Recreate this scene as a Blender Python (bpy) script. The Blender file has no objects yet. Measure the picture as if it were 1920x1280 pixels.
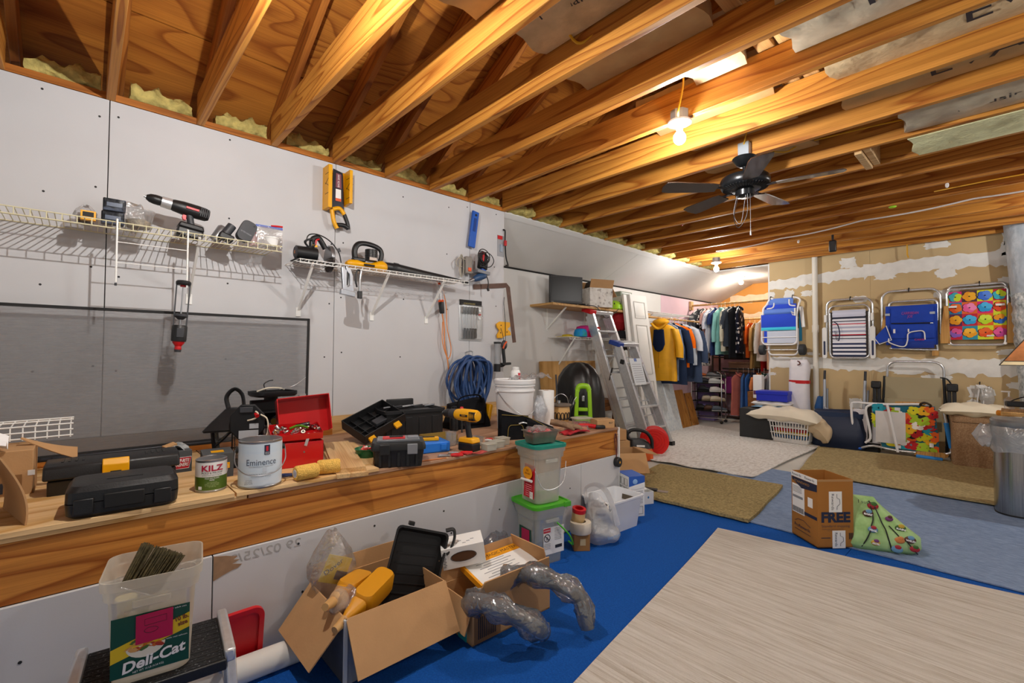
import bpy, bmesh, math, random
from mathutils import Vector, Matrix, Euler
PI = math.pi
SC = bpy.context.scene
COL = SC.collection
V = Vector
rad = math.radians

# ---------------------------------------------------------------- camera
cam_d = bpy.data.cameras.new('camera')
cam_d.sensor_width = 36.0
cam_d.lens = 870.0 / 1920.0 * 36.0
cam_d.clip_start = 0.02
cam = bpy.data.objects.new('camera', cam_d)
COL.objects.link(cam)
_y, _p, _r = rad(47.18), rad(1.5), rad(0.26)
_f = V((-math.sin(_y) * math.cos(_p), math.cos(_y) * math.cos(_p), math.sin(_p)))
_rt = V((math.cos(_y), math.sin(_y), 0))
_up = _rt.cross(_f)
_r2 = _rt * math.cos(_r) + _up * math.sin(_r)
_u2 = _up * math.cos(_r) - _rt * math.sin(_r)
_m = Matrix((_r2, _u2, -_f)).transposed().to_4x4()
_m.translation = V((0, 0, 1.23))
cam.matrix_world = _m
SC.camera = cam

# ---------------------------------------------------------------- world, lights, exposure
BULBS = [  # x, y, z, power in watts of light, colour
 ('far_from_view', -1.55, 0.47, 2.43, 76, (1.0, 0.97, 0.93)),
 ('middle', -1.285, 2.50, 2.475, 48, (1.0, 0.975, 0.94)),
 ('by_closet', -2.72, 6.30, 2.39, 40, (1.0, 0.97, 0.93)),
 ('in_closet', -3.16, 8.30, 2.4735, 30, (1.0, 0.85, 0.70)),
 ('added_fill_near', 1.30, 2.20, 2.42, 46, (1.0, 0.97, 0.93)),  # added bulb out of view, brightens the near half from the right
 ('added_fill_far', 0.95, 5.60, 2.42, 74, (1.0, 0.97, 0.93)),  # added bulb out of view, brightens the far wall and steel bin
]
w = bpy.data.worlds.new('world')
SC.world = w
w.use_nodes = True
w.node_tree.nodes['Background'].inputs[0].default_value = (1.0, 0.985, 0.965, 1)
w.node_tree.nodes['Background'].inputs[1].default_value = 0.40
SC.view_settings.view_transform = 'Standard'
SC.view_settings.look = 'None'
SC.view_settings.gamma = 1.0
SC.view_settings.exposure = 0.0
SC.view_settings.use_curve_mapping = False
SC.cycles.max_bounces = 8
SC.cycles.transparent_max_bounces = 16
SC.cycles.sample_clamp_indirect = 6.0
SC.cycles.use_denoising = True

# ---------------------------------------------------------------- materials
def hx(h):
 h = h.lstrip('#')
 c = [int(h[i:i + 2], 16) / 255 for i in (0, 2, 4)]
 return tuple((v / 12.92 if v <= 0.04045 else ((v + 0.055) / 1.055) ** 2.4) for v in c) + (1,)

_mats = {}
def _new(name):
 m = bpy.data.materials.new(name)
 m.use_nodes = True
 nt = m.node_tree
 b = nt.nodes['Principled BSDF']
 return m, nt, b, lambda t: nt.nodes.new(t), nt.links.new

def PM(name, col, rough=.5, metal=0, var=0.0, vs=6, bump=0.0, bs=60, spec=.5, stretch=None, alpha=1, sss=0, coat=0):
 """plain procedural material: colour with noise variation and fine relief"""
 key = name
 if key in _mats: return _mats[key]
 m, nt, b, N, L = _new(name)
 c = hx(col) if isinstance(col, str) else col
 b.inputs['Base Color'].default_value = c
 b.inputs['Roughness'].default_value = rough
 b.inputs['Metallic'].default_value = metal
 b.inputs['Specular IOR Level'].default_value = spec
 if coat: b.inputs['Coat Weight'].default_value = coat
 tc = N('ShaderNodeTexCoord')
 src = tc.outputs['Object']
 if stretch:
  mp = N('ShaderNodeMapping'); mp.inputs['Scale'].default_value = stretch
  L(src, mp.inputs[0]); src = mp.outputs[0]
 if var:
  n = N('ShaderNodeTexNoise'); n.inputs['Scale'].default_value = vs; n.inputs['Detail'].default_value = 5
  L(src, n.inputs['Vector'])
  r = N('ShaderNodeValToRGB')
  r.color_ramp.elements[0].position = .3; r.color_ramp.elements[1].position = .7
  r.color_ramp.elements[0].color = tuple(max(0, v * (1 - var)) for v in c[:3]) + (1,)
  r.color_ramp.elements[1].color = tuple(min(1, v * (1 + var * .7)) for v in c[:3]) + (1,)
  L(n.outputs['Fac'], r.inputs[0]); L(r.outputs[0], b.inputs['Base Color'])
 if bump:
  n2 = N('ShaderNodeTexNoise'); n2.inputs['Scale'].default_value = bs; n2.inputs['Detail'].default_value = 4
  L(src, n2.inputs['Vector'])
  bp = N('ShaderNodeBump'); bp.inputs['Strength'].default_value = bump; bp.inputs['Distance'].default_value = .01
  L(n2.outputs['Fac'], bp.inputs['Height']); L(bp.outputs[0], b.inputs['Normal'])
 if alpha < 1:
  b.inputs['Alpha'].default_value = alpha
 if sss:
  b.inputs['Subsurface Weight'].default_value = sss
  b.inputs['Subsurface Radius'].default_value = (.02, .02, .02)
 _mats[key] = m
 return m

def WOOD(name, light, dark, axis='X', ring=11, rough=.55, knots=.5, stain=.2, fine=.5, kscale=2.6, bumps=.12, cs=5.0, al=.55):
 """flat sawn grain: contour lines of a slow noise drawn out along the board, fibres, blotches and knots"""
 if name in _mats: return _mats[name]
 m, nt, b, N, L = _new(name)
 tc = N('ShaderNodeTexCoord'); oi = N('ShaderNodeObjectInfo')
 rv = N('ShaderNodeVectorMath'); rv.operation = 'MULTIPLY_ADD'; rv.inputs[0].default_value = (3.7, 27.1, 11.3)
 L(oi.outputs['Random'], rv.inputs[1]); L(tc.outputs['Object'], rv.inputs[2])
 k = {'X': 0, 'Y': 1, 'Z': 2}[axis]
 def noise(along, cross, detail, dist=0):
  mp = N('ShaderNodeMapping'); s = [cross] * 3; s[k] = along; mp.inputs['Scale'].default_value = s
  L(rv.outputs[0], mp.inputs[0])
  n = N('ShaderNodeTexNoise'); n.inputs['Scale'].default_value = 1; n.inputs['Detail'].default_value = detail; n.inputs['Distortion'].default_value = dist
  L(mp.outputs[0], n.inputs['Vector']); return n.outputs['Fac']
 def ramp(src, *st):
  r = N('ShaderNodeValToRGB'); e = r.color_ramp.elements
  while len(e) < len(st): e.new(.5)
  for q, (p, c) in zip(e, st): q.position = p; q.color = c
  L(src, r.inputs[0]); return r.outputs[0]
 def math_(op, a, v):
  q = N('ShaderNodeMath'); q.operation = op; L(a, q.inputs[0]); q.inputs[1].default_value = v; return q.outputs[0]
 rings = math_('FRACT', math_('MULTIPLY', noise(al, cs, 1.2, .25), ring), 0)
 lt, dk = hx(light), hx(dark); mid = tuple(lt[i] * .62 + dk[i] * .38 for i in range(3)) + (1,)
 out = ramp(rings, (0, lt), (.35, lt), (.72, mid), (.92, dk), (1, lt))
 def mul(a, f, c):
  x = N('ShaderNodeMixRGB'); x.blend_type = 'MULTIPLY'; x.inputs[0].default_value = f; L(a, x.inputs[1]); L(c, x.inputs[2]); return x.outputs[0]
 out = mul(out, fine, ramp(noise(3, 170, 2), (.35, (.62, .55, .5, 1)), (.6, (1, 1, 1, 1))))
 out = mul(out, min(1, stain * 2), ramp(noise(1.1, 3.5, 3), (.36, (.6, .52, .46, 1)), (.62, (1, 1, 1, 1))))
 if knots:
  mk = N('ShaderNodeMapping'); s2 = [1, 1, 1]; s2[k] = .5; mk.inputs['Scale'].default_value = s2
  L(rv.outputs[0], mk.inputs[0])
  vo = N('ShaderNodeTexVoronoi'); vo.inputs['Scale'].default_value = kscale; L(mk.outputs[0], vo.inputs['Vector'])
  mx = N('ShaderNodeMixRGB'); L(math_('MULTIPLY', ramp(vo.outputs['Distance'], (.035, (1, 1, 1, 1)), (.10, (0, 0, 0, 1))), knots), mx.inputs[0]); L(out, mx.inputs[1]); mx.inputs[2].default_value = hx('#4f2509'); out = mx.outputs[0]
 L(out, b.inputs['Base Color'])
 b.inputs['Roughness'].default_value = rough; b.inputs['Specular IOR Level'].default_value = .3
 if bumps:
  bp = N('ShaderNodeBump'); bp.inputs['Strength'].default_value = bumps; bp.inputs['Distance'].default_value = .003
  L(rings, bp.inputs['Height']); L(bp.outputs[0], b.inputs['Normal'])
 _mats[name] = m
 return m

def CLEAR(name, col='#ffffff', opacity=.35, rough=.25, gloss=.12, bump=0, bs=30):
 """thin clear or milky plastic: see-through share, body colour and a glossy share"""
 if name in _mats: return _mats[name]
 m, nt, b, N, L = _new(name)
 nt.nodes.remove(b)
 o = nt.nodes['Material Output']
 t = N('ShaderNodeBsdfTransparent'); d = N('ShaderNodeBsdfDiffuse'); tl = N('ShaderNodeBsdfTranslucent'); g = N('ShaderNodeBsdfGlossy')
 d.inputs[0].default_value = hx(col); tl.inputs[0].default_value = hx(col); g.inputs['Roughness'].default_value = rough
 m0 = N('ShaderNodeMixShader'); m0.inputs[0].default_value = .45; L(d.outputs[0], m0.inputs[1]); L(tl.outputs[0], m0.inputs[2])
 m1 = N('ShaderNodeMixShader'); m1.inputs[0].default_value = opacity; L(t.outputs[0], m1.inputs[1]); L(m0.outputs[0], m1.inputs[2])
 m2 = N('ShaderNodeMixShader'); L(m1.outputs[0], m2.inputs[1]); L(g.outputs[0], m2.inputs[2])
 lw = N('ShaderNodeLayerWeight'); lw.inputs[0].default_value = .35
 mm = N('ShaderNodeMath'); mm.operation = 'MULTIPLY_ADD'; mm.inputs[1].default_value = gloss * 2.2; mm.inputs[2].default_value = gloss * .5
 L(lw.outputs['Fresnel'], mm.inputs[0]); L(mm.outputs[0], m2.inputs[0])
 L(m2.outputs[0], o.inputs[0])
 if bump:
  tc = N('ShaderNodeTexCoord'); n = N('ShaderNodeTexNoise'); n.inputs['Scale'].default_value = bs; n.inputs['Detail'].default_value = 3; n.inputs['Distortion'].default_value = .8
  L(tc.outputs['Object'], n.inputs['Vector'])
  bp = N('ShaderNodeBump'); bp.inputs['Strength'].default_value = bump; bp.inputs['Distance'].default_value = .02
  L(n.outputs['Fac'], bp.inputs['Height'])
  for x in (d, tl, g): L(bp.outputs[0], x.inputs['Normal'])
 _mats[name] = m
 return m

def STREAK(name, cols, stretch, scale=6, rough=.9, bump=.3, bs=90, detail=6, pos=None, dist=0, bstretch=(1, 1, 1)):
 """several colours along a stretched noise (woven rugs, brushed metal, streaked card)"""
 if name in _mats: return _mats[name]
 m, nt, b, N, L = _new(name)
 tc = N('ShaderNodeTexCoord'); mp = N('ShaderNodeMapping'); mp.inputs['Scale'].default_value = stretch
 L(tc.outputs['Object'], mp.inputs[0])
 n = N('ShaderNodeTexNoise'); n.inputs['Scale'].default_value = scale; n.inputs['Detail'].default_value = detail; n.inputs['Roughness'].default_value = .65; n.inputs['Distortion'].default_value = dist
 L(mp.outputs[0], n.inputs['Vector'])
 r = N('ShaderNodeValToRGB'); e = r.color_ramp.elements
 k = len(cols)
 while len(e) < k: e.new(.5)
 for i, c in enumerate(cols):
  e[i].position = pos[i] if pos else .3 + .4 * i / (k - 1); e[i].color = hx(c)
 L(n.outputs['Fac'], r.inputs[0]); L(r.outputs[0], b.inputs['Base Color'])
 b.inputs['Roughness'].default_value = rough; b.inputs['Specular IOR Level'].default_value = .2
 if bump:
  mp2 = N('ShaderNodeMapping'); mp2.inputs['Scale'].default_value = bstretch; L(tc.outputs['Object'], mp2.inputs[0])
  n2 = N('ShaderNodeTexNoise'); n2.inputs['Scale'].default_value = bs; n2.inputs['Detail'].default_value = 3
  L(mp2.outputs[0], n2.inputs['Vector'])
  bp = N('ShaderNodeBump'); bp.inputs['Strength'].default_value = bump; bp.inputs['Distance'].default_value = .01
  L(n2.outputs['Fac'], bp.inputs['Height']); L(bp.outputs[0], b.inputs['Normal'])
 _mats[name] = m
 return m

def GLOW(name, col, strength):
 if name in _mats: return _mats[name]
 m, nt, b, N, L = _new(name)
 b.inputs['Emission Color'].default_value = col + (1,); b.inputs['Emission Strength'].default_value = strength
 b.inputs['Base Color'].default_value = (1, 1, 1, 1)
 _mats[name] = m
 return m

# ---------------------------------------------------------------- mesh builder
def spline(pts, n=6, closed=False):
 """Catmull-Rom through the points"""
 P = [V(p) for p in pts]; out = []
 k = len(P)
 rng = range(k if closed else k - 1)
 for i in rng:
  p0 = P[(i - 1) % k] if (closed or i > 0) else P[0] * 2 - P[1]
  p1 = P[i]; p2 = P[(i + 1) % k]
  p3 = P[(i + 2) % k] if (closed or i + 2 < k) else p2 * 2 - p1
  for j in range(n):
   t = j / n
   out.append(.5 * ((2 * p1) + (p2 - p0) * t + (2 * p0 - 5 * p1 + 4 * p2 - p3) * t * t + (3 * p1 - p0 - 3 * p2 + p3) * t ** 3))
 if not closed: out.append(P[-1])
 return out

def rrect(w, d, r, z=0, n=4, cx=0, cy=0):
 r = min(r, w / 2 - 1e-4, d / 2 - 1e-4); out = []
 for sx, sy, a0 in ((1, 1, 0), (-1, 1, 90), (-1, -1, 180), (1, -1, 270)):
  for i in range(n + 1):
   a = rad(a0 + 90 * i / n)
   out.append(V((cx + sx * (w / 2 - r) + r * math.cos(a), cy + sy * (d / 2 - r) + r * math.sin(a), z)))
 return out

class M:
 def __init__(s, X=None):
  s.v = []; s.f = []; s.mi = []; s.cur = 0; s.X = X
 def use(s, i): s.cur = i; return s
 def _add(s, vs, fs, X=None):
  o = len(s.v)
  for p in vs:
   p = V(p)
   if X is not None: p = X @ p
   if s.X is not None: p = s.X @ p
   s.v.append(p)
  for f in fs:
   s.f.append([o + i for i in f]); s.mi.append(s.cur)
  return s
 def box(s, c, d, rot=None, taper=1.0):
  x, y, z = d[0] / 2, d[1] / 2, d[2] / 2
  t = taper
  vs = [(-x, -y, -z), (x, -y, -z), (x, y, -z), (-x, y, -z), (-x * t, -y * t, z), (x * t, -y * t, z), (x * t, y * t, z), (-x * t, y * t, z)]
  X = Matrix.Translation(c)
  if rot: X = X @ Euler([rad(a) for a in rot]).to_matrix().to_4x4()
  return s._add(vs, [(3, 2, 1, 0), (4, 5, 6, 7), (0, 1, 5, 4), (1, 2, 6, 5), (2, 3, 7, 6), (3, 0, 4, 7)], X)
 def bb(s, a, b):
  return s.box([(a[i] + b[i]) / 2 for i in range(3)], [abs(b[i] - a[i]) for i in range(3)])
 def beam(s, p0, p1, w, h, up=(0, 0, 1)):
  p0 = V(p0); p1 = V(p1); d = p1 - p0; l = d.length; d.normalize()
  sd = d.cross(V(up))
  if sd.length < 1e-5: sd = d.cross(V((1, 0, 0)))
  sd.normalize(); u = sd.cross(d)
  X = Matrix((d, sd, u)).transposed().to_4x4(); X.translation = (p0 + p1) / 2
  x, y, z = l / 2, w / 2, h / 2
  vs = [(-x, -y, -z), (x, -y, -z), (x, y, -z), (-x, y, -z), (-x, -y, z), (x, -y, z), (x, y, z), (-x, y, z)]
  return s._add(vs, [(3, 2, 1, 0), (4, 5, 6, 7), (0, 1, 5, 4), (1, 2, 6, 5), (2, 3, 7, 6), (3, 0, 4, 7)], X)
 def loft(s, rings, cap=True, closed=True, cap0=None, cap1=None):
  n = len(rings[0]); vs = [p for r in rings for p in r]; fs = []
  for i in range(len(rings) - 1):
   for j in range(n if closed else n - 1):
    a = i * n + j; b = i * n + (j + 1) % n
    fs.append((a, b, b + n, a + n))
  if (cap if cap0 is None else cap0): fs.append(tuple(range(n - 1, -1, -1)))
  if (cap if cap1 is None else cap1): fs.append(tuple((len(rings) - 1) * n + j for j in range(n)))
  return s._add(vs, fs)
 def cyl(s, p0, p1, r0, r1=None, seg=16, cap=True):
  r1 = r0 if r1 is None else r1
  p0 = V(p0); p1 = V(p1); d = (p1 - p0).normalized()
  a = d.orthogonal().normalized(); b = d.cross(a)
  rg = lambda p, r: [p + (a * math.cos(2 * PI * i / seg) + b * math.sin(2 * PI * i / seg)) * r for i in range(seg)]
  return s.loft([rg(p0, r0), rg(p1, r1)], cap)
 def tube(s, pts, r, seg=8, closed=False, n=0, flat=None):
  P = spline(pts, n, closed) if n else [V(p) for p in pts]
  k = len(P); rings = []; a = None
  for i, p in enumerate(P):
   q0 = P[i - 1] if (i > 0 or closed) else p; q1 = P[(i + 1) % k] if (i < k - 1 or closed) else p
   t = (q1 - q0)
   if t.length < 1e-9: t = V((0, 0, 1))
   t.normalize()
   if a is None: a = t.orthogonal().normalized()
   a = a - t * a.dot(t)
   if a.length < 1e-6: a = t.orthogonal()
   a.normalize(); b = t.cross(a)
   rr = r(i / max(1, k - 1)) if callable(r) else r
   fl = flat or 1
   rings.append([p + a * math.cos(2 * PI * j / seg) * rr + b * math.sin(2 * PI * j / seg) * rr * fl for j in range(seg)])
  if closed:
   rings.append(rings[0]); return s.loft(rings, False)
  return s.loft(rings, True)
 def lathe(s, prof, seg=24, c=(0, 0, 0), X=None):
  c = V(c); rings = []
  for r, z in prof:
   rings.append([V((math.cos(2 * PI * j / seg) * max(r, 1e-4), math.sin(2 * PI * j / seg) * max(r, 1e-4), z)) + c for j in range(seg)])
  if X is not None: rings = [[X @ p for p in r] for r in rings]
  return s.loft(rings, False, cap0=prof[0][0] > 1e-3, cap1=prof[-1][0] > 1e-3)
 def prism(s, poly, a, b, plane='xy'):
  f = {'xy': lambda p, t: V((p[0], p[1], t)), 'xz': lambda p, t: V((p[0], t, p[1])), 'yz': lambda p, t: V((t, p[0], p[1]))}[plane]
  n = len(poly)
  vs = [f(p, a) for p in poly] + [f(p, b) for p in poly]
  fs = [tuple(range(n - 1, -1, -1)), tuple(range(n, 2 * n))] + [(i, (i + 1) % n, n + (i + 1) % n, n + i) for i in range(n)]
  return s._add(vs, fs)
 def ball(s, c, r, seg=14, rings=8, rot=None):
  if not hasattr(r, '__len__'): r = (r, r, r)
  X = Matrix.Translation(c)
  if rot: X = X @ Euler([rad(a) for a in rot]).to_matrix().to_4x4()
  R = []
  for i in range(rings + 1):
   t = PI * i / rings; q = max(math.sin(t), 1e-3)
   R.append([X @ V((r[0] * q * math.cos(2 * PI * j / seg), r[1] * q * math.sin(2 * PI * j / seg), -r[2] * math.cos(t))) for j in range(seg)])
  return s.loft(R, True)
 def grid(s, fn, nu, nv, th=0.0, cu=False):
  P = [[V(fn(i / nu, j / nv)) for j in range(nv + 1)] for i in range(nu + 1)]
  vs = [p for r in P for p in r]; w = nv + 1; fs = []
  for i in range(nu):
   for j in range(nv):
    a = i * w + j; fs.append((a, a + w, a + w + 1, a + 1))
  if th:
   n = len(vs); nr = [V((0, 0, 0)) for _ in vs]
   for f in fs:
    q = (vs[f[2]] - vs[f[0]]).cross(vs[f[3]] - vs[f[1]])
    for k in f: nr[k] = nr[k] + q
   vs = vs + [vs[k] - (nr[k].normalized() if nr[k].length > 1e-12 else V((0, 0, 1))) * th for k in range(n)]
   fs = fs + [tuple(n + k for k in reversed(f)) for f in fs]
   ed = [i * w for i in range(nu + 1)] + [nu * w + j for j in range(1, nv + 1)] + [i * w + nv for i in range(nu - 1, -1, -1)] + [j for j in range(nv - 1, 0, -1)]
   for q in range(len(ed)):
    a = ed[q]; b = ed[(q + 1) % len(ed)]; fs.append((b, a, a + n, b + n))
  return s._add(vs, fs)
 def B(s, name, mat, parent=None, bev=0, smooth=40, label=None, loc=None, rot=None, seg=2, fix=True, kind=None):
  me = bpy.data.meshes.new(name)
  bm = bmesh.new()
  vv = [bm.verts.new(p) for p in s.v]
  for f, mi in zip(s.f, s.mi):
   if len(set(f)) < 3: continue
   try:
    q = bm.faces.new([vv[i] for i in f]); q.material_index = mi
   except ValueError: pass
  if fix: bmesh.ops.recalc_face_normals(bm, faces=bm.faces)
  bm.to_mesh(me); bm.free()
  for q in (mat if isinstance(mat, (list, tuple)) else [mat]): me.materials.append(q)
  o = bpy.data.objects.new(name, me); COL.objects.link(o)
  if smooth:
   me.polygons.foreach_set('use_smooth', [True] * len(me.polygons))
   me.set_sharp_from_angle(angle=rad(smooth))
  if bev:
   md = o.modifiers.new('bevel', 'BEVEL'); md.width = bev; md.segments = seg; md.limit_method = 'ANGLE'; md.angle_limit = rad(35); md.harden_normals = False
  if parent is not None: o.parent = parent
  if loc: o.location = loc
  if rot: o.rotation_euler = [rad(a) for a in rot]
  if label: o['label'] = label
  if kind: o['kind'] = kind
  return o

def tag(o, label, cat, group=None, kind=None):
 o['label'] = label; o['category'] = cat
 if group: o['group'] = group
 if kind: o['kind'] = kind
 return o
def thing(name, label, cat, loc=(0, 0, 0), rz=0, group=None, rot=None, scale=None):
 o = bpy.data.objects.new(name, None); COL.objects.link(o); o.empty_display_size = .05
 o.location = loc; o.rotation_euler = [rad(a) for a in rot] if rot else (0, 0, rad(rz))
 if scale: o.scale = scale if hasattr(scale, '__len__') else (scale,) * 3
 return tag(o, label, cat, group)
def struct(name, loc=(0, 0, 0)):
 o = bpy.data.objects.new(name, None); COL.objects.link(o); o.location = loc; o['kind'] = 'structure'; return o
def bx(name, a, b, mat, parent=None, bev=0, **k):
 return M().bb(a, b).B(name, mat, parent, bev, **k)
_fc = [0]
def txt(s, size, mat, parent, loc, rot=(90, 0, 0), w=None, bend=None, bold=0, shear=0, align='CENTER', name='lettering', mirror=False, space=1.0):
 """flat print: text turned into a mesh; w fits its width; bend wraps it round a z axis cylinder of that radius"""
 c = bpy.data.curves.new('lettering', 'FONT'); c.body = s; c.size = size; c.align_x = align; c.align_y = 'CENTER'
 c.offset = bold; c.shear = shear; c.space_line = .9; c.resolution_u = 3; c.space_character = space
 t = bpy.data.objects.new('lettering', c); COL.objects.link(t)
 dg = bpy.context.evaluated_depsgraph_get()
 me = bpy.data.meshes.new_from_object(t.evaluated_get(dg))
 bpy.data.objects.remove(t); bpy.data.curves.remove(c)
 xs = [v.co.x for v in me.vertices] or [0, 1]
 k = (w / max(1e-6, max(xs) - min(xs))) if w else 1
 for v in me.vertices:
  x = v.co.x * k * (-1 if mirror else 1)
  if bend:
   a = x / bend
   v.co = V((bend * math.sin(a), v.co.y, bend * math.cos(a)))
  else: v.co.x = x
 me.name = 'lettering'
 me.materials.clear(); me.materials.append(mat)
 o = bpy.data.objects.new(name, me); COL.objects.link(o)
 o.parent = parent; o.location = loc; o.rotation_euler = [rad(a) for a in rot]
 return o
def dup(root, **k):
 r = root.copy(); COL.objects.link(r)
 for c in list(root.children):
  d = c.copy(); COL.objects.link(d); d.parent = r
  for g in list(c.children):
   e = g.copy(); COL.objects.link(e); e.parent = d
 for q, v in k.items():
  if q == 'loc': r.location = v
  elif q == 'rz': r.rotation_euler = (0, 0, rad(v))
  else: r[q] = v
 return r
RND = random.Random(7)

# shared materials
WHITE = PM('white_plastic', '#e6e6e4', .45)
BLACKP = PM('black_plastic', '#17181a', .42, bump=.08, bs=200)
BLACKM = PM('black_matte', '#1b1b1c', .7)
DGREY = PM('dark_grey_plastic', '#33353a', .5)
GREYP = PM('grey_plastic', '#7d8086', .45)
REDP = PM('red_plastic', '#c3121a', .4)
YEL = PM('yellow_plastic', '#eaa800', .42)
BLUEP = PM('blue_plastic', '#1c5fd0', .4)
STEEL = PM('steel', '#b9bbbe', .3, 1)
ALU = PM('brushed_aluminium', '#d6d8da', .36, .65, var=.08, vs=40)
CHROME = PM('chrome', '#d8d9da', .16, 1)
CARD = PM('cardboard', '#bd9468', .85, var=.06, vs=9, bump=.06, bs=120, spec=.15)
CARDIN = PM('cardboard_inner', '#b18a5f', .9, var=.08, vs=7, spec=.1)
INK = PM('dark_ink', '#22232c', .6)
NAVYINK = PM('navy_ink', '#1b2440', .6)
GREYINK = PM('grey_ink', '#8d9094', .7)
WHITEINK = PM('white_ink', '#f2f2f0', .6)
REDINK = PM('red_ink', '#c41c30', .5)
PAPER = PM('white_paper', '#efefec', .7, var=.02)
WIREW = PM('white_wire_coating', '#eeeeea', .4)
WIREC = PM('cream_wire_coating', '#d9d2ae', .45)
# ---------------------------------------------------------------- structure: floor, walls, ledge
CONC = PM('concrete_floor', '#c6c4bd', .8, var=.12, vs=2.2, bump=.1, bs=50, spec=.2)
DRYW = PM('drywall_paper', '#c9c9cb', .85, var=.025, vs=3.5, bump=.02, bs=150, spec=.15)
DRYW2 = PM('drywall_grey', '#dad9d6', .85, var=.03, vs=2.5, spec=.15)
DRYWW = PM('drywall_white', '#e6e6e2', .8, var=.02, spec=.2)
PINK = PM('pink_lilac_paint', '#e3c6d2', .8, var=.06, vs=2, spec=.2)
TAN = PM('tan_drywall_paper', '#c6ae84', .9, var=.05, vs=2.4, bump=.03, bs=120, spec=.12)
ORANGEW = PM('orange_drywall', '#d79a52', .9, var=.05, vs=2.4, spec=.12)
MUD = PM('joint_compound', '#e4e3de', .85, var=.06, vs=14, bump=.12, bs=40, spec=.15)
GAPD = PM('gap_dark', '#1b1a19', .95)
JOIST = WOOD('pine_joist', '#d4933f', '#a05c1e', 'X', 10, knots=.85, stain=.26, kscale=1.9, cs=5.5, al=.5)
RAFT = WOOD('pine_rafter', '#b87430', '#854816', 'X', 10, knots=.7, stain=.3)
SHEATH = WOOD('plywood_sheathing', '#c98230', '#9a5618', 'Y', 12, knots=.9, stain=.3, kscale=2.3, rough=.7, cs=2.6, al=.8)
PLATE = WOOD('pine_plate', '#c97f34', '#a05e1e', 'Y', 10, knots=.3)
BEAM = WOOD('varnished_pine_beam', '#cf8a3e', '#99541a', 'Y', 12, knots=.85, stain=.2, kscale=1.7, rough=.4, cs=4.6, al=.45)
PLY = WOOD('plywood_top', '#e9c590', '#cc9c58', 'Y', 9, knots=.6, stain=.14, kscale=1.9, rough=.55, cs=2.6, al=.5)
PLYD = WOOD('plywood_top_dark', '#bd977a', '#9d7658', 'Y', 9, knots=.4, stain=.2, rough=.6, cs=2.6, al=.5)
OLDW = WOOD('weathered_board', '#957a5c', '#6c563f', 'Y', 9, knots=.3, stain=.3)
PINEB = WOOD('new_pine_board', '#dfbb86', '#c69a63', 'X', 8, knots=.3, stain=.08)
PINEY = WOOD('new_pine_plate', '#d9b27a', '#bd9058', 'Y', 8, knots=.4, stain=.1)
PINEL = WOOD('pine_shelf', '#cfa468', '#b0854a', 'Y', 9, knots=.4, stain=.1)

# the concrete floor rises a little towards the far wall
def fz(y): return .045 * max(0, min(1, (y - 4.0) / 1.4))
fl = M().grid(lambda u, v: (-5 + 9 * u, -2 + 11.6 * v, fz(-2 + 11.6 * v)), 4, 58, .1).B('floor', CONC, kind='structure')

CZ = 2.587      # underside of the joists
WX = -3.292     # upper wall face
KX = -2.10      # knee wall face
LZ = .657       # ledge top

wl = struct('wall_left')
bx('wall_core', (WX - .12, -2.0, 0), (WX - .02, 2.939, CZ), GAPD, wl)
for a, b in ((-2.0, .081), (.085, 1.313), (1.317, 2.528), (2.532, 2.939)):
 bx('drywall_panel', (WX - .016, a, .782), (WX, b, CZ), DRYW, wl, bev=.0015)
bx('back_board', (WX - .02, -2.0, .70), (WX - .002, 2.1, .779), OLDW, wl, bev=.002)
bx('sole_plate', (WX - .02, -2.0, LZ), (WX + .042, 1.30, .70), PLATE, wl, bev=.002)
bx('sole_plate', (WX - .02, 1.303, LZ), (WX + .02, 2.93, .782), PINEY, wl, bev=.002)
bx('top_plate', (WX - .14, -2.0, CZ + .004), (WX - .001, 2.939, CZ + .042), PLATE, wl, bev=.002)
sm = M()
for y in (-.16, .03, .135, .66, 1.27, 1.36, 1.85, 2.3, 2.5, 2.56, 2.84):
 for z in (2.53, 2.05, 1.62, 1.18):
  if RND.random() < .7:
   yy, zz = y + RND.uniform(-.02, .02), z + RND.uniform(-.06, .06)
   sm.cyl((WX, yy, zz), (WX + .0012, yy, zz), .0055, seg=10)
sm.B('screw_heads', BLACKM, wl, kind='stuff')

# knee wall with the beam and the plywood ledge
wk = struct('wall_ledge')
bx('ledge_core', (WX - .02, -2.0, 0), (KX - .05, 3.07, LZ - .014), GAPD, wk)
for a, b in ((-2.0, .384), (.388, 2.62), (2.623, 3.092)):
 bx('drywall_panel', (KX - .016, a, .012), (KX, b, .447), DRYWW if a > 3 else DRYW, wk, bev=.0015)
bx('beam', (KX - .05, -2.0, .449), (KX - .012, 3.086, LZ - .016), BEAM, wk, bev=.003)
bx('corner_bead', (KX - .016, 3.086, .012), (KX + .003, 3.098, LZ + .002), WHITE, wk, bev=.002)
bx('end_panel', (WX, 3.07, .012), (KX - .016, 3.092, LZ - .02), DRYW, wk)
bx('plywood_board', (WX - .01, .505, LZ - .015), (KX - .004, 3.09, LZ), PLYD, wk, bev=.0015)
bx('plywood_board', (WX - .01, -2.0, LZ - .015), (KX - .004, .50, LZ), PLY, wk, bev=.0015)
bx('plywood_board', (-2.62, -.9, LZ + .0005), (KX + .002, .455, LZ + .0185), PLY, wk, bev=.0015)
bx('plywood_board', (-2.40, .462, LZ + .0005), (KX + .001, 1.07, LZ + .0165), PLY, wk, bev=.0015)
sm = M()
for y, z in ((.30, .40), (.70, .41), (.72, .2), (.75, .31), (1.05, .40), (1.4, .2), (1.45, .38), (1.5, .25), (1.85, .3), (2.2, .36), (2.28, .14), (2.5, .3), (-.12, .27), (-.2, .1)):
 sm.cyl((KX, y, z), (KX + .0012, y, z), .005, seg=10)
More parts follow.
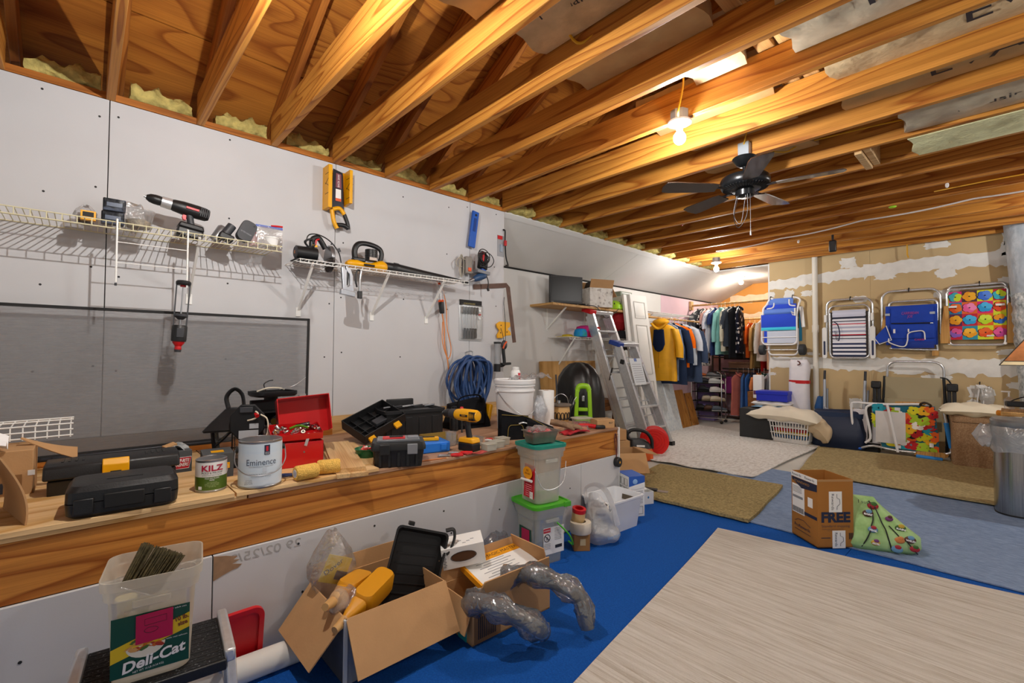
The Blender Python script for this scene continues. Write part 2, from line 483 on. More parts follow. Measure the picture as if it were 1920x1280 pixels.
sm.B('screw_heads', BLACKM, wk, kind='stuff')
# torn drywall paper beside the joint
pts = [(.388, .445), (.43, .437), (.45, .43), (.47, .425), (.455, .415), (.478, .41), (.45, .40), (.485, .39), (.47, .378), (.45, .375), (.42, .365), (.388, .352)]
M().prism([(y, z) for y, z in pts], KX - .001, KX + .0015, 'yz').B('torn_paper', PM('torn_paper_brown', '#9b7b5e', .95, var=.15, vs=30), wk)
PENC = PM('pencil_grey', '#a6a4a2', .8)
txt('29 02/25/22', .05, PENC, wk, (KX + .001, .56, .415), (90, 0, 90), mirror=True, w=.30)

# recess wall, sloped panel, closet shell
RX = -3.98; YB = 9.30; YF = 7.52
wr = struct('wall_recess')
bx('drywall_panel', (RX - .02, 2.95, 0), (RX, 5.20, 2.245), DRYW2, wr)
bx('drywall_panel', (RX - .02, 5.202, 0), (RX, 7.068, 2.245), DRYWW, wr)
bx('drywall_panel', (RX - .02, 7.07, 0), (RX, YB, 2.245), PINK, wr)
bx('return_panel', (RX - .02, 2.939, 0), (WX - .017, 2.955, 2.6), DRYW2, wr)
bx('joint_gap', (RX, 2.955, 2.222), (RX + .004, YB, 2.243), GAPD, wr)
sp = struct('ceiling_slope')
for a, b in ((2.942, 5.38), (5.383, 7.82), (7.823, YB)):
 M().prism([(WX, CZ - .002), (RX, 2.243), (RX - .01, 2.262), (WX - .01, CZ + .016)], a, b, 'xz').B('drywall_panel', DRYW2, sp)
M().prism([(WX + .002, CZ - .004), (WX - .055, CZ - .034), (WX - .055, CZ - .03), (WX + .002, CZ)], 2.943, YF, 'xz').B('corner_bead', WHITE, sp)
cl = struct('ceiling_closet')
bx('drywall_panel', (-3.41, YF + .02, 2.572), (-1.6, YB, 2.59), DRYWW, cl)
wb = struct('wall_closet')
bx('drywall_panel', (-4.05, YB, 0), (-1.6, YB + .02, 1.22), PINK, wb)
bx('drywall_panel', (-4.05, YB, 1.222), (-1.6, YB + .02, 2.62), ORANGEW, wb)
bx('side_panel', (-1.62, YF + .03, 0), (-1.6, YB, 2.6), ORANGEW, wb)
def blob(m, x0, z0, w, h, n=22, rough=.25, seed=0, sharp=False):
 r = random.Random(seed); pts = []
 for i in range(n):
  a = 2 * PI * i / n; k = 1 - rough * r.random()
  c, s_ = math.cos(a), math.sin(a)
  e = .55 if sharp else .8
  pts.append((x0 + w / 2 * k * math.copysign(abs(c) ** e, c), z0 + h / 2 * k * math.copysign(abs(s_) ** e, s_)))
 return pts
def band(x0, z0, x1, z1, h0, h1, n=40, jit=.03, seed=0):
 r = random.Random(seed); top = []; bot = []
 for i in range(n + 1):
  t = i / n; x = x0 + (x1 - x0) * t; z = z0 + (z1 - z0) * t; h = h0 + (h1 - h0) * t
  top.append((x, z + h / 2 + r.uniform(-jit, jit))); bot.append((x + r.uniform(-.01, .01), z - h / 2 + r.uniform(-jit, jit) + (r.random() < .15) * -.03))
 return top + bot[::-1]
MUDO = PM('joint_compound_warm', '#f0d9b8', .85, var=.08, vs=14)
M().prism(band(-3.75, 2.30, -1.7, 2.30, .13, .16, 30, .02, 5), YB - .003, YB + .001, 'xz').B('joint_compound', MUDO, wb)
M().prism(band(-3.9, 1.95, -1.7, 1.99, .10, .16, 26, .02, 6), YB - .003, YB + .001, 'xz').B('joint_compound', MUDO, wb)

wf = struct('wall_far')
bx('wall_core', (-2.47, YF + .014, 0), (3.2, YF + .12, CZ + .2), GAPD, wf)
for a, b in ((-2.47, -1.25), (-1.248, 1.19), (1.192, 3.2)):
 for z0, z1 in ((0.0, 1.118), (1.12, 2.336), (2.338, CZ + .2)):
  bx('drywall_panel', (a, YF, z0), (b, YF + .016, z1), TAN, wf)
bx('corner_bead', (-2.475, YF - .003, 0), (-2.455, YF + .13, CZ), MUD, wf)
def mudp(pts, k=0): M().prism(pts, YF - .0025 - .0006 * k, YF + .001, 'xz').B('joint_compound', MUD, wf)
mudp(band(-2.46, 2.26, -1.3, 2.33, .14, .15, 26, .018, 1)); mudp(band(-1.32, 2.335, .4, 2.34, .15, .17, 40, .016, 2), 1)
mudp(band(-2.46, 1.12, -1.25, 1.11, .16, .15, 26, .014, 3)); mudp(band(-1.27, 1.11, .4, 1.10, .17, .2, 40, .02, 4), 1)
for i, (x, z, w_, h_) in enumerate(((-1.48, 2.47, .22, .17), (-.60, 2.56, .26, .1), (.02, 2.55, .2, .2), (-.52, 2.21, .22, .13), (-1.1, 2.24, .26, .1), (.04, 2.30, .3, .2),
           (-2.20, 2.08, .16, .22), (-1.97, 2.10, .17, .10), (-2.43, 2.12, .1, .1), (-1.36, 1.97, .18, .1), (-.52, 1.96, .25, .14), (.0, 2.06, .24, .12), (-.03, 1.27, .2, .08),
           (-.3, .62, .2, .26), (-.25, .82, .26, .16), (-1.42, .60, .18, .16), (-1.9, 1.25, .2, .05), (.1, .9, .35, .1), (-.9, 1.02, .3, .06), (-.62, .97, .3, .07), (-2.43, .95, .12, .05), (-.02, 2.43, .14, .2))):
 mudp(blob(None, x, z, w_, h_, 26, .32, 20 + i, True), 2)

# ---------------------------------------------------------------- ceiling: joists, rafters, sheathing, batts
ce = struct('ceiling')
jm = None
for i in range(-1, 19):
 y = .067 + .4064 * i
 if jm is None:
  jo = bx('joist', (0, 0, 0), (6.6, .038, .184), JOIST, ce, bev=.003); jm = jo
 else:
  jo = jm.copy(); COL.objects.link(jo)
 jo.location = (WX + .003, y, CZ + RND.uniform(-.002, .002))
# rafters follow the roof pitch beside each joist
SL = math.atan(.5)
rm = None
RZ = CZ + .15
for i in range(-1, 22):
 y = .067 + .4064 * i + .040
 if rm is None:
  rm = ro = M().bb((0, 0, 0), (4.9, .038, .15)).B('rafter', RAFT, ce, bev=.003)
 else:
  ro = rm.copy(); COL.objects.link(ro)
 ro.location = (WX - .30, y, CZ + .03); ro.rotation_euler = (0, -SL, 0)
# plywood sheathing sheets on the rafters
shm = None
for r in range(4):
 for c in range(-1, 5):
  o = bx('sheathing_panel', (0, 0, 0), (1.212, 2.431, .014), SHEATH, ce) if shm is None else shm.copy()
  if shm is None: shm = o
  else: COL.objects.link(o)
  d = 1.219 * r - .451
  o.location = (WX - .45 + d * math.cos(SL) - .158 * math.sin(SL), -1.9 + 2.438 * c + (1.2 if r % 2 else 0) - 1.2, CZ - .045 + d * math.sin(SL) + .158 * math.cos(SL))
  o.rotation_euler = (0, -SL, 0)
M().bb((-.6, -3, .02), (4.6, 11, .03)).B('seam_backing', GAPD, ce, loc=(WX - .45 - .0707, 0, CZ + .096), rot=(0, -26.565, 0))  # black sheet added behind the sheathing so its seams stay dark, not sky
# other roof slope, closes the attic
M().bb((0, -3.2, 0), (4.6, 10.0, .014)).B('roof_panel', SHEATH, ce, loc=(WX + 4.10, 0, CZ + 2.30), rot=(0, 26.6, 0))
bx('gable_panel', (WX, YB + .1, CZ), (3, YB + .12, 5), SHEATH, ce)
# strongback planks that cross over the joists
for x in (-.86, -.765):
 bx('strongback', (x, .3, CZ + .186), (x + .075, 7.4, CZ + .225), PINEY, ce, bev=.002)
# insulation at the eaves
INSY = PM('yellow_fibreglass', '#cdbd74', .98, var=.35, vs=22, bump=1.0, bs=45, spec=.05)
def fluff(name, a, b, parent, mat, n=9, amp=.03, seed=0, loc=None):
 r = random.Random(seed); m = M()
 L_ = b[1] - a[1]; k = int(max(10, L_ / .02)); rings = []
 ph = [r.uniform(0, 6) for _ in range(8)]
 for i in range(k + 1):
  t = i / k; y = a[1] + L_ * t; ring = []
  hh = (b[2] - a[2]) * (.72 + .28 * math.sin(3.1 * t * 2 + ph[0]) * math.sin(9 * t + ph[1]))
  for j in range(16):
   q = 2 * PI * j / 16; c, s_ = math.cos(q), math.sin(q)
   kx = (b[0] - a[0]) / 2; kz = hh / 2
   d = 1 + amp / .05 * (.25 * math.sin(5 * q + 14 * t + ph[2]) + .2 * math.sin(3 * q - 23 * t + ph[3]) + r.uniform(-.12, .12))
   ring.append(V((a[0] + kx + kx * d * math.copysign(abs(c) ** .7, c), y + r.uniform(-.004, .004), a[2] + kz + kz * d * math.copysign(abs(s_) ** .7, s_))))
  rings.append(ring)
 m.loft(rings); return m.B(name, mat, parent, smooth=70)
for i in range(-1, 18):
 y = .067 + .4064 * i
 if i < 7: fluff('eave_insulation', (WX - .10, y + .10, CZ + .04), (WX + .0, y + .385, CZ + .15), ce, INSY, seed=i, amp=.035)
 else: fluff('eave_insulation', (WX - .08, y + .07, CZ + .01), (WX + .07, y + .39, CZ + .115), ce, INSY, seed=i, amp=.02)
# kraft faced batts laid over the right half, some of them with print
KRAFT = PM('kraft_facing', '#d0b78f', .6, var=.2, vs=9, bump=1.0, bs=14, spec=.35)
KRAFTD = PM('kraft_facing_dark', '#c0a070', .6, var=.12, vs=9, bump=.5, bs=8, spec=.3)
FOILF = PM('silvery_facing', '#c9bfa8', .38, .25, var=.2, vs=10, bump=.8, bs=12)
YELLOWB = PM('pale_yellow_batt', '#ecebbb', .98, var=.1, vs=20, bump=.6, bs=60, spec=.05)
def batt(x0, x1, i, z, mat, t=.10, word=None, seed=0, wsz=.12, rot=0):
 y = .067 + .4064 * i + .045; r = random.Random(seed + 40 * i); ph = r.uniform(0, 6)
 def fn(u, v):
  x = x0 + (x1 - x0) * u; yy = y + .353 * v
  return V((x + .012 * math.sin(9 * v + ph), yy, z + (.012 * math.sin(11 * x + ph) * math.sin(7 * v + 2) + .009 * math.sin(31 * x + 5 * v) - .012) * math.sin(PI * v)))
 o = M().grid(fn, max(6, int((x1 - x0) / .06)), 8, -t).B('insulation_batt', mat, ce, smooth=60)
 return o
def batt_text(o, s, x, i, z, size=.1, rz=0, w=None):
 y = .067 + .4064 * i + .22
 txt(s, size, INK, o, (x, y, z - .014), (180, 0, rz), w=w)
spec_ = [(-.66, 1.9), (-1.62, -.90)]
for i in range(1, 10):
 m = (KRAFT, KRAFTD, FOILF)[i % 3] if i not in (9, 10) else YELLOWB
 x0 = {9: -.30, 10: -.5}.get(i, -.66); z = CZ + .10 if i < 8 else CZ + .05
 if i == 9:
  batt(-.42, .42, i, CZ - .005, YELLOWB); batt(.44, 1.9, i, CZ - .005, YELLOWB)
 elif i == 8:
  o = batt(-.42, .52, i, CZ + .02, FOILF); batt_text(o, 'Housing Center', .1, i, CZ + .02, .09); batt(.5, 1.9, i, CZ + .04, FOILF)
 else:
  o = batt(-.62 - .03 * (i % 3), 1.9, i, z, m, seed=i)
  if i in (4, 5, 6, 7):
   batt_text(o, ('EVA', 'R-30', 'EVA', 'EVA')[i - 4], (-.12, -.2, .05, -.1)[i - 4], i, z, .20, 0); batt_text(o, 'Formaldehyde', .6, i, z, .09, 8)
  if i == 4: batt_text(o, '50', -.02, i, z + .02, .1, -90)
 if i < 9:
  o = batt(-1.62 + .05 * (i % 2) + (.40 if i == 5 else 0), -.90, i, z + .05, (KRAFTD, KRAFT)[i % 2], seed=i + 3)
  if i in (3, 5, 6): batt_text(o, 'Formaldehyde', -1.2 + .12 * (i == 5), i, z + .05, .06 if i == 5 else .075, 14 if i == 3 else 0)
# short block nailed between two joists
bx('blocking', (-.70, .067 + .4064 * 9 + .039, CZ - .02), (-.66, .067 + .4064 * 10 - .001, CZ + .16), PINEB, ce, bev=.002)
bx('blocking', (-.655, .067 + .4064 * 9 + .039, CZ + .0), (-.617, .067 + .4064 * 10 - .001, CZ + .17), PINEB, ce, bev=.002)
# pvc pipe down the far wall: column of the structure
PVC = PM('white_pvc', '#e0ddd2', .45)
pv = thing('pvc_pipe', 'white vertical PVC pipe running up the tan wall', 'pipe', (-1.86, 7.475, 0))
M().cyl((0, 0, 0), (0, 0, 1.55), .034).B('lower_length', PVC, pv)
M().cyl((0, 0, 1.50), (0, 0, 1.60), .041).B('coupling', PVC, pv)
M().cyl((0, 0, 1.58), (0, 0, 2.66), .034).B('upper_length', PVC, pv)

# ---------------------------------------------------------------- floor coverings
BLUEC = PM('royal_blue_turf', '#1553a6', .95, var=.22, vs=140, bump=.5, bs=260, spec=.15)
tag(bx('turf_carpet', (KX + .001, -2.0, 0), (-.7165, 3.95, .006), BLUEC, kind=None), 'royal blue turf carpet strip along the white knee wall', 'carpet')
tag(bx('turf_carpet', (-.7135, -2.0, 0), (3.4, 3.95, .006), BLUEC), 'royal blue turf carpet strip beyond the seam, under the beige rug', 'carpet')
def rug(name, label, corners, z0, z1, mat, n=24, curl=None):
 a, b, c, d = [V((p[0], p[1], 0)) for p in corners]
 def fn(u, v):
  p = (a * (1 - u) + b * u) * (1 - v) + (d * (1 - u) + c * u) * v
  e = .004 * math.sin(u * 37 + v * 11) * (1 if (u in (0, 1) or v in (0, 1)) else 0)
  zz = z1 + fz(p.y) + (curl(u, v) if curl else 0)
  return V((p.x + e, p.y + e, zz))
 return tag(M().grid(fn, n, n, z1 - z0 - .0005).B(name, mat), label, 'rug')
# shag with crosswise ribs
def SHAG(name, c0, c1, stretch, scale, bump, bs, bst):
 return STREAK(name, [c0, c1], stretch, scale, .95, bump, bs, 5, [.3, .7], .4, bst)
rug('shag_rug', 'slate blue shag rug with crosswise ribs beyond the royal blue turf', [(-2.05, 3.60), (1.9, 3.58), (1.9, 5.30), (-2.05, 5.24)], .0085, .016, SHAG('slate_blue_shag', '#5d7192', '#94a8c6', (2.2, 16, 1), 8, 1.0, 34, (.5, 1.6, 1)))
rug('basketweave_rug', 'off-white basketweave rug under the ladder feet', [(-3.55, 4.68), (-1.72, 4.76), (-1.69, 6.95), (-3.55, 7.5)], .0165, .026, None or STREAK('offwhite_basketweave', ['#c3bdb6', '#d9d6d1', '#e6e4e0'], (1.6, .7, 1), 26, .9, .9, 34, 2, [.3, .5, .7], 0, (1.6, .8, 1)), 24, lambda u, v: .012 * max(0, v < .02) * math.sin(14 * u) ** 2)
rug('brown_mat', 'golden brown shag mat in front of the white plastic tray', [(-2.53, 3.50), (-1.315, 3.56), (-1.425, 4.66), (-2.59, 4.58)], .0165, .040, PM('golden_brown_shag', '#a8966a', .98, var=.4, vs=60, bump=1.0, bs=130, spec=.05))
rug('brown_rug', 'long golden brown rug before the folded chairs and steel bin', [(-1.47, 5.25), (.9, 5.22), (.9, 7.2), (-1.68, 6.84)], .0275, .036, PM('golden_brown_pile', '#ac9a70', .98, var=.32, vs=45, bump=.9, bs=110, spec=.05))
a86 = rad(9.0); u_ = V((math.cos(a86), math.sin(a86))); v_ = V((math.sin(a86), -math.cos(a86))); k0 = V((-1.414, 3.27))
rug('beige_rug', 'large beige rug with fine brown streaks on the royal blue turf', [k0, k0 + u_ * 2.7, k0 + u_ * 2.7 + v_ * 4.2, k0 + v_ * 4.2], .0065, .017,
 STREAK('beige_streaked_pile', ['#a3988a', '#bbb3a7', '#cac4bb', '#d7d2ca'], (1.6, 40, 1), 1.6, .95, .7, 130, 9, [.28, .42, .54, .72], 1.2, (1, 1, 1)))
# ---------------------------------------------------------------- lamps, fan, cables
PORC = PM('white_porcelain', '#ededea', .3)
BOXB = PM('grey_metal_box', '#a9b0b8', .4, .4)
def lampholder(name, label, x, y, z, W, col, box=True, k=''):
 t = thing(name, label, 'light', (x, y, z), 0)
 r = .009 if k == 'far_from_view' else .034
 lum = W / (PI * 4 * PI * r * r)
 M().ball((0, 0, 0), (r, r, r * 1.1), 20, 12).B('bulb', GLOW('glow_' + name + str(round(x, 2)), col, lum), t)
 M().cyl((0, 0, .032), (0, 0, .075), .017, .02).B('socket', PORC, t)
 if r < .02: M().cyl((0, 0, r * .9), (0, 0, .034), .006, .014).B('bulb_neck', STEEL, t)
 M().lathe([(.02, .062), (.03, .07), (.064, .084), (.066, .094), (.05, .1), (.001, .1)], 28).B('lampholder_base', PORC, t)
 if box: M().cyl((0, 0, .1), (0, 0, .155), .052, seg=8).B('junction_box', BOXB, t)
 return t
names = {'middle': 'bare bulb in a white holder under the joists, nearest the fan', 'by_closet': 'bare twin bulb fitting under the last joists before the closet',
   'in_closet': 'warm glowing bulb on the closet ceiling above the hanging shirts', 'far_from_view': 'bare bulb in a white holder above the workbench ledge',
   'added_fill_near': 'added unseen fill bulb in a white holder over the large beige rug', 'added_fill_far': 'added unseen fill bulb in a white holder over the brown rug'}
for k, x, y, z, W, col in BULBS:
 lampholder('bare_bulb', names[k], x, y, z, W, col, k != 'in_closet', k)
# fan
FANM = PM('black_fan_metal', '#1d1f22', .3, .5)
FANB = PM('dark_walnut_blade', '#2c1c14', .35, coat=.3)
fan = thing('ceiling_fan', 'black ceiling fan with pull chain hanging from a joist', 'fan', (-1.225, 3.295, CZ), 0)
M().box((.0, .0, .035), (.072, .05, .11)).B('mounting_box', BOXB, fan, bev=.004)
M().lathe([(.001, -.075), (.03, -.075), (.05, -.062), (.072, -.028), (.078, -.018), (.074, -.012), (.001, -.012)], 32).B('canopy', FANM, fan)
M().cyl((0, 0, -.14), (0, 0, -.07), .0125).B('downrod', FANM, fan)
M().lathe([(.03, -.135), (.10, -.138), (.145, -.15), (.156, -.17), (.156, -.20), (.148, -.215), (.12, -.228), (.085, -.235), (.06, -.238), (.058, -.275), (.05, -.282), (.001, -.284)], 40).B('motor_housing', FANM, fan)
vm = M()
for k in range(44):
 a = 2 * PI * k / 44
 vm.beam((math.cos(a) * .10, math.sin(a) * .10, -.2345), (math.cos(a) * .145, math.sin(a) * .145, -.2195), .004, .004)
vm.B('vent_ribs', BLACKM, fan)
for k in range(5):
 a = rad(72 * k + 12)
 R_ = Matrix.Rotation(a, 4, 'Z')
 b = M(R_ @ Matrix.Translation((0, 0, -.222)) @ Matrix.Rotation(rad(10), 4, 'X'))
 b.prism([(.19, -.045), (.24, -.055), (.50, -.068), (.55, -.06), (.565, 0), (.55, .06), (.50, .068), (.24, .055), (.19, .045)], -.003, .003)
 bl = b.B('blade', FANB, fan)
 M(R_).beam((.11, 0, -.222), (.25, 0, -.218), .03, .006).B('blade_bracket', FANM, bl)
M().tube([(.045, -.03, -.26), (.047, -.035, -.36), (.047, -.035, -.54)], .0016, 6).B('pull_chain', STEEL, fan)
M().cyl((.047, -.035, -.56), (.047, -.035, -.535), .006).B('chain_pull', STEEL, fan)
M().tube([(-.02, -.05, -.27), (-.05, -.06, -.42), (-.02, -.06, -.50), (.03, -.05, -.42), (.035, -.05, -.28)], .0022, 6, n=6).B('loose_wire', BLACKP, fan)
M().tube([(-.035, -.04, -.27), (-.055, -.05, -.40), (-.01, -.05, -.47), (.02, -.04, -.28)], .0018, 6, n=6).B('loose_wire', GREYP, fan)

ROMEX = PM('yellow_cable_jacket', '#d9a514', .45)
def cable(name, label, pts, r, mat, n=8):
 o = M().tube(pts, r, 6, n=n).B(name, mat); return tag(o, label, 'cable')
cable('electric_cable', 'yellow cable dropping over the joist to the middle bulb', [(-1.19, 2.34, 2.80), (-1.19, 2.36, 2.70), (-1.24, 2.40, 2.585), (-1.27, 2.46, 2.58), (-1.285, 2.5, 2.61)], .005, ROMEX)
cable('electric_cable', 'yellow cable looping between the joists beside the fan', [(-1.22, 3.27, 2.66), (-1.16, 3.20, 2.74), (-1.05, 3.1, 2.76), (-.95, 2.8, 2.73), (-1.1, 2.65, 2.66), (-1.25, 2.55, 2.62)], .005, ROMEX)
cable('electric_cable', 'yellow cable sagging from the fan box to the next joists', [(-1.22, 3.31, 2.66), (-1.05, 3.5, 2.62), (-.95, 3.65, 2.70), (-.5, 3.66, 2.68), (-.3, 3.9, 2.74)], .005, ROMEX)
cable('electric_cable', 'yellow cable stapled under the far joists', [(-.42, 5.12, CZ - .008), (-.1, 5.10, CZ - .008), (.3, 5.12, CZ - .006)], .005, ROMEX)
cable('electric_cable', 'yellow cable hanging down by the kraft batts', [(-1.42, 1.62, 2.86), (-1.40, 1.66, 2.74), (-1.36, 1.69, 2.69), (-1.28, 1.70, 2.70)], .007, ROMEX)
pts = []
for i in range(30):
 t = i / 29; pts.append((-2.6 + 3.3 * t, 6.02 - .62 * t + .03 * math.sin(9 * t), CZ - .012 - .018 * abs(math.sin(13 * t))))
cable('white_cable', 'long thin white cable draped under the far joists', pts, .007, WHITE, 2)
M_ = PM('lime_plastic', '#9bd028', .5)
tag(M().ball((-.72, 5.37, CZ - .010), (.03, .02, .012)).B('lime_balloon_scrap', M_), 'lime green rubber scrap stuck under a far joist', 'scrap')
h = thing('garage_remote', 'small black box hanging from a far joist by its clip', 'device', (-1.36, 6.182, CZ))
M().box((0, 0, -.13), (.07, .045, .13)).B('body', BLACKP, h, bev=.012)
M().tube([(0, 0, -.06), (0, 0, -.01), (0, .01, 0)], .012, 8).B('clip', BLACKM, h)
rb = M().tube([(-.86, 7.40, CZ + .002), (-.86, 7.40, CZ - .12), (-.85, 7.40, CZ - .16)], .008, 6).B('yellow_ribbon', PM('yellow_ribbon', '#d8a21c', .6)); tag(rb, 'short yellow ribbon hanging from the last joist', 'ribbon')
for x, y, z, lb in ((-.33, 4.962, CZ - .018, 'tiny white scrap hanging under the joists right of the fan'), (-1.70, 6.18, CZ - .018, 'tiny white scrap hanging near the black remote')):
 tag(M().ball((x, y, z), (.012, .008, .022), 8, 6).B('paper_scrap', PAPER), lb, 'scrap')
j = thing('junction_box', 'open black junction box with red wires up between the far joists', 'box', (-2.35, 4.60, CZ + .03))
M().cyl((0, 0, 0), (0, 0, .05), .05, seg=10).B('housing', BLACKM, j)
for k in range(3): M().tube([(-.02 + .02 * k, 0, 0), (.0, .01 * k, -.03), (.03, .02 - .01 * k, -.01)], .003, 6, n=4).B('wire', REDP if k < 2 else WHITE, j)

# silver insulated duct at the right
DUCT = STREAK('silver_duct_wrap', ['#7f8891', '#aab3bc', '#d5dade'], (1, 1, .3), 5, .3, .7, 18, 4);
FOILT = STREAK('crumpled_foil_tape', ['#6d7376', '#b6bcbd', '#eef0ef'], (1, 1, .6), 20, .25, 1.0, 40, 4)
d = thing('duct', 'silver wrapped air duct running down beside the tan wall', 'duct', (.16, 7.33, 0))
M().cyl((0, 0, 1.78), (-.03, 0, 2.75), .165, .19, 28).B('wrapped_length', DUCT, d)
def crumple(m, x, z0, z1, r0, r1, seed):
 r = random.Random(seed); rings = []
 for i in range(19):
  t = i / 18; z = z0 + (z1 - z0) * t; rr = r0 + (r1 - r0) * t
  rings.append([V((x + (rr + r.uniform(-.012, .012)) * math.cos(2 * PI * j / 18), (rr + r.uniform(-.012, .012)) * math.sin(2 * PI * j / 18), z)) for j in range(18)])
 return m.loft(rings)
crumple(M(), .0, .0, 1.22, .10, .13, 3).B('foil_taped_length', FOILT, d)
crumple(M(), .0, 1.2, 1.85, .135, .17, 4).B('foil_taped_joint', FOILT, d)
# ---------------------------------------------------------------- upper wall: shelves and hanging tools
# wall frame: local x runs along the wall away from the camera, local -y points into the room
def W(name, label, cat, Y, Z, x=WX, tilt=0, group=None):
 t = thing(name, label, cat, (x, Y, Z), 90, group)
 if tilt: t.rotation_euler = Euler((0, rad(tilt), rad(90)))
 return t
CREAM = WIREC
def wire_shelf(t, L, D, mat, lip=.03, cross=.0254, mid=(.5,), r=.0028):
 m = M()
 for f in (0.02,) + mid + (1,):
  m.cyl((0, -D * f, 0), (L, -D * f, 0), r, seg=6)
 m.cyl((0, -D, -lip), (L, -D, -lip), r, seg=6)
 m.B('long_rods', mat, t)
 m = M(); k = int(L / cross)
 for i in range(k + 1):
  x = .004 + i * cross
  if x > L: break
  m.cyl((x, -.005, .002), (x, -D, .002), .0021, seg=5, cap=False)
  if i % 2 == 0: m.cyl((x, -D - .001, .002), (x, -D - .001, -lip), .0022, seg=5, cap=False)
 m.B('cross_wires', mat, t, kind='stuff')
def bracket(t, x, D, drop, mat):
 m = M(); m.beam((x, -.012, -drop), (x, -D + .02, -.012), .012, .016); m.box((x, -.004, -drop - .02), (.03, .008, .06))
 m.B('bracket', mat, t)
s1 = W('wire_shelf', 'long cream coated wire shelf holding the black drill', 'shelf', -1.1, 1.862)
wire_shelf(s1, 1.965, .335, CREAM, .032)
bracket(s1, 1.555, .335, .30, WIREW)
s2 = W('wire_shelf', 'white wire shelf holding the saw and the yellow leaf blower', 'shelf', .98, 1.815)
wire_shelf(s2, 1.32, .29, WIREW, .022, mid=(.33, .66))
for x in (.09, .62, 1.10): bracket(s2, x, .29, .29, WIREW)
hk = W('wire_shelf_offcut', 'two white wire rods with crossbars hooked over the long shelf', 'wire', .113, 1.868, -2.952)
for x in (0, .284): M().tube([(x, .012, -.002), (x, .004, .008), (x, -.010, .004), (x, -.011, -.02), (x, -.011, -.30)], .0042, 8).B('upright_rod', WIREW, hk)
for z in (-.105, -.205): M().cyl((0, -.011, z), (.284, -.011, z), .0022, seg=6).B('crossbar', WIREW, hk)
M().cyl((0, -.011, -.305), (0, -.011, -.318), .005).B('rubber_tip', DGREY, hk)

# caulking gun hanging from the right rod
cg = W('caulking_gun', 'black and red skeleton caulking gun hanging below the long shelf', 'caulking gun', .385, 1.585, -2.962, 3)
M().lathe([(.001, -.004), (.03, -.004), (.034, .002), (.034, .014), (.028, .02), (.001, .02)], 24).B('end_plate', BLACKP, cg)
M().cyl((0, 0, -.012), (0, 0, -.003), .014).B('plunger_cap', REDP, cg)
for x in (-.029, .029): M().beam((x, 0, .0), (x * .96, 0, -.24), .008, .006).B('side_rail', DGREY, cg)
M().cyl((0, 0, -.23), (0, 0, -.01), .0035).B('push_rod', STEEL, cg)
M().lathe([(.020, -.155), (.030, -.16), (.030, -.168), (.012, -.185)], 20).B('collar', DGREY, cg)
M().lathe([(.001, -.30), (.032, -.30), (.034, -.29), (.034, -.222), (.03, -.215), (.001, -.215)], 24).B('barrel', BLACKP, cg, label='black barrel')
M().box((0, -.03, -.255), (.034, .012, .05)).B('latch', DGREY, cg, bev=.003)
M().lathe([(.014, -.345), (.016, -.34), (.014, -.325), (.026, -.308), (.028, -.298), (.001, -.298)], 20).B('nozzle_ring', REDP, cg)
M().lathe([(.001, -.355), (.014, -.355), (.016, -.342), (.001, -.342)], 16).B('nozzle_tip', DGREY, cg)

def drill(t, body, grip, chuck, batt, trim, tall=.2):
 """cordless drill in the local xz plane, muzzle towards -x, standing on its battery at z=0"""
 top = tall
 m = M()
 rg = []
 for x, rz_, ry, dz in ((-.075, .026, .026, 0), (-.06, .032, .03, 0), (-.02, .037, .034, 0), (.05, .038, .035, 0), (.09, .036, .033, .0), (.105, .028, .027, 0), (.108, .01, .01, 0)):
  rg.append([V((x, ry * math.cos(2 * PI * j / 20), top + dz + rz_ * math.sin(2 * PI * j / 20))) for j in range(20)])
 m.loft(rg).B('motor_housing', body, t)
 vm = M()
 for k in range(5): vm.box((.062 + .009 * k, 0, top), (.004, .070, .05))
 vm.B('vent_ribs', grip, t, bev=.001)
 M().cyl((-.115, 0, top), (-.07, 0, top), .029, .031, 20).B('torque_ring', chuck, t)
 M().lathe([(.001, -.02), (.024, -.02), (.026, -.01), (.026, .01), (.022, .03), (.012, .045), (.001, .046)], 18, X=Matrix.Translation((-.135, 0, top)) @ Matrix.Rotation(-PI / 2, 4, 'Y')).B('chuck', BLACKP, t)
 M().cyl((-.19, 0, top), (-.178, 0, top), .006).B('chuck_jaws', STEEL, t)
 rg = []
 for i in range(7):
  q = i / 6; z = top - .025 - (top - .075) * q; x = .015 + .028 * q
  w_ = .021 - .003 * math.sin(PI * q); d_ = .019 - .002 * math.sin(PI * q)
  rg.append([V((x + w_ * math.cos(2 * PI * j / 14), d_ * math.sin(2 * PI * j / 14), z)) for j in range(14)])
 M().loft(rg).B('grip', grip, t)
 M().prism([(-.012, top - .03), (.004, top - .03), (.006, top - .062), (-.006, top - .066), (-.015, top - .05)], -.009, .009, 'xz').B('trigger', trim, t, bev=.002)
 M().box((.035, 0, .062), (.125, .074, .03), taper=.86).B('battery_shoe', body, t, bev=.008)
 M().box((.035, 0, .024), (.118, .070, .047)).B('battery', batt, t, bev=.007)
 M().box((.022, -.037, top + .002), (.06, .004, .012)).B('nameplate', trim, t, bev=.001)
dr = W('cordless_drill', 'black and red cordless drill standing on the long cream wire shelf', 'drill', .385, 1.866, -3.09, 9)
drill(dr, BLACKP, DGREY, ALU, BLACKP, REDP, .155)

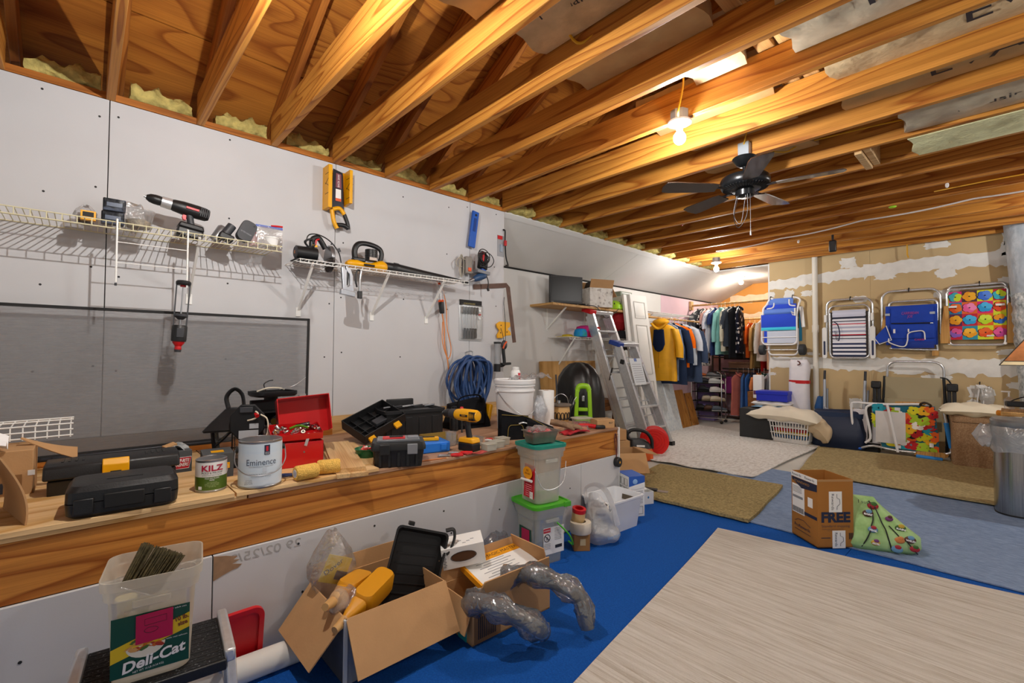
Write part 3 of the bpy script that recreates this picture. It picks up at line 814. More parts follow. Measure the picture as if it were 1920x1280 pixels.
# boxes, tubs and bags on the long shelf
FOILP = STREAK('glossy_black_foil_pack', ['#0c0e12', '#15181f', '#5a6478'], (1, 1, 3), 6, .22, .3, 14, 3)
for i, (z, lb) in enumerate(((0, 'lower glossy black foil pack of the two stacked on the cream shelf'), (.066, 'upper glossy black foil pack of the two stacked on the cream shelf'))):
 b = W('blister_pack', lb, 'pack', .055 + .005 * i, 1.867 + z, -3.09)
 M().box((.045, -.02, .032), (.088, .05, .062)).B('pack_body', FOILP, b, bev=.004)
 M().box((.045, -.046, .032), (.06, .003, .02)).B('label', PM('blue_grey_label', '#35445e', .3), b)
b = W('screw_box', 'small yellow and black box on the cream shelf beside the foil packs', 'box', -.02, 1.867, -3.06)
b.scale = (.8, .8, .75)
M().box((.036, -.02, .03), (.07, .04, .06)).B('box_body', YEL, b, bev=.002)
M().box((.036, -.041, .036), (.05, .002, .03)).B('label', BLACKM, b)
BAGC = CLEAR('clear_bag_film', '#f2f2f2', .18, .15, .22, .6, 22)
BAGM = CLEAR('milky_bag_film', '#eeeeec', .45, .2, .2, .7, 18)
TUBC = CLEAR('clear_tub_plastic', '#eceff0', .16, .1, .16)
TUBM = CLEAR('milky_tub_plastic', '#e9e6d8', .62, .3, .1)
def bagshape(m, w_, d_, h, seed=0, n=14, pinch=.25, amp=.12):
 r = random.Random(seed); ph = [r.uniform(0, 6) for _ in range(6)]; rings = []
 for i in range(n + 1):
  t = i / n; f = (math.sin(PI * min(1, .12 + .5 * t)) if t < .5 else 1 - (1 - pinch) * ((t - .5) * 2) ** 1.6)
  ring = []
  for j in range(20):
   q = 2 * PI * j / 20
   k = 1 + amp * (math.sin(3 * q + ph[0] + 5 * t) * .5 + math.sin(7 * q + ph[1] - 9 * t) * .35 + r.uniform(-.25, .25))
   ring.append(V((w_ / 2 * f * k * math.cos(q), d_ / 2 * f * k * math.sin(q), h * t + .01 * math.sin(5 * q + ph[2]))))
  rings.append(ring)
 return m.loft(rings)
b = W('plastic_bag', 'small dark clear bag of hardware between the yellow box and foil packs', 'bag', -.0, 1.867, -3.14)
bagshape(M(), .09, .04, .09, 3).B('film', BAGC, b)
M().box((0, 0, .03), (.06, .025, .045)).B('hardware', PM('dark_hardware', '#57504c', .6, var=.5, vs=60, bump=.6), b)
b = W('deli_tub', 'clear round deli tub of hardware on the cream shelf', 'tub', .20, 1.867, -3.06)
M().lathe([(.001, .0), (.052, .0), (.066, .085), (.07, .087), (.07, .092), (.065, .092)], 28).B('tub_body', TUBC, b)
M().lathe([(.001, .003), (.048, .003), (.052, .035), (.04, .042), (.001, .04)], 20).B('hardware', PM('brass_hardware', '#9c8d72', .5, var=.5, vs=70, bump=.8, bs=90), b)
b = W('plastic_bag', 'clear bag standing behind the round deli tub', 'bag', .175, 1.867, -3.17)
bagshape(M(), .12, .05, .145, 5, pinch=.8).B('film', BAGC, b)
c = W('battery_charger', 'dark grey battery charger tilted on the cream shelf', 'charger', .665, 1.872, -3.06, 24)
M().loft([rrect(.085, .05, .02, z, 4) if False else [V((p.x, z, p.y + .075)) for p in rrect(.085 * k, .13 * k, .03, 0, 5)] for z, k in ((.02, .95), (-.015, 1), (-.028, .93))]).B('charger_body', DGREY, c)
txt('BATTERY CHARGER', .012, GREYINK, c, (0, -.0285, .06), w=.06)
M().cyl((0.02, -.028, .118), (.02, -.03, .118), .004).B('screw', BLACKM, c)
b = W('drill_battery', 'black drill battery lying against the charger', 'battery', .585, 1.87, -3.06, 20)
M().box((0, 0, .02), (.075, .06, .04)).B('pack_base', BLACKP, b, bev=.008)
M().cyl((-.01, 0, .03), (.004, 0, .10), .024).B('pack_tower', DGREY, b)
b = W('metal_cylinder', 'grey metal canister leaning on the cream shelf by the charger', 'canister', .545, 1.872, -3.10, 28)
M().lathe([(.001, 0), (.026, 0), (.028, .01), (.028, .085), (.02, .095), (.001, .096)], 20).B('body', PM('dull_metal', '#8d8f92', .4, .7), b)
b = W('small_bottle', 'small clear bottle with red cap on the cream shelf', 'bottle', .735, 1.866, -3.06)
M().lathe([(.001, 0), (.021, 0), (.022, .05), (.012, .068), (.011, .075)], 18).B('bottle_body', CLEAR('pinkish_clear', '#e8b8b8', .35, .1, .15), b)
M().cyl((0, 0, .073), (0, 0, .095), .014, .011).B('cap', REDP, b)
b = W('zip_bag', 'zip bag with blue seal and a white tub inside at the shelf end', 'bag', .82, 1.866, -3.06)
M().grid(lambda u, v: (-.075 + .15 * u, -.035 * math.sin(PI * u) * (1 - v) - .004, .005 + .125 * v), 10, 8, .001).B('front_film', BAGC, b)
M().grid(lambda u, v: (-.075 + .15 * u, .035 * math.sin(PI * u) * (1 - v), .005 + .125 * v), 10, 8, .001).B('back_film', BAGM, b)
for z in (.121, .128): M().cyl((-.075, -.002, z), (.075, -.002, z), .0028).B('zip_seal', BLUEP, b)
tb = W('white_tub', 'small white tub inside the zip bag', 'tub', .83, 1.870, -3.06)
M().lathe([(.001, 0), (.036, 0), (.042, .05), (.045, .05), (.045, .058), (.001, .058)], 22).B('tub_body', WHITE, tb)
b = tag(M().tube([(-3.06, .83, 2.000), (-3.06, .86, 2.004), (-3.06, .895, 2.006)], .006, 8).B('red_straw', REDP), 'short red straw lying on the zip bag', 'straw')

# circular saw on the white shelf
SAWG = PM('guard_grey', '#9a9ca0', .3, .8)
cs = W('circular_saw', 'black circular saw with silver guard on the white wire shelf', 'saw', 1.00, 1.819, -3.14)
M().cyl((.0, 0, .062), (.13, 0, .062), .043, .045, 24).B('motor_housing', BLACKP, cs)
M().cyl((-.006, 0, .062), (.002, 0, .062), .034, .042, 24).B('motor_cap', DGREY, cs)
M().box((-.0065, -.0, .062), (.002, .02, .02)).B('badge', PM('copper_badge', '#a66a48', .4), cs)
M().box((.12, 0, .01), (.27, .12, .006)).B('base_plate', BLACKM, cs, bev=.002)
gm = M()
arc = [(.075 * math.cos(rad(a)), .05 + .088 * math.sin(rad(a))) for a in range(-5, 186, 10)]
M().prism(arc, .205, .232, 'yz').B('blade_guard', SAWG, cs, bev=.006)
M().prism([(.08 * math.cos(rad(a)), .035 + .08 * math.sin(rad(a))) for a in range(180, 361, 10)], .212, .226, 'yz').B('lower_guard', PM('dark_guard', '#3a3230', .4, .6), cs)
M().tube([(.10, 0, .10), (.105, 0, .16), (.14, 0, .178), (.165, 0, .15), (.19, 0, .11)], .018, 12, n=6).B('handle', BLACKP, cs)
M().tube([(.118, -.017, .12), (.124, -.018, .155), (.142, -.018, .165)], .006, 8, n=5).B('grip_insert', REDP, cs)
M().box((.115, -.02, .115), (.03, .006, .014)).B('warning_tag', YEL, cs)
M().tube([(.07, -.01, .11), (.05, -.02, .135), (.09, -.02, .155), (.11, -.02, .12), (.08, -.02, .10)], .007, 8, closed=True, n=5).B('coiled_cord', BLACKP, cs)
M().tube([(.06, 0, .12), (.08, 0, .185), (.14, -.01, .196), (.21, -.03, .16), (.26, -.05, .09), (.275, -.06, .02)], .004, 8, n=8).B('cord', BLACKP, cs)
M().box((.262, -.05, .105), (.022, .004, .026), (0, -25, 0)).B('cord_tag', DGREY, cs)

# leaf blower
lb = W('leaf_blower', 'yellow and black leaf blower with its long tube lying on the white shelf', 'leaf blower', 1.33, 1.822, -3.13)
rg = []
for x, zc, rz_, ry in ((0, .03, .012, .02), (.02, .03, .028, .035), (.07, .032, .032, .045), (.12, .03, .022, .04), (.18, .03, .022, .042), (.23, .035, .04, .055), (.265, .036, .046, .056), (.29, .034, .034, .045), (.30, .034, .02, .03)):
 rg.append([V((x, ry * math.cos(2 * PI * j / 20), zc + rz_ * math.sin(2 * PI * j / 20))) for j in range(20)])
M().loft(rg).B('fan_housing', YEL, lb)
M().box((.15, -.045, .028), (.08, .012, .014)).B('grip_slot', BLACKM, lb, bev=.004)
M().tube([(.065, 0, .055), (.06, 0, .13), (.09, 0, .178), (.16, 0, .188), (.24, 0, .17), (.265, 0, .13), (.25, 0, .06)], .016, 12, n=6, flat=1.3).B('handle', BLACKP, lb)
M().box((.09, 0, .064), (.09, .05, .03)).B('handle_base', BLACKP, lb, bev=.008)
m = M()
for k in range(5): m.cyl((.185, 0, .088 + .013 * k), (.185, 0, .097 + .013 * k), .044, seg=24)
m.cyl((.185, 0, .07), (.185, 0, .15), .040, seg=24); m.B('air_filter', BLACKP, lb)
M().box((.18, -.041, .078), (.055, .006, .02)).B('label', PM('silver_label', '#b8a79a', .4), lb)
rg = []
for x, z, r0 in ((.285, .035, .03), (.33, .03, .036), (.36, .028, .038), (.365, .028, .043), (.40, .026, .043), (.402, .026, .039), (.62, .010, .035), (.80, .003, .028), (.95, .0, .017), (1.055, -.004, .012)):
 rg.append([V((x, r0 * .8 * math.cos(2 * PI * j / 18), z + .012 + r0 * math.sin(2 * PI * j / 18))) for j in range(18)])
M().loft(rg).B('blower_tube', BLACKP, lb)
# two small tools hooked on the shelf lip
st = W('staple_gun', 'chrome staple gun hooked over the front of the white shelf', 'staple gun', 1.262, 1.62, -2.978)
M().prism([(-.005, .0), (.06, .0), (.052, .03), (.048, .12), (.032, .165), (-.0, .185), (.0, .15), (.022, .13), (.03, .06), (.012, .045), (.006, .06), (.006, .15), (-.02, .18), (-.03, .17), (-.02, .04), (-.03, .01)], -.012, .012, 'xz').B('body', PM('chromed_body', '#b9bec6', .25, .9), st, bev=.003)
M().box((.012, 0, .10), (.012, .02, .09), (0, 4, 0)).B('grip', BLACKP, st, bev=.004)
M().prism([(-.035, -.006), (.062, -.02), (.066, .014), (-.03, .03)], -.016, .016, 'xz').B('magazine', PM('chromed_body', '#b9bec6'), st, bev=.003)
st = W('hand_punch', 'small black and silver hand tool hanging beside the staple gun', 'tool', 1.362, 1.62, -2.978)
M().tube([(0, 0, .02), (.0, 0, .10), (.008, 0, .16)], .009, 8).B('shaft', STEEL, st)
M().box((.0, 0, .0), (.03, .022, .05)).B('foot', BLACKP, st, bev=.003)
M().tube([(-.02, 0, .05), (-.03, 0, .10), (-.02, 0, .16), (0, 0, .165)], .006, 8, n=4).B('grip', BLACKP, st)

# mitre box with its saw
mb = W('mitre_box', 'yellow mitre box hanging high on the wall with a backsaw in it', 'mitre box', 1.222, 2.235)
for x in (.0, .150):
 M().prism([(x, 0), (x + .028, 0), (x + .028, .30), (x, .30)] if x == 0 else [(x, .06), (x + .024, .06), (x + .024, .30), (x, .30)], -.105, -.004, 'xz').B('side_wall', YEL, mb, bev=.003)
M().prism([(.0, .0), (.174, .06), (.174, .30), (.0, .30)], -.006, -.001, 'xz').B('floor', YEL, mb)
for x in (-.0006, .0286, .1495, .1745):
 for z, a in ((.10, 0), (.15, 45), (.24, 0), (.20, -45)):
  if x < .1 or z > .08: M().beam((x, -.106, z), (x, -.05, z + (.03 if a > 0 else -.03 if a < 0 else 0)), .0016, .003).B('saw_slot', BLACKM, mb)
sw = W('backsaw', 'backsaw with yellow and black handle held in the mitre box', 'saw', 1.262, 2.10, WX + .05)
M().prism([(.0, .14), (.095, .115), (.08, .415), (.012, .43)], -.004, -.001, 'xz').B('blade', PM('dark_saw_steel', '#34343a', .35, .6), sw)
M().prism([(.03, .30), (.072, .298), (.068, .40), (.032, .403)], -.0065, -.0045, 'xz').B('blade_label', PM('maroon_label', '#7d4450', .5), sw)
M().prism([(.03, .21), (.07, .208), (.068, .29), (.031, .29)], -.0065, -.0045, 'xz').B('blade_label', PAPER, sw)
txt('BACK SAW', .02, WHITEINK, sw, (.051, -.0068, .35), (90, -90, 0), w=.09)
M().beam((.03, -.0068, .215), (.07, -.0068, .215), .001, .02).B('label_stripe', PM('orange_print', '#d9582a', .5), sw)
M().tube([(.005, -.004, .14), (.02, -.004, .06), (.045, -.004, .01)], .015, 10, n=5).B('handle_frame', YEL, sw)
M().tube([(.01, -.004, .14), (.06, -.004, .155), (.095, -.004, .12)], .015, 10, n=5).B('handle_top', YEL, sw)
M().tube([(.095, -.004, .12), (.12, -.004, .06), (.125, -.004, .02)], .014, 10, n=5).B('handle_bow', BLACKP, sw)
M().tube([(.125, -.004, .025), (.09, -.004, .04), (.045, -.004, .035)], .016, 10, n=5).B('handle_grip', BLACKP, sw)

# window screen leaning on the wall
SCR = bpy.data.materials.new('screen_mesh'); SCR.use_nodes = True
def _scr():
 nt = SCR.node_tree; b = nt.nodes['Principled BSDF']; b.inputs['Base Color'].default_value = hx('#8c8c8e'); b.inputs['Roughness'].default_value = .6
 t = nt.nodes.new('ShaderNodeBsdfTransparent'); mx = nt.nodes.new('ShaderNodeMixShader'); o = nt.nodes['Material Output']
 tc = nt.nodes.new('ShaderNodeTexCoord'); mp = nt.nodes.new('ShaderNodeMapping'); mp.inputs['Scale'].default_value = (6, 6, 60); n = nt.nodes.new('ShaderNodeTexNoise'); n.inputs['Scale'].default_value = 2; n.inputs['Detail'].default_value = 2
 nt.links.new(tc.outputs['Object'], mp.inputs[0]); nt.links.new(mp.outputs[0], n.inputs['Vector'])
 mr = nt.nodes.new('ShaderNodeMapRange'); mr.inputs[1].default_value = .3; mr.inputs[2].default_value = .7; mr.inputs[3].default_value = .32; mr.inputs[4].default_value = .44
 nt.links.new(n.outputs['Fac'], mr.inputs[0]); nt.links.new(mr.outputs[0], mx.inputs[0]); nt.links.new(t.outputs[0], mx.inputs[1]); nt.links.new(b.outputs[0], mx.inputs[2]); nt.links.new(mx.outputs[0], o.inputs[0])
_scr()
sc = thing('window_screen', 'large black framed window screen leaning against the wall panels', 'window screen', (WX + .045, -.9, .703), 90, rot=None)
sc.rotation_euler = Euler((rad(2.0), 0, rad(90)))
M().bb((.012, -.003, .01), (2.01, -.002, .745)).B('mesh_panel', SCR, sc)
for n_, a, b_ in (('top_rail', (0, -.010, .742), (2.022, .0, .757)), ('bottom_rail', (0, -.010, 0), (2.022, .0, .015)), ('side_rail', (2.007, -.010, .0), (2.022, .0, .757)), ('side_rail', (0, -.010, 0), (.015, .0, .757))):
 bx(n_, a, b_, BLACKM, sc, bev=.002)
# tools at the far end of the wall
T1 = PM('tool_blue', '#1756b4', .45)
lv = W('blue_level', 'long bright blue bar tool hanging at the joint of the wall panels', 'tool', 2.50, 2.20, WX + .02, 8)
M().box((0.02, -.02, .14), (.07, .022, .33)).B('bar', T1, lv, bev=.004)
M().box((.02, -.0325, .18), (.028, .003, .12)).B('vial_slot', PM('dark_blue_slot', '#0d3c85', .4), lv)
M().cyl((.02, -.01, .27), (.02, -.036, .27), .01).B('hang_hole', BLACKM, lv)
jg = W('jigsaw', 'red and black jigsaw hanging in a tangle of black cord', 'saw', 2.52, 1.99, WX + .03)
M().prism([(.04, .0), (.12, -.02), (.13, .05), (.11, .14), (.07, .15), (.05, .08)], -.09, -.03, 'xz').B('body', BLACKP, jg, bev=.01)
M().prism([(.055, .06), (.075, .05), (.085, .13), (.065, .14)], -.094, -.028, 'xz').B('red_panel', REDP, jg, bev=.004)
M().box((.075, -.06, -.04), (.14, .075, .03), (0, 6, 0)).B('shoe', GREYP, jg, bev=.004)
r = random.Random(3)
for k in range(5):
 c0 = (.075 + r.uniform(-.03, .03), -.10 - .004 * k, .07 + r.uniform(-.03, .03)); ra = .06 + r.uniform(-.015, .03)
 M().tube([(c0[0] + ra * math.cos(a * PI / 4), c0[1] + .01 * math.sin(a), c0[2] + ra * .9 * math.sin(a * PI / 4)) for a in range(8)], .0042, 6, closed=True, n=4).B('cord', BLACKP, jg)
bd = W('corded_drill', 'blue corded drill hanging with its chuck towards the blower tube', 'drill', 2.53, 1.89, WX + .06, -24)
M().lathe([(.001, -.08), (.018, -.08), (.026, -.06), (.033, -.02), (.034, .05), (.026, .062), (.001, .064)], 20, X=Matrix.Translation((.05, -.03, .0)) @ Matrix.Rotation(PI / 2, 4, 'Y')).B('motor_housing', PM('navy_tool', '#26476e', .45), bd)
M().cyl((-.075, -.03, 0), (-.03, -.03, 0), .012, .016).B('chuck', STEEL, bd)
M().prism([(.07, .0), (.125, .01), (.15, .11), (.11, .115), (.085, .05)], -.05, -.012, 'xz').B('grip', T1, bd, bev=.01)
M().tube([(.12, -.03, .04), (.10, -.06, -.06), (.08, -.05, -.12)], .005, 8, n=5).B('cord', BLACKP, bd)
M().box((.078, -.05, -.13), (.018, .018, .03)).B('plug', BLACKP, bd, bev=.003)
sn = W('palm_sander', 'grey sander with a coiled grey cord hanging beside the corded drill', 'sander', 2.425, 1.94, WX + .02)
sn.scale = (.8, .8, .8)
M().box((.06, -.035, .08), (.09, .06, .19)).B('body', PM('warm_grey_tool', '#8b857e', .5), sn, bev=.012)
M().box((.06, -.07, .03), (.04, .012, .04)).B('switch', PM('orange_tool', '#e0541c', .4), sn, bev=.004)
for k in range(5): M().tube([(-.01 + .02 * math.cos(a * PI / 4) * (1 + .5 * k / 4) - .008 * k, -.03 - .006 * k, .06 + (.10 + .006 * k) * math.sin(a * PI / 4)) for a in range(8)], .0038, 6, closed=True, n=4).B('cord', PM('grey_cord', '#a9a294', .6), sn)
M().tube([(.02, -.05, .13), (-.06, -.05, .15), (-.11, -.05, .10), (-.09, -.05, .05), (-.03, -.05, .05)], .0045, 6, n=6).B('cord', PM('grey_cord', '#a9a294'), sn)
pb = W('pry_bar', 'black pry bar hanging at the edge of the sloped panel', 'pry bar', 2.925, 2.06, WX + .004, 2)
M().tube([(-.02, -.012, .345), (0, -.014, .34), (.004, -.014, .25), (.02, -.014, .10), (.045, -.02, .02), (.03, -.035, .005), (.0, -.04, .0)], .011, 8, n=4, flat=.6).B('bar', BLACKM, pb)
M().box((.002, -.022, .22), (.026, .014, .05)).B('price_tag', PM('red_tag', '#b8262a', .5), pb)
bp_ = W('blister_card', 'small red and white blister card hanging behind the pry bar', 'pack', 2.865, 2.17)
M().box((.03, -.003, .08), (.085, .003, .20)).B('card', CLEAR('clear_card', '#dfe4ea', .35, .1, .15), bp_)
M().box((.02, -.006, .16), (.06, .002, .035)).B('header', REDP, bp_)
M().box((.035, -.008, .06), (.03, .010, .07)).B('tool', PM('pale_steel', '#9fb0c0', .4, .5), bp_)
sq = W('framing_square', 'rusty brown framing square hanging over the wall corner', 'square', 2.566, 1.85, WX + .006)
M().prism([(0, .0), (.40, .055), (.445, .02), (.53, -.51), (.485, -.515), (.395, .01), (.0, -.045)], -.004, -.001, 'xz').B('blades', PM('rusty_steel', '#6b5349', .7, .3, var=.25, vs=14), sq)
sdp = W('screwdriver_set', 'clear blister pack of screwdrivers hanging on the wall', 'tool set', 2.405, 1.345)
M().box((.135, -.004, .18), (.25, .004, .36)).B('backing_card', PM('silver_card', '#c8cacb', .3, .3), sdp, bev=.003)
M().box((.135, -.02, .165), (.235, .03, .31)).B('blister', CLEAR('blister_shell', '#ffffff', .06, .08, .22), sdp, bev=.008)
M().box((.135, -.007, .335), (.25, .003, .05)).B('header_strip', BLACKM, sdp)
txt('SCREWDRIVERS', .022, PM('gold_ink', '#b5a45a', .5), sdp, (.12, -.0088, .325), w=.13)
for k in range(6):
 x = .045 + .032 * k; top = k % 1 == 0
 M().lathe([(.001, 0), (.010, 0), (.012, .02), (.009, .05), (.011, .062), (.001, .066)], 10, (x, -.018, .235)).B('screwdriver_handle', DGREY, sdp)
 M().cyl((x, -.018, .09), (x, -.018, .235), .0035, seg=8).B('screwdriver_shaft', STEEL, sdp)
for k in range(5):
 x = .06 + .03 * k
 M().lathe([(.001, 0), (.012, 0), (.014, .03), (.010, .07), (.012, .085), (.001, .09)], 10, (x, -.02, .02)).B('screwdriver_handle', DGREY, sdp)
for k in range(3): M().box((.225, -.02, .20 + .035 * k), (.03, .008, .016)).B('bit_row', REDP if k == 1 else STEEL, sdp)
ol = W('trouble_light', 'orange and black trouble light hanging on its orange cord', 'work light', 2.185, 1.54, WX + .02, -7)
M().lathe([(.001, .0), (.018, .0), (.022, .02), (.024, .08), (.022, .10), (.001, .102)], 16, (0.02, -.035, .02)).B('grip', BLACKP, ol)
M().lathe([(.022, .0), (.026, .01), (.022, .02)], 16, (.02, -.035, .115)).B('collar', PM('orange_tool', '#e0541c'), ol)
M().lathe([(.02, 0), (.026, .04), (.022, .10), (.01, .13)], 16, (.02, -.035, .13)).B('guard_glass', TUBC, ol)
m = M()
for k in range(6): a = PI * k / 3; m.tube([(.02 + .024 * math.cos(a), -.035 + .024 * math.sin(a), .13), (.02 + .029 * math.cos(a), -.035 + .029 * math.sin(a), .19), (.02 + .012 * math.cos(a), -.035 + .012 * math.sin(a), .265)], .002, 5)
m.B('guard_wires', STEEL, ol)
M().tube([(.02, -.035, .262), (.02, -.03, .285), (.02, -.012, .29)], .012, 8).B('hook', PM('orange_tool', '#e0541c'), ol)
ORC = PM('orange_cord', '#e08a45', .55)
M().tube([(.02, -.035, .02), (.03, -.03, -.1), (.02, -.03, -.25), (.035, -.03, -.40), (.03, -.03, -.55)], .005, 8, n=8).B('cord', ORC, ol)
M().tube([(.04, -.03, .26), (.07, -.03, .10), (.06, -.03, -.1), (.08, -.03, -.28), (.04, -.03, -.36), (-.0, -.03, -.22), (.02, -.03, -.05)], .004, 8, n=8).B('cord_loop', ORC, ol)
yc = W('corner_clamp', 'yellow plastic corner template hanging on a string by the wall corner', 'template', 2.835, 1.405, WX + .012)
M().prism([(-.01, .10), (.03, .125), (.16, .125), (.165, .085), (.13, .06), (.17, .03), (.175, -.0), (.11, -.005), (.06, -.03), (.005, -.03), (.0, .0), (.03, .04), (.0, .07)], -.02, -.004, 'xz').B('plate', YEL, yc, bev=.003)
for x, z in ((.045, .09), (.04, .02), (.12, .03)): M().cyl((x, -.021, z), (x, -.02, z), .006).B('hole', BLACKM, yc)
M().tube([(.10, -.022, -.08), (.095, -.024, .12), (.085, -.012, .30), (.092, -.01, .36)], .003, 6).B('hanging_string', BLACKM, yc)
kg = W('cordless_caulk_gun', 'cordless caulk gun with clear barrel hanging by the wall corner', 'caulking gun', 2.80, 1.11, WX + .07, 3)
M().cyl((0, 0, .02), (-.008, 0, .22), .030, seg=20).B('barrel', CLEAR('smoky_barrel', '#c8ccd0', .4, .12, .2), kg)
M().cyl((-.008, 0, .21), (-.009, 0, .228), .034).B('barrel_cap', BLACKP, kg)
M().cyl((.002, 0, -.045), (0, 0, .025), .032, .033).B('barrel_base', BLACKP, kg)
M().tube([(.03, 0, .01), (.085, 0, .03), (.07, 0, .14), (.065, 0, .20)], .016, 10, n=6).B('grip', BLACKP, kg)
M().ball((.075, 0, .205), (.034, .024, .045), 14, 8).B('gear_housing', DGREY, kg)
M().tube([(.045, -.022, .17), (.06, -.025, .21), (.085, -.022, .235)], .008, 8, n=4).B('trigger_ring', PM('orange_tool', '#e0541c'), kg)
M().box((.10, 0, .03), (.11, .05, .022), (0, -6, 0)).B('battery', BLACKP, kg, bev=.005)
M().tube([(.06, -.01, .245), (.05, -.0, .3), (.052, .03, .36)], .003, 6).B('hanging_string', BLACKM, kg)
# the coiled blue hose on its hook
HOSE = PM('blue_hose', '#2b4a7c', .5, var=.12, vs=20)
hs = W('coiled_hose', 'thick coiled blue hose hanging from a wall hook', 'hose', 2.36, 1.19, WX + .075)
M().tube([(.13, .07, .05), (.13, .0, .06), (.13, -.03, .05), (.13, -.035, -.02)], .006, 8).B('hook', STEEL, hs)
r = random.Random(11)
for k in range(17):
 wd = .06 + .014 * k + r.uniform(-.02, .02); ln = .36 + r.uniform(-.04, .10); sh = r.uniform(-.05, .04); yo = -.01 + (k % 5) * -.022
 top = (.10 + r.uniform(-.03, .03), yo, r.uniform(-.02, .02))
 M().tube([top, (top[0] + wd * .6, yo - .01, -.05), (top[0] + wd * .72 + sh, yo, -ln * .6), (top[0] + sh + wd * .35, yo, -ln), (top[0] + sh - wd * .35, yo - .01, -ln - .01), (top[0] - wd * .72 + sh, yo, -ln * .6), (top[0] - wd * .55, yo - .01, -.05)], .0105, 8, closed=True, n=5).B('hose_loop', HOSE, hs)
for k in range(4):
 x = .02 + .05 * k
 M().tube([(x, -.05, -.2), (x - .02 + .05 * k * .4, -.09, -.33), (x + .04, -.10, -.44), (x + .10, -.08, -.49)], .0105, 8, n=6).B('hose_end', HOSE, hs)
# ---------------------------------------------------------------- things on the ledge
LZ2 = LZ + .0185
def G(name, label, cat, X, Y, z=LZ, rz=90, group=None, rot=None):
 t = thing(name, label, cat, (X, Y, z), rz, group)
 if rot: t.rotation_euler = Euler([rad(a) for a in rot])
 return t
def closed_box(t, w_, d_, h, mat, bev=.002, seam=None):
 M().box((0, 0, h / 2), (w_, d_, h)).B('carton', mat, t, bev=bev)
 if seam: M().box((0, 0, h + .0006), (w_ * .99, .045, .001)).B('tape', seam, t)
TAPE = PM('brown_tape', '#b08b5b', .35)
# cardboard boxes at the near end
b = G('cardboard_box', 'cardboard carton with a printed window on its end, under the wire shelf piece', 'box', -2.74, -.235, LZ)
M().box((0, 0, .095), (.21, .24, .19)).B('carton', CARD, b, bev=.003)
M().box((.0, -.1205, .06), (.15, .002, .075)).B('printed_window', PM('printed_brown', '#8b6239', .6, var=.1, vs=20), b)
M().box((.02, -.122, .05), (.012, .001, .04)).B('print_mark', INK, b); txt('KEEP UPRIGHT', .012, INK, b, (.045, -.1222, .06), w=.04)
M().box((.10, -.1206, .10), (.02, .002, .02)).B('tape_scrap', WHITE, b)
M().grid(lambda u, v: (.06 + .17 * u, .02 - .03 * v, .19 + .03 * (1 - u) ** 2 - .045 * u * v - .03 * u), 10, 6, .004).B('torn_flap', CARD, b)
b = G('cardboard_box', 'open cardboard box lying on its side at the near end of the ledge', 'box', -2.28, -.30, LZ2, 100)
M().grid(lambda u, v: (.10 + .06 * math.sin(PI * u * .6) - .02 * v, -.16 + .3 * v, .22 - .22 * u), 12, 8, .005).B('bowed_flap', CARD, b)
M().box((-.02, .12, .11), (.22, .006, .22)).B('side_panel', CARD, b); M().box((-.02, 0, .003), (.22, .24, .006)).B('base_panel', CARDIN, b)
M().box((-.02, 0, .222), (.22, .24, .005)).B('side_panel', CARD, b)
pc = M().grid(lambda u, v: (-2.66 + .10 * v, -.33 + .13 * u, .855 + .05 * math.sin(2.5 * u) * (1 - v * .6) + .02 * math.sin(9 * v)), 10, 8, .002).B('white_cloth', PM('white_cloth', '#f1f1f1', .9)); tag(pc, 'crumpled white cloth on the near carton', 'cloth')
ws = G('wire_shelf_piece', 'short white wire shelf section lying on the carton beside the screen', 'shelf', -2.80, -.62, .862)
m = M()
for y, z in ((0, .0), (0, .025), (0, .05), (.12, .055), (.20, .055)): m.cyl((0, y, z), (.60, y, z + .006), .0034, seg=7)
m.B('long_rods', WIREW, ws)
for k in range(17): M().tube([(.015 + .036 * k, 0, -.002), (.015 + .036 * k, 0, .052), (.015 + .036 * k, .10, .056), (.015 + .036 * k, .20, .056)], .0026, 6).B('cross_rod', WIREW, ws)

# long toolbox and black case
tb = G('toolbox', 'long black toolbox with a yellow latch behind the black case', 'toolbox', -2.58, .115, LZ, 88)
prof = [(-.082, .0), (.082, 0), (.09, .07), (.095, .078), (-.095, .078), (-.09, .07)]
M().prism([(p[0] * .9, p[1]) for p in prof[:2]] + [(.088, .076), (-.088, .076)], -.20, .20, 'yz').B('tray_body', BLACKP, tb, bev=.006)
M().prism([(-.10, .080), (.10, .080), (.10, .088), (.085, .128), (.06, .138), (-.06, .138), (-.085, .128), (-.10, .088)], -.212, .212, 'yz').B('lid', BLACKP, tb, bev=.008)
for k in range(4):
 for s_ in (-1, 1): M().box((s_ * (.10 + .02 * k), 0, .138), (.008, .09, .006)).B('lid_rib', BLACKP, tb, bev=.001)
M().prism([(-.104, .052), (-.106, .12), (-.088, .142), (-.08, .142), (-.099, .118), (-.097, .052)], -.042, .042, 'yz').B('latch', YEL, tb, bev=.003)
for k in range(3): M().box((0, -.107, .07 + .011 * k), (.034, .003, .004)).B('latch_slot', BLACKM, tb)
cs = G('tool_case', 'flat black moulded tool case lying at the ledge front', 'tool case', -2.20, .125, LZ2, 87)
rg = []
for z, dw, dd in ((0, -.03, -.02), (.012, 0, 0), (.048, .006, .004), (.05, .006, .004)): rg.append(rrect(.30 + dw, .205 + dd, .03, z, 4))
M().loft(rg).B('lower_shell', BLACKP, cs, smooth=24)
rg = []
for z, dw, dd in ((.053, .006, .004), (.088, .004, .0), (.106, -.022, -.02), (.108, -.03, -.03)): rg.append(rrect(.30 + dw, .205 + dd, .03, z, 4))
M().loft(rg).B('upper_shell', BLACKP, cs, smooth=20)
M().box((0, -.105, .05), (.11, .016, .05)).B('handle_recess', PM('deep_black', '#0c0c0d', .6), cs, bev=.004)
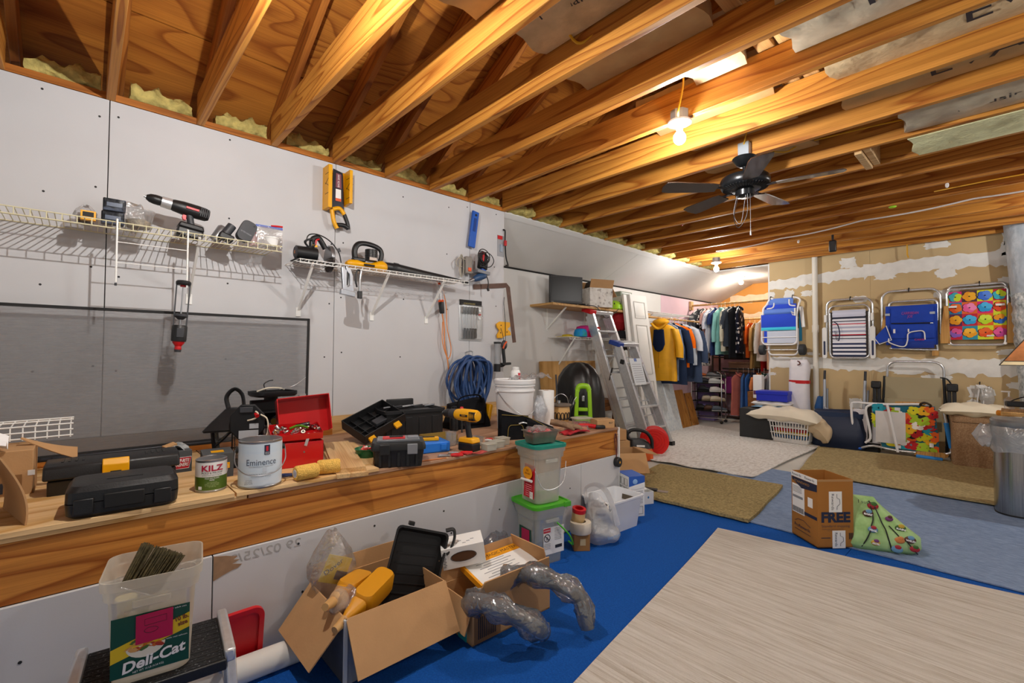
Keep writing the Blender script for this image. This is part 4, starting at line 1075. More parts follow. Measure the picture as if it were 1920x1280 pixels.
for x in (-.105, .105): M().box((x, -.108, .042), (.05, .012, .05)).B('latch', BLACKP, cs, bev=.003)
M().box((0, -.02, .1085), (.10, .03, .002)).B('embossed_panel', BLACKP, cs); txt('TOOL', .018, DGREY, cs, (0, -.02, .110), (0, 0, 0), w=.07)
# fastener boxes
DKB = PM('dark_carton', '#4b4e50', .7, var=.06)
for i, (X, Y, lb, wd, rz) in enumerate(((-2.70, .345, 'open dark fastener carton with a red logo beside the long toolbox', .085, 92), (-2.52, .47, 'dark fastener carton with a yellow sticker behind the small paint can', .12, 84))):
 b = G('fastener_box', lb, 'box', X, Y, LZ, rz)
 M().box((0, .0, .058), (wd, .15, .116)).B('carton', DKB, b, bev=.002)
 zz = .06 if i == 0 else .035
 M().prism([(-.036, zz - .026), (.030, zz - .026), (.040, zz + .026), (-.026, zz + .026)], -.0765, -.075, 'xz').B('logo_panel', REDINK, b)
 o = txt('GRIP-RITE\nFASNERS', .021, WHITEINK, b, (0.002, -.0772, zz + .001), shear=.2, w=.058, bold=.0006)
 M().tube([(-.036, -.0765, zz - .026), (.030, -.0765, zz - .026), (.040, -.0765, zz + .026), (-.026, -.0765, zz + .026)], .0012, 5, closed=True).B('logo_outline', WHITEINK, b)
 if i == 0:
  M().grid(lambda u, v: (-.04 + .08 * u, -.06 + .12 * v, .122 + .02 * math.sin(5 * u + 2 * v) * math.cos(4 * v)), 8, 8, .002).B('torn_foil', FOILT, b)
  M().box((-.03, .02, .13), (.05, .03, .012), (10, -14, 20)).B('carton_scrap', CARD, b)
 else:
  M().box((.0, -.02, .1168), (.05, .05, .001)).B('sticker', YEL, b); M().box((.03, -.076, .06), (.03, .002, .026)).B('sticker', YEL, b)

def can(t, r, h, labmat, topmat=STEEL, handle=True, rim=GREYP):
 M().lathe([(.001, .0), (r - .002, 0), (r, .003), (r, .006), (r - .0015, .008), (r - .0015, h - .010), (r, h - .008), (r, h - .003), (r - .002, h)], 48).B('can_wall', STEEL, t)
 M().lathe([(r + .0004, .008), (r + .0004, h - .011)], 48).B('label', labmat, t)
 M().lathe([(r, h - .006), (r + .0008, h - .002), (r - .004, h + .001), (r - .008, h - .003), (r - .012, h - .004), (r - .014, h - .009), (r - .025, h - .008), (.001, h - .008)], 48).B('lid', topmat, t)
GREENL = PM('can_green', '#4d6b1d', .35)
# small can: face towards the camera is local -y; rz aims it
kz = G('paint_can', 'small white and green paint can in front of the fastener box', 'paint can', -2.215, .395, LZ2, 83)
can(kz, .054, .128, PM('can_white', '#f0efec', .35))
M().lathe([(.0548, .010), (.0548, .062)], 48).B('label_band', GREENL, kz)
BR = .0553
MAG = PM('magenta_ink', '#b5103c', .4)
txt('KILZ', .032, MAG, kz, (0, 0, .095), (90, 0, 0), w=.078, bend=BR + .001, bold=.0009)
txt('MOLD & MILDEW', .011, INK, kz, (0, 0, .077), w=.075, bend=BR)
txt('INTERIOR/EXTERIOR PRIMER', .006, INK, kz, (0, 0, .068), w=.07, bend=BR)
txt('MOLD AND MILDEW\nPRIMER', .008, WHITEINK, kz, (0.0, 0, .053), w=.05, bend=BR + .0004)
txt('water-base formula\ncreates a mold-resistant film\nfor damp or steamy rooms\n1 QT (946 mL)', .006, PM('pale_green_ink', '#b9c98f', .5), kz, (0, 0, .032), w=.05, bend=BR + .0004)
for k in range(9): M().beam((BR * math.sin(-.9 + .03 * k), -BR * math.cos(-.9 + .03 * k), .014), (BR * math.sin(-.9 + .03 * k), -BR * math.cos(-.9 + .03 * k), .026), .0009, .0009).B('barcode_bar', WHITEINK, kz)
em = G('paint_can', 'large pale blue and white gallon paint can with wire bail', 'paint can', -2.175, .565, LZ2, 78)
can(em, .082, .19, STREAK('can_pale_blue', ['#dfe3e5', '#cfdde8', '#b8cfe4'], (.1, .1, 1), 6, .35, 0, pos=[.35, .5, .7]))
BR = .0832
txt('Eminence', .036, PM('slate_ink', '#4f5a6e', .5), em, (0.0, 0, .105), w=.115, bend=BR)
txt('HIGH PERFORMANCE CEILING PAINT', .0065, GREYINK, em, (.0, 0, .088), w=.095, bend=BR)
txt('INTERIOR ACRYLIC LATEX', .008, GREYINK, em, (.0, 0, .058), w=.09, bend=BR); txt('Peinture au latex acrylique', .006, GREYINK, em, (.0, 0, .048), w=.075, bend=BR)
txt('INT W 2018\nBASE ACRYLIC\nBRIGHT WHITE', .0075, INK, em, (-.045, 0, .030), w=.028, bend=BR)
def bentpatch(t, name, r, a0, a1, z0, z1, mat):
 M().grid(lambda u, v: (r * math.sin(a0 + (a1 - a0) * u), -r * math.cos(a0 + (a1 - a0) * u), z0 + (z1 - z0) * v), 8, 1).B(name, mat, t, fix=False)
bentpatch(em, 'logo_panel', BR + .0002, .12, .38, .135, .175, NAVYINK)
txt('SHERWIN\nWILLIAMS', .006, WHITEINK, em, (.0207, 0, .142), w=.016, bend=BR + .0006)
bentpatch(em, 'logo_mark', BR + .0005, .20, .30, .150, .170, REDINK)
bentpatch(em, 'label_square', BR + .0003, .05, .24, .066, .083, PM('pale_square', '#c5ced8', .5))
for s_ in (-1, 1): M().cyl((s_ * .081, 0, .15), (s_ * .092, 0, .15), .014, .011).B('bail_ear', BLACKP, em)
M().tube([(-.093, 0, .15), (-.092, -.03, .10), (-.06, -.078, .066), (0, -.098, .055), (.06, -.078, .066), (.092, -.03, .10), (.093, 0, .15)], .0022, 8, n=8).B('bail', STEEL, em)

# outdoor lanterns taken down
LAMB = PM('black_lantern_metal', '#16171a', .5, .3)
SEED = CLEAR('seeded_glass', '#8d8a82', .22, .2, .2, .4, 30)
def lantern_cage(t, w_, h, z0):
 for sx in (-1, 1):
  for sy in (-1, 1): M().beam((sx * w_ * .40, sy * w_ * .40, z0), (sx * w_ / 2, sy * w_ / 2, z0 + h), .010, .010).B('corner_post', LAMB, t)
 for s_, ax in ((-1, 0), (1, 0), (-1, 1), (1, 1)):
  p = lambda u, k: (s_ * w_ * k, u, 0) if ax == 0 else (u, s_ * w_ * k, 0)
  a = p(-w_ * .40, .40); b_ = p(w_ * .40, .40); c_ = p(w_ * .5, .5); d_ = p(-w_ * .5, .5)
  q = [V((a[0], a[1], z0)), V((b_[0], b_[1], z0)), V((c_[0], c_[1], z0 + h)), V((d_[0], d_[1], z0 + h))]
  M()._add([v * 1 for v in q], [(0, 1, 2, 3)]).B('glass_pane', SEED, t)
  mid0 = (q[0] + q[1]) / 2; mid1 = (q[2] + q[3]) / 2
  M().beam(mid0, mid1, .005, .005).B('glazing_bar', LAMB, t)
  M().tube([q[0].lerp(q[3], .55), (mid0 * .25 + mid1 * .75) + (q[0] - q[1]) * .28, mid0.lerp(mid1, .95), (mid0 * .25 + mid1 * .75) + (q[1] - q[0]) * .28, q[1].lerp(q[2], .55)], .004, 6, n=4).B('arch_bar', LAMB, t)
  for f in (0, .35, 1): M().beam(q[0].lerp(q[3], f), q[1].lerp(q[2], f), .007, .007).B('cross_bar', LAMB, t)
 M().box((0, 0, z0 - .006), (w_ * .86, w_ * .86, .014)).B('base', LAMB, t, bev=.002)
la = G('wall_lantern', 'black outdoor lantern with its eight-sided back plate turned out', 'lantern', -2.70, .575, LZ, 74)
la.scale = (1.12,) * 3
lantern_cage(la, .15, .155, .014)
M().loft([rrect(.21, .21, .004, .168, 1), rrect(.215, .215, .004, .176, 1), rrect(.07, .07, .004, .255, 1), rrect(.05, .05, .004, .26, 1)]).B('hipped_roof', LAMB, la)
M().tube([(-.02, 0, .25), (-.03, 0, .31), (.0, 0, .345), (.03, 0, .32), (.04, -.02, .27)], .012, 8, n=5, flat=.5).B('hanging_arm', LAMB, la)
oc = [(.06 + .072 * math.cos(rad(45 * k + 22)), .205 + .085 * math.sin(rad(45 * k + 22))) for k in range(8)]
M().prism(oc, -.125, -.105, 'xz').B('back_plate', LAMB, la, bev=.004)
M().box((.055, -.128, .262), (.05, .012, .024)).B('mounting_clip', DGREY, la, bev=.002)
M().box((.065, -.127, .155), (.075, .002, .035)).B('rating_label', PM('silver_sticker', '#b7bcc2', .4, .3), la); M().box((.085, -.127, .19), (.035, .002, .022)).B('rating_label', PM('silver_sticker', '#b7bcc2'), la)
WWIRE = PM('cream_wire', '#d6cdb8', .5)
M().tube([(.06, -.13, .215), (.09, -.14, .225), (.10, -.145, .245), (.09, -.14, .255)], .0035, 8, n=5).B('wire', WWIRE, la)
M().tube([(.11, -.135, .24), (.135, -.14, .22), (.14, -.14, .17), (.13, -.14, .13), (.145, -.14, .115)], .0032, 8, n=5).B('wire', WWIRE, la)
M().cyl((.09, -.135, .245), (.098, -.15, .235), .006, .009).B('wire_nut', REDP, la)
lc = G('wall_lantern', 'black outdoor lantern with its cap off showing the lamp socket', 'lantern', -2.86, .80, LZ, 96)
lc.scale = (1.2, 1.2, 1.25)
lantern_cage(lc, .15, .12, .014)
M().box((0, .03, .195), (.19, .16, .006)).B('top_plate', LAMB, lc)
M().prism([(-.09, .14), (.09, .14), (.09, .245), (-.09, .245)], .02, .032, 'xz').B('back_panel', LAMB, lc, bev=.002)
M().cyl((-.02, -.07, .155), (.05, -.0, .175), .018).B('lamp_socket', BLACKP, lc); M().cyl((-.022, -.072, .1548), (-.017, -.067, .156), .014).B('socket_contact', PM('brass', '#b5964e', .3, .9), lc)
M().loft([rrect(.17, .14, .03, .262, 3), rrect(.185, .15, .03, .27, 3), rrect(.185, .15, .03, .285, 3), rrect(.17, .135, .03, .285, 3), rrect(.17, .135, .03, .275, 3)]).B('cap_tray', LAMB, lc)
M().cyl((0, .02, .245), (0, .02, .266), .03).B('neck', LAMB, lc)
M().tube([(-.07, 0, .285), (-.03, -.02, .30), (.03, 0, .296), (.06, .02, .287)], .0034, 8, n=5).B('wire', WWIRE, lc)
M().tube([(-.03, 0, .285), (-.04, 0, .315), (-.02, 0, .33), (.0, 0, .333)], .0024, 6, n=5).B('wire', BLACKP, lc)
M().tube([(.03, 0, .29), (.10, .02, .30), (.15, .03, .325), (.17, .03, .34)], .0014, 5, n=5).B('wire', STEEL, lc)
cr = M().cyl((-3.16, -.9, .712), (-3.16, .66, .712), .011).B('screen_rail', STREAK('dark_rail', ['#26272b', '#2d2f35', '#8d95a3'], (1, .6, 1), 1.4, .3, 0, pos=[.3, .55, .72])); tag(cr, 'long thin dark metal rail lying along the foot of the screen', 'rail')

# red toolbox, open with its tray up
RB = PM('red_enamel', '#c01016', .3, coat=.4); RBI = PM('red_enamel_inside', '#8f0c11', .45)
rt_ = G('red_toolbox', 'open red metal toolbox with a raised tray of sockets', 'toolbox', -2.45, .79, LZ2 - .002, 80)
rt_.scale = (1.08, 1.1, 1.2)
wd, dp, ht = .225, .15, .10
for n_, a, b_ in (('front_panel', (-wd / 2, -dp / 2, 0), (wd / 2, -dp / 2 + .003, ht)), ('back_panel', (-wd / 2, dp / 2 - .003, 0), (wd / 2, dp / 2, ht)), ('end_panel', (-wd / 2, -dp / 2, 0), (-wd / 2 + .003, dp / 2, ht)), ('end_panel', (wd / 2 - .003, -dp / 2, 0), (wd / 2, dp / 2, ht)), ('base_panel', (-wd / 2, -dp / 2, 0), (wd / 2, dp / 2, .003))):
 bx(n_, a, b_, RB, rt_, bev=.001)
M().cyl((.03, -dp / 2 - .003, .06), (.03, -dp / 2, .06), .004).B('rivet', STEEL, rt_)
Xt = Matrix.Translation((.0, -.012, .122)) @ Matrix.Rotation(rad(9), 4, 'X')
for n_, c, d in (('tray_floor', (0, 0, .0), (.215, .135, .003)), ('tray_front', (0, -.067, .011), (.215, .003, .024)), ('tray_back', (0, .067, .015), (.215, .003, .032)), ('tray_end', (-.107, 0, .015), (.003, .135, .032)), ('tray_end', (.107, 0, .015), (.003, .135, .032))):
 M(Xt).box(c, d).B(n_, RB, rt_)
M().beam((.035, -.078, .085), (.05, -.078, .135), .004, .012).B('tray_link', ALU, rt_)
# the lid stands up at the back, hinged
Xl = Matrix.Translation((.06, dp / 2 + .012, ht + .008)) @ Matrix.Rotation(rad(-14), 4, 'X') @ Matrix.Rotation(rad(-4), 4, 'Y')
M(Xl).box((.0, .028, .082), (.235, .004, .155)).B('lid_top', RB, rt_, bev=.002)
M(Xl).box((-.116, -.008, .082), (.004, .075, .155)).B('lid_side', RB, rt_, bev=.001); M(Xl).box((.116, -.008, .082), (.004, .075, .155)).B('lid_side', RB, rt_, bev=.001)
M(Xl).box((0, -.008, .16), (.235, .075, .004)).B('lid_front', RB, rt_, bev=.001)
M(Xl).box((.0, -.01, .168), (.03, .02, .012)).B('hasp', STEEL, rt_)
rr = random.Random(5)
for k in range(22):
 x, y = rr.uniform(-.085, .095), rr.uniform(-.05, .05)
 g_ = rt_.matrix_basis @ (Xt @ V((x, y, .016 + rr.uniform(0, .008))))
 s_ = thing('socket', 'small chrome wrench socket loose in the raised red tray', 'socket', g_, 0, 'sockets in the red tray')
 rs = rr.uniform(.006, .012)
 s_.rotation_euler = (rad(rr.uniform(40, 120)), 0, rad(rr.uniform(0, 360)))
 M().lathe([(rs * .6, .004), (rs * .95, 0), (rs, .002), (rs, .022), (rs * .8, .024), (rs * .5, .024), (rs * .5, .012), (.001, .012)], 14).B('socket_body', CHROME, s_)
def inT(t, x, y, z): return t.matrix_basis @ V((x, y, z))
p = inT(rt_, .02, -.02, .148); gt = tag(M().tube([p + V((-.03, -.04, .0)), p + V((-.02, 0, .012)), p + V((.0, .04, .0))], .009, 10, n=5, flat=.5).B('green_grip', PM('bright_green', '#5c9d1f', .4)), 'bright green curved grip among the sockets', 'tool')
p = inT(rt_, .04, .03, .15); tag(M().cyl(p + V((-.01, -.03, .0)), p + V((.01, .03, .012)), .012).B('ratchet_handle', BLACKP), 'black ratchet handle lying on the sockets', 'ratchet')
# paint rollers
ROLL = PM('yellow_nap', '#efc063', .98, var=.12, vs=70, bump=.9, bs=160, spec=.05)
for X, Y, a, lb in ((-2.12, .735, 96, 'yellow paint roller cover lying nearest the paint can'), (-2.15, .845, 72, 'yellow paint roller cover lying by the pine boards')):
 t = G('roller_cover', lb, 'paint roller', X, Y, LZ2 + .032, a)
 M().lathe([(.017, -.05), (.027, -.049), (.032, -.042), (.032, .042), (.027, .049), (.017, .05)], 28, X=Matrix.Rotation(PI / 2, 4, 'Y')).B('nap', ROLL, t)
 M().lathe([(.013, -.0505), (.017, -.0505), (.017, .0505), (.013, .0505), (.013, -.0505)], 24, X=Matrix.Rotation(PI / 2, 4, 'Y')).B('core', PM('blue_white_core', '#d8d8e4', .5), t)
 M().cyl((.02, 0, 0), (.049, 0, 0), .0128).B('core_plug', PM('core_blue', '#3a4f9c', .5), t)
pl = G('pliers', 'dark blue gripped pliers lying between the gallon can and red toolbox', 'pliers', -2.21, .685, LZ2 + .008, 70)
for s_ in (-1, 1): M().tube([(-.05, s_ * .012, 0), (-.01, s_ * .014, 0), (.03, s_ * .004, 0)], .006, 8, n=4).B('handle', PM('navy_grip', '#20305c', .5), pl)
M().box((.05, 0, 0), (.05, .018, .01), taper=.8).B('jaws', STEEL, pl, bev=.002)
# pine boards
for i, (X, Y, z, L_, wd, rz) in enumerate(((-2.42, 1.02, LZ + .001, .72, .14, 165), (-2.44, 1.03, LZ + .0205, .70, .14, 163), (-2.50, 1.12, LZ + .001, .62, .13, 167))):
 t = tag(M().box((0, 0, .0095), (L_, wd, .019)).B('pine_board', PINEB, bev=.001), ('bottom pine board of the short stack by the red toolbox', 'upper pine board of the short stack by the red toolbox', 'pine board lying flat beside the short stack, under the bowl side')[i], 'board', 'short pine boards on the ledge')
 t.location = (X, Y, z); t.rotation_euler = (0, 0, rad(rz))

# big black toolbox, open
bt = G('toolbox', 'big black toolbox open against the wall with its lid laid beside it', 'toolbox', -2.90, 1.70, LZ, 84)
bt.scale = (1, 1, 1.2)
bw, bd_, bh = .42, .22, .15
for n_, a, b_ in (('front_panel', (-bw / 2, -bd_ / 2, 0), (bw / 2, -bd_ / 2 + .006, bh)), ('back_panel', (-bw / 2, bd_ / 2 - .006, 0), (bw / 2, bd_ / 2, bh)), ('end_panel', (-bw / 2, -bd_ / 2, 0), (-bw / 2 + .006, bd_ / 2, bh)), ('end_panel', (bw / 2 - .006, -bd_ / 2, 0), (bw / 2, bd_ / 2, bh)), ('base_panel', (-bw / 2, -bd_ / 2, 0), (bw / 2, bd_ / 2, .006))):
 bx(n_, a, b_, BLACKP, bt, bev=.002)
M().loft([rrect(bw + .03, bd_ + .03, .02, bh - .012), rrect(bw + .03, bd_ + .03, .02, bh + .006), rrect(bw, bd_, .02, bh + .006), rrect(bw, bd_, .02, bh - .012)], cap=False).B('rim', BLACKP, bt)
for k in range(4): M().box((-.15 + .1 * k, -bd_ / 2 - .002, .065), (.05, .004, .10)).B('front_rib', BLACKP, bt, bev=.002)
M().box((.0, .02, bh - .02), (bw - .03, bd_ - .07, .025)).B('tool_tray', DGREY, bt, bev=.003)
M().box((-.03, .09, bh + .03), (.20, .03, .05)).B('back_organiser', BLACKP, bt, bev=.006)
Xl = Matrix.Translation((-.27, -.06, .085)) @ Matrix.Rotation(rad(14), 4, 'Z') @ Matrix.Rotation(rad(-17), 4, 'Y') @ Matrix.Rotation(rad(16), 4, 'X')
M(Xl).box((0, 0, 0), (.32, .24, .006)).B('lid_panel', BLACKP, bt, bev=.002)
for c, d in (((0, -.12, .024), (.32, .006, .05)), ((0, .12, .024), (.32, .006, .05)), ((-.16, 0, .024), (.006, .24, .05)), ((.16, 0, .024), (.006, .24, .05))): M(Xl).box(c, d).B('lid_wall', BLACKP, bt, bev=.002)
for k in range(4): M(Xl).box((-.10 + .066 * k, 0, .012), (.004, .23, .02)).B('lid_rib', BLACKP, bt)
for k in range(2): M(Xl).box((0, -.04 + .08 * k, .012), (.31, .004, .02)).B('lid_rib', BLACKP, bt)
M(Xl).box((.03, -.03, .026), (.11, .055, .02)).B('lid_insert', DGREY, bt, bev=.003)
for dx in (-.115, .08): M(Xl).box((dx, -.132, .018), (.045, .05, .014), (20, 0, 0)).B('latch', YEL, bt, bev=.003)
for k in range(7):
 p = inT(bt, -.15 + .05 * k, .0 + .02 * math.sin(3 * k), bh + .012)
 t = tag(M().tube([p + V((-.03, -.02, 0)), p + V((.02, .03 + .01 * (k % 3), .012))], .007, 8).B('hand_tool', (STEEL, DGREY, CHROME)[k % 3]), 'hand tool lying in the tray of the big open toolbox', 'hand tool', 'hand tools in the big toolbox')
bl = G('green_bowl', 'small green bowl of bits beside the grey-topped toolbox', 'bowl', -2.36, 1.13, LZ + .0205 if False else LZ + .002)
M().lathe([(.001, 0), (.03, 0), (.05, .02), (.06, .06), (.064, .062), (.06, .064), (.052, .03), (.03, .008), (.001, .006)], 28).B('bowl_body', PM('green_plastic', '#1e6b40', .35), bl)
rr = random.Random(9)
for k in range(8):
 t = tag(M().tube([inT(bl, rr.uniform(-.04, .04), rr.uniform(-.04, .04), .05 + .01 * rr.random()), inT(bl, rr.uniform(-.04, .04), rr.uniform(-.04, .04), .068)], .006, 8).B('plastic_bit', (REDP, WHITE, PM('pale_red', '#d86a60', .5))[k % 3]), 'small red or white plastic piece in the green bowl', 'bit', 'bits in the green bowl')
sb = G('toolbox', 'small black toolbox with a red and grey clear lid at the ledge front', 'toolbox', -2.175, 1.215, LZ, 62)
sb.scale = (1.12, 1.12, 1.15)
M().loft([rrect(.205, .13, .01, 0, 3), rrect(.225, .15, .012, .075, 3)]).B('tray_body', BLACKP, sb)
M().loft([rrect(.24, .165, .014, .076, 3), rrect(.24, .165, .014, .092, 3), rrect(.225, .15, .012, .108, 3)]).B('lid', BLACKP, sb)
M().box((0, 0, .112), (.19, .11, .012)).B('clear_tray_lid', PM('smoky_lid', '#6d7075', .2), sb, bev=.003)
M().box((-.02, -.005, .119), (.10, .055, .007)).B('red_carry_handle', REDP, sb, bev=.002); M().box((-.01, -.005, .1235), (.06, .025, .003)).B('handle_slot', BLACKM, sb)
M().box((.065, -.0, .119), (.05, .05, .008)).B('grey_pocket_lid', GREYP, sb, bev=.002)
for x in (-.06, .06): M().box((x, -.083, .08), (.045, .012, .045)).B('latch', GREYP if x > 0 else BLACKP, sb, bev=.003)
for k in range(5): M().box((-.08 + .04 * k, -.074, .035), (.012, .006, .06)).B('body_rib', BLACKP, sb, bev=.001)
bc = G('blue_case', 'bright blue plastic case lying on the ledge under a yellow level', 'case', -2.36, 1.49, LZ, 78)
bc.scale = (1.2, 1.25, 1.2)
M().box((0, 0, .025), (.21, .14, .05)).B('case_body', PM('bright_blue', '#1673d8', .4), bc, bev=.006)
for x in (-.07, .07): M().box((x, -.072, .025), (.03, .006, .03)).B('latch', PM('bright_blue', '#1673d8'), bc, bev=.002)
lv = G('torpedo_level', 'small yellow and black level lying on the blue case', 'level', -2.36, 1.48, LZ + .061, 62)
lv.scale = (1.2,) * 3
M().box((0, 0, .008), (.15, .038, .016)).B('level_body', YEL, lv, bev=.003); M().box((0, 0, .0165), (.11, .022, .002)).B('black_inlay', BLACKM, lv)
# yellow drill
yd = G('cordless_drill', 'yellow and black cordless drill standing on its battery at the ledge', 'drill', -2.235, 1.69, LZ, 10)
drill(yd, YEL, BLACKP, DGREY, BLACKP, BLACKM, .205)
txt('18V', .012, YEL, yd, (.022, -.0395, .207), w=.03)
# small hand tools at the edge
rr = random.Random(13)
pl = G('pencil', 'orange pencil lying at the ledge edge by the small toolbox', 'pencil', -2.12, 1.40, LZ + .004, 80); M().cyl((-.09, 0, 0), (.07, 0, 0), .0036, seg=6).B('shaft', PM('pencil_orange', '#c8742a', .4), pl); M().cyl((.07, 0, 0), (.085, 0, 0), .0036, .0008, 6).B('tip', PM('bare_wood', '#d9b98c', .7), pl)
for X, Y, a, lb in ((-2.14, 1.50, 60, 'red handled snips by the blue case, nearer the pencil'), (-2.16, 1.58, 45, 'red handled pliers lying before the yellow drill')):
 t = G('hand_pliers', lb, 'pliers', X, Y, LZ + .009, a)
 for s_ in (-1, 1): M().tube([(.02, s_ * .006, 0), (.05, s_ * .016, 0), (.085, s_ * .012, 0)], .007, 8, n=4).B('handle', REDP, t)
 M().box((-.02, 0, 0), (.07, .016, .01), taper=.7).B('jaws', STEEL, t, bev=.002)
rp = tag(M().grid(lambda u, v: (-2.14 + .05 * v + .02 * u, 1.60 + .13 * u, LZ + .004 + .005 * math.sin(7 * u)), 8, 3, .002).B('packet', PM('red_white_packet', '#b94a45', .4, var=.4, vs=30)), 'flat red and white packet under the pliers', 'packet')
for i, (X, Y, w_, d_, h, lb) in enumerate(((-2.13, 1.79, .075, .07, .035, 'milky lidded box nearest the yellow drill'), (-2.16, 1.875, .08, .075, .035, 'milky lidded box in the middle of the three'), (-2.20, 1.96, .07, .075, .04, 'milky lidded box farthest along the ledge'), (-2.29, 1.80, .10, .08, .05, 'clear box of small parts behind the milky boxes'))):
 t = G('parts_box', lb, 'box', X, Y, LZ, 86)
 M().loft([rrect(w_ * .94, d_ * .94, .008, 0, 3), rrect(w_, d_, .008, h, 3)]).B('box_body', TUBM if i < 3 else TUBC, t)
 M().box((0, 0, h + .003), (w_ * 1.04, d_ * 1.04, .006)).B('lid', TUBM if i < 3 else TUBC, t, bev=.002)
 M().box((0, 0, h * .4), (w_ * .8, d_ * .8, h * .6)).B('contents', PM('pale_bits', '#cfcbc4', .6, var=.4, vs=60), t)
t = G('clear_cup', 'clear plastic cup standing behind the yellow drill', 'cup', -2.39, 1.70, LZ)
M().lathe([(.001, 0), (.03, 0), (.036, .085), (.034, .085), (.028, .003)], 24).B('cup_body', TUBC, t)
t = G('open_box', 'shallow open brown box with dark lining behind the blue case', 'box', -2.53, 1.70, LZ, 82)
for c, d in (((0, -.07, .025), (.2, .004, .05)), ((0, .07, .025), (.2, .004, .05)), ((-.1, 0, .025), (.004, .14, .05)), ((.1, 0, .025), (.004, .14, .05)), ((0, 0, .003), (.2, .14, .006))): M().box(c, d).B('panel', PM('olive_card', '#8f7430', .7), t)
t = G('parts_bag', 'clear bag of small metal parts lying behind the yellow drill', 'bag', -2.43, 1.83, LZ + .002, 90)
M().grid(lambda u, v: (-.09 + .18 * u, -.06 + .12 * v, .02 * math.sin(PI * u) * math.sin(PI * v) + .008 * math.sin(13 * u) * math.sin(11 * v) + .004), 14, 10, .002).B('film', BAGC, t)
M().box((0, 0, .006), (.12, .07, .01)).B('parts', PM('bolts_grey', '#7d7f84', .45, .6, var=.5, vs=70, bump=.7), t, bev=.003)
for k in range(10):
 p = V((-2.30 + rr.uniform(-.10, .10), 1.86 + rr.uniform(-.05, .18), LZ + .006))
 tag(M().box(p, (rr.uniform(.02, .05), rr.uniform(.015, .03), .010), (0, 0, rr.uniform(0, 90))).B('small_part', (WHITE, STEEL, REDP, BLACKP, BLUEP)[k % 5], bev=.002), 'small loose part scattered between the yellow drill and black pouch', 'part', 'loose parts behind the drill')
# soft tool bag, screwdriver
SOFT = PM('black_canvas', '#191a1d', .9, var=.2, vs=20, bump=.3, bs=220, spec=.1)
t = G('tool_bag', 'slumped black canvas tool bag under the coiled blue hose', 'bag', -2.92, 2.22, LZ, 84)
rg = []
for i in range(9):
 q = i / 8; w_ = .36 - .05 * q; d_ = .20 - .08 * q
 rg.append([V((p.x + .006 * math.sin(9 * p.y * 9 + q * 6), p.y + .010 * math.sin(23 * p.x + q * 5), .20 * q + (.02 * math.sin(9 * p.x) if i > 5 else 0))) for p in rrect(w_, d_, .05, 0, 5)])
M().loft(rg).B('bag_body', SOFT, t)
M().tube([(-.12, -.06, .18), (-.09, -.08, .24), (.06, -.08, .25), (.10, -.06, .19)], .010, 8, n=5, flat=.5).B('carry_strap', SOFT, t)
M().box((.0, -.105, .08), (.20, .02, .10)).B('front_pocket', SOFT, t, bev=.008)
M().box((.185, -.02, .10), (.03, .09, .14), (0, 12, 0)).B('yellow_side', YEL, t, bev=.008)
t = G('screwdriver', 'large screwdriver with a red handle standing in the toolbox end', 'screwdriver', -2.72, 2.03, LZ, 90, rot=(-12, 8, 90))
M().lathe([(.001, 0), (.015, 0), (.018, .05), (.013, .085), (.001, .09)], 12, (0, 0, .10)).B('handle', REDP, t); M().cyl((0, 0, 0), (0, 0, .10), .006).B('shaft', BLACKM, t)
t = G('black_can', 'black spray can standing beside the big toolbox', 'can', -2.83, 2.04, LZ, 90)
M().lathe([(.001, 0), (.032, 0), (.032, .14), (.026, .155), (.02, .16), (.02, .18), (.001, .18)], 20).B('can_body', BLACKP, t)
# white bucket with things on its lid
BK = PM('bucket_white', '#e4e5e6', .42, var=.03, vs=4)
t = G('white_bucket', 'white five gallon bucket with lid at the wall', 'bucket', -2.60, 2.44, LZ, 80)
M().lathe([(.001, 0), (.128, 0), (.131, .004), (.146, .285), (.155, .29), (.155, .30), (.147, .303), (.148, .325), (.156, .327), (.156, .335), (.149, .338), (.15, .36)], 44).B('bucket_body', BK, t)
M().lathe([(.150, .345), (.159, .347), (.161, .372), (.155, .380), (.148, .379), (.144, .372), (.001, .372)], 44).B('lid', BK, t)
for s_ in (-1, 1): M().cyl((s_ * .148, 0, .295), (s_ * .165, 0, .295), .014).B('bail_ear', BK, t)
M().tube([(-.16, 0, .295), (-.13, -.11, .20), (-.02, -.17, .12), (.09, -.14, .17), (.16, 0, .295)], .0026, 8, n=8).B('bail', STEEL, t)
t = G('white_bottle', 'small white bottle with a red label standing on the bucket lid', 'bottle', -2.58, 2.43, LZ + .3725, 70)
M().lathe([(.001, 0), (.034, 0), (.037, .005), (.037, .062), (.028, .075), (.018, .078), (.018, .1), (.001, .1)], 28).B('bottle_body', WHITE, t); M().lathe([(.024, .076), (.026, .08), (.026, .098), (.001, .1)], 24).B('cap', WHITE, t)
bentpatch(t, 'label', .0375, .1, .9, .01, .055, REDINK); txt('LAR', .014, WHITEINK, t, (.018, 0, .035), w=.02, bend=.038)
t = G('plastic_bag', 'crumpled clear plastic bag lying on the bucket lid', 'bag', -2.54, 2.53, LZ + .392, 80)
M().grid(lambda u, v: (-.17 + .33 * u, -.09 + .13 * v, .012 + .012 * math.sin(17 * u + 5 * v) + .012 * math.sin(11 * v - 9 * u) - .01 * (u < .2)), 20, 10, .001).B('film', BAGC, t)
M().box((.02, 0, .006), (.12, .02, .004)).B('black_strip', BLACKM, t)
tow = G('towel_roll', 'white paper towel roll standing between bucket and patterned pot', 'towel roll', -2.56, 2.75, LZ, 80)
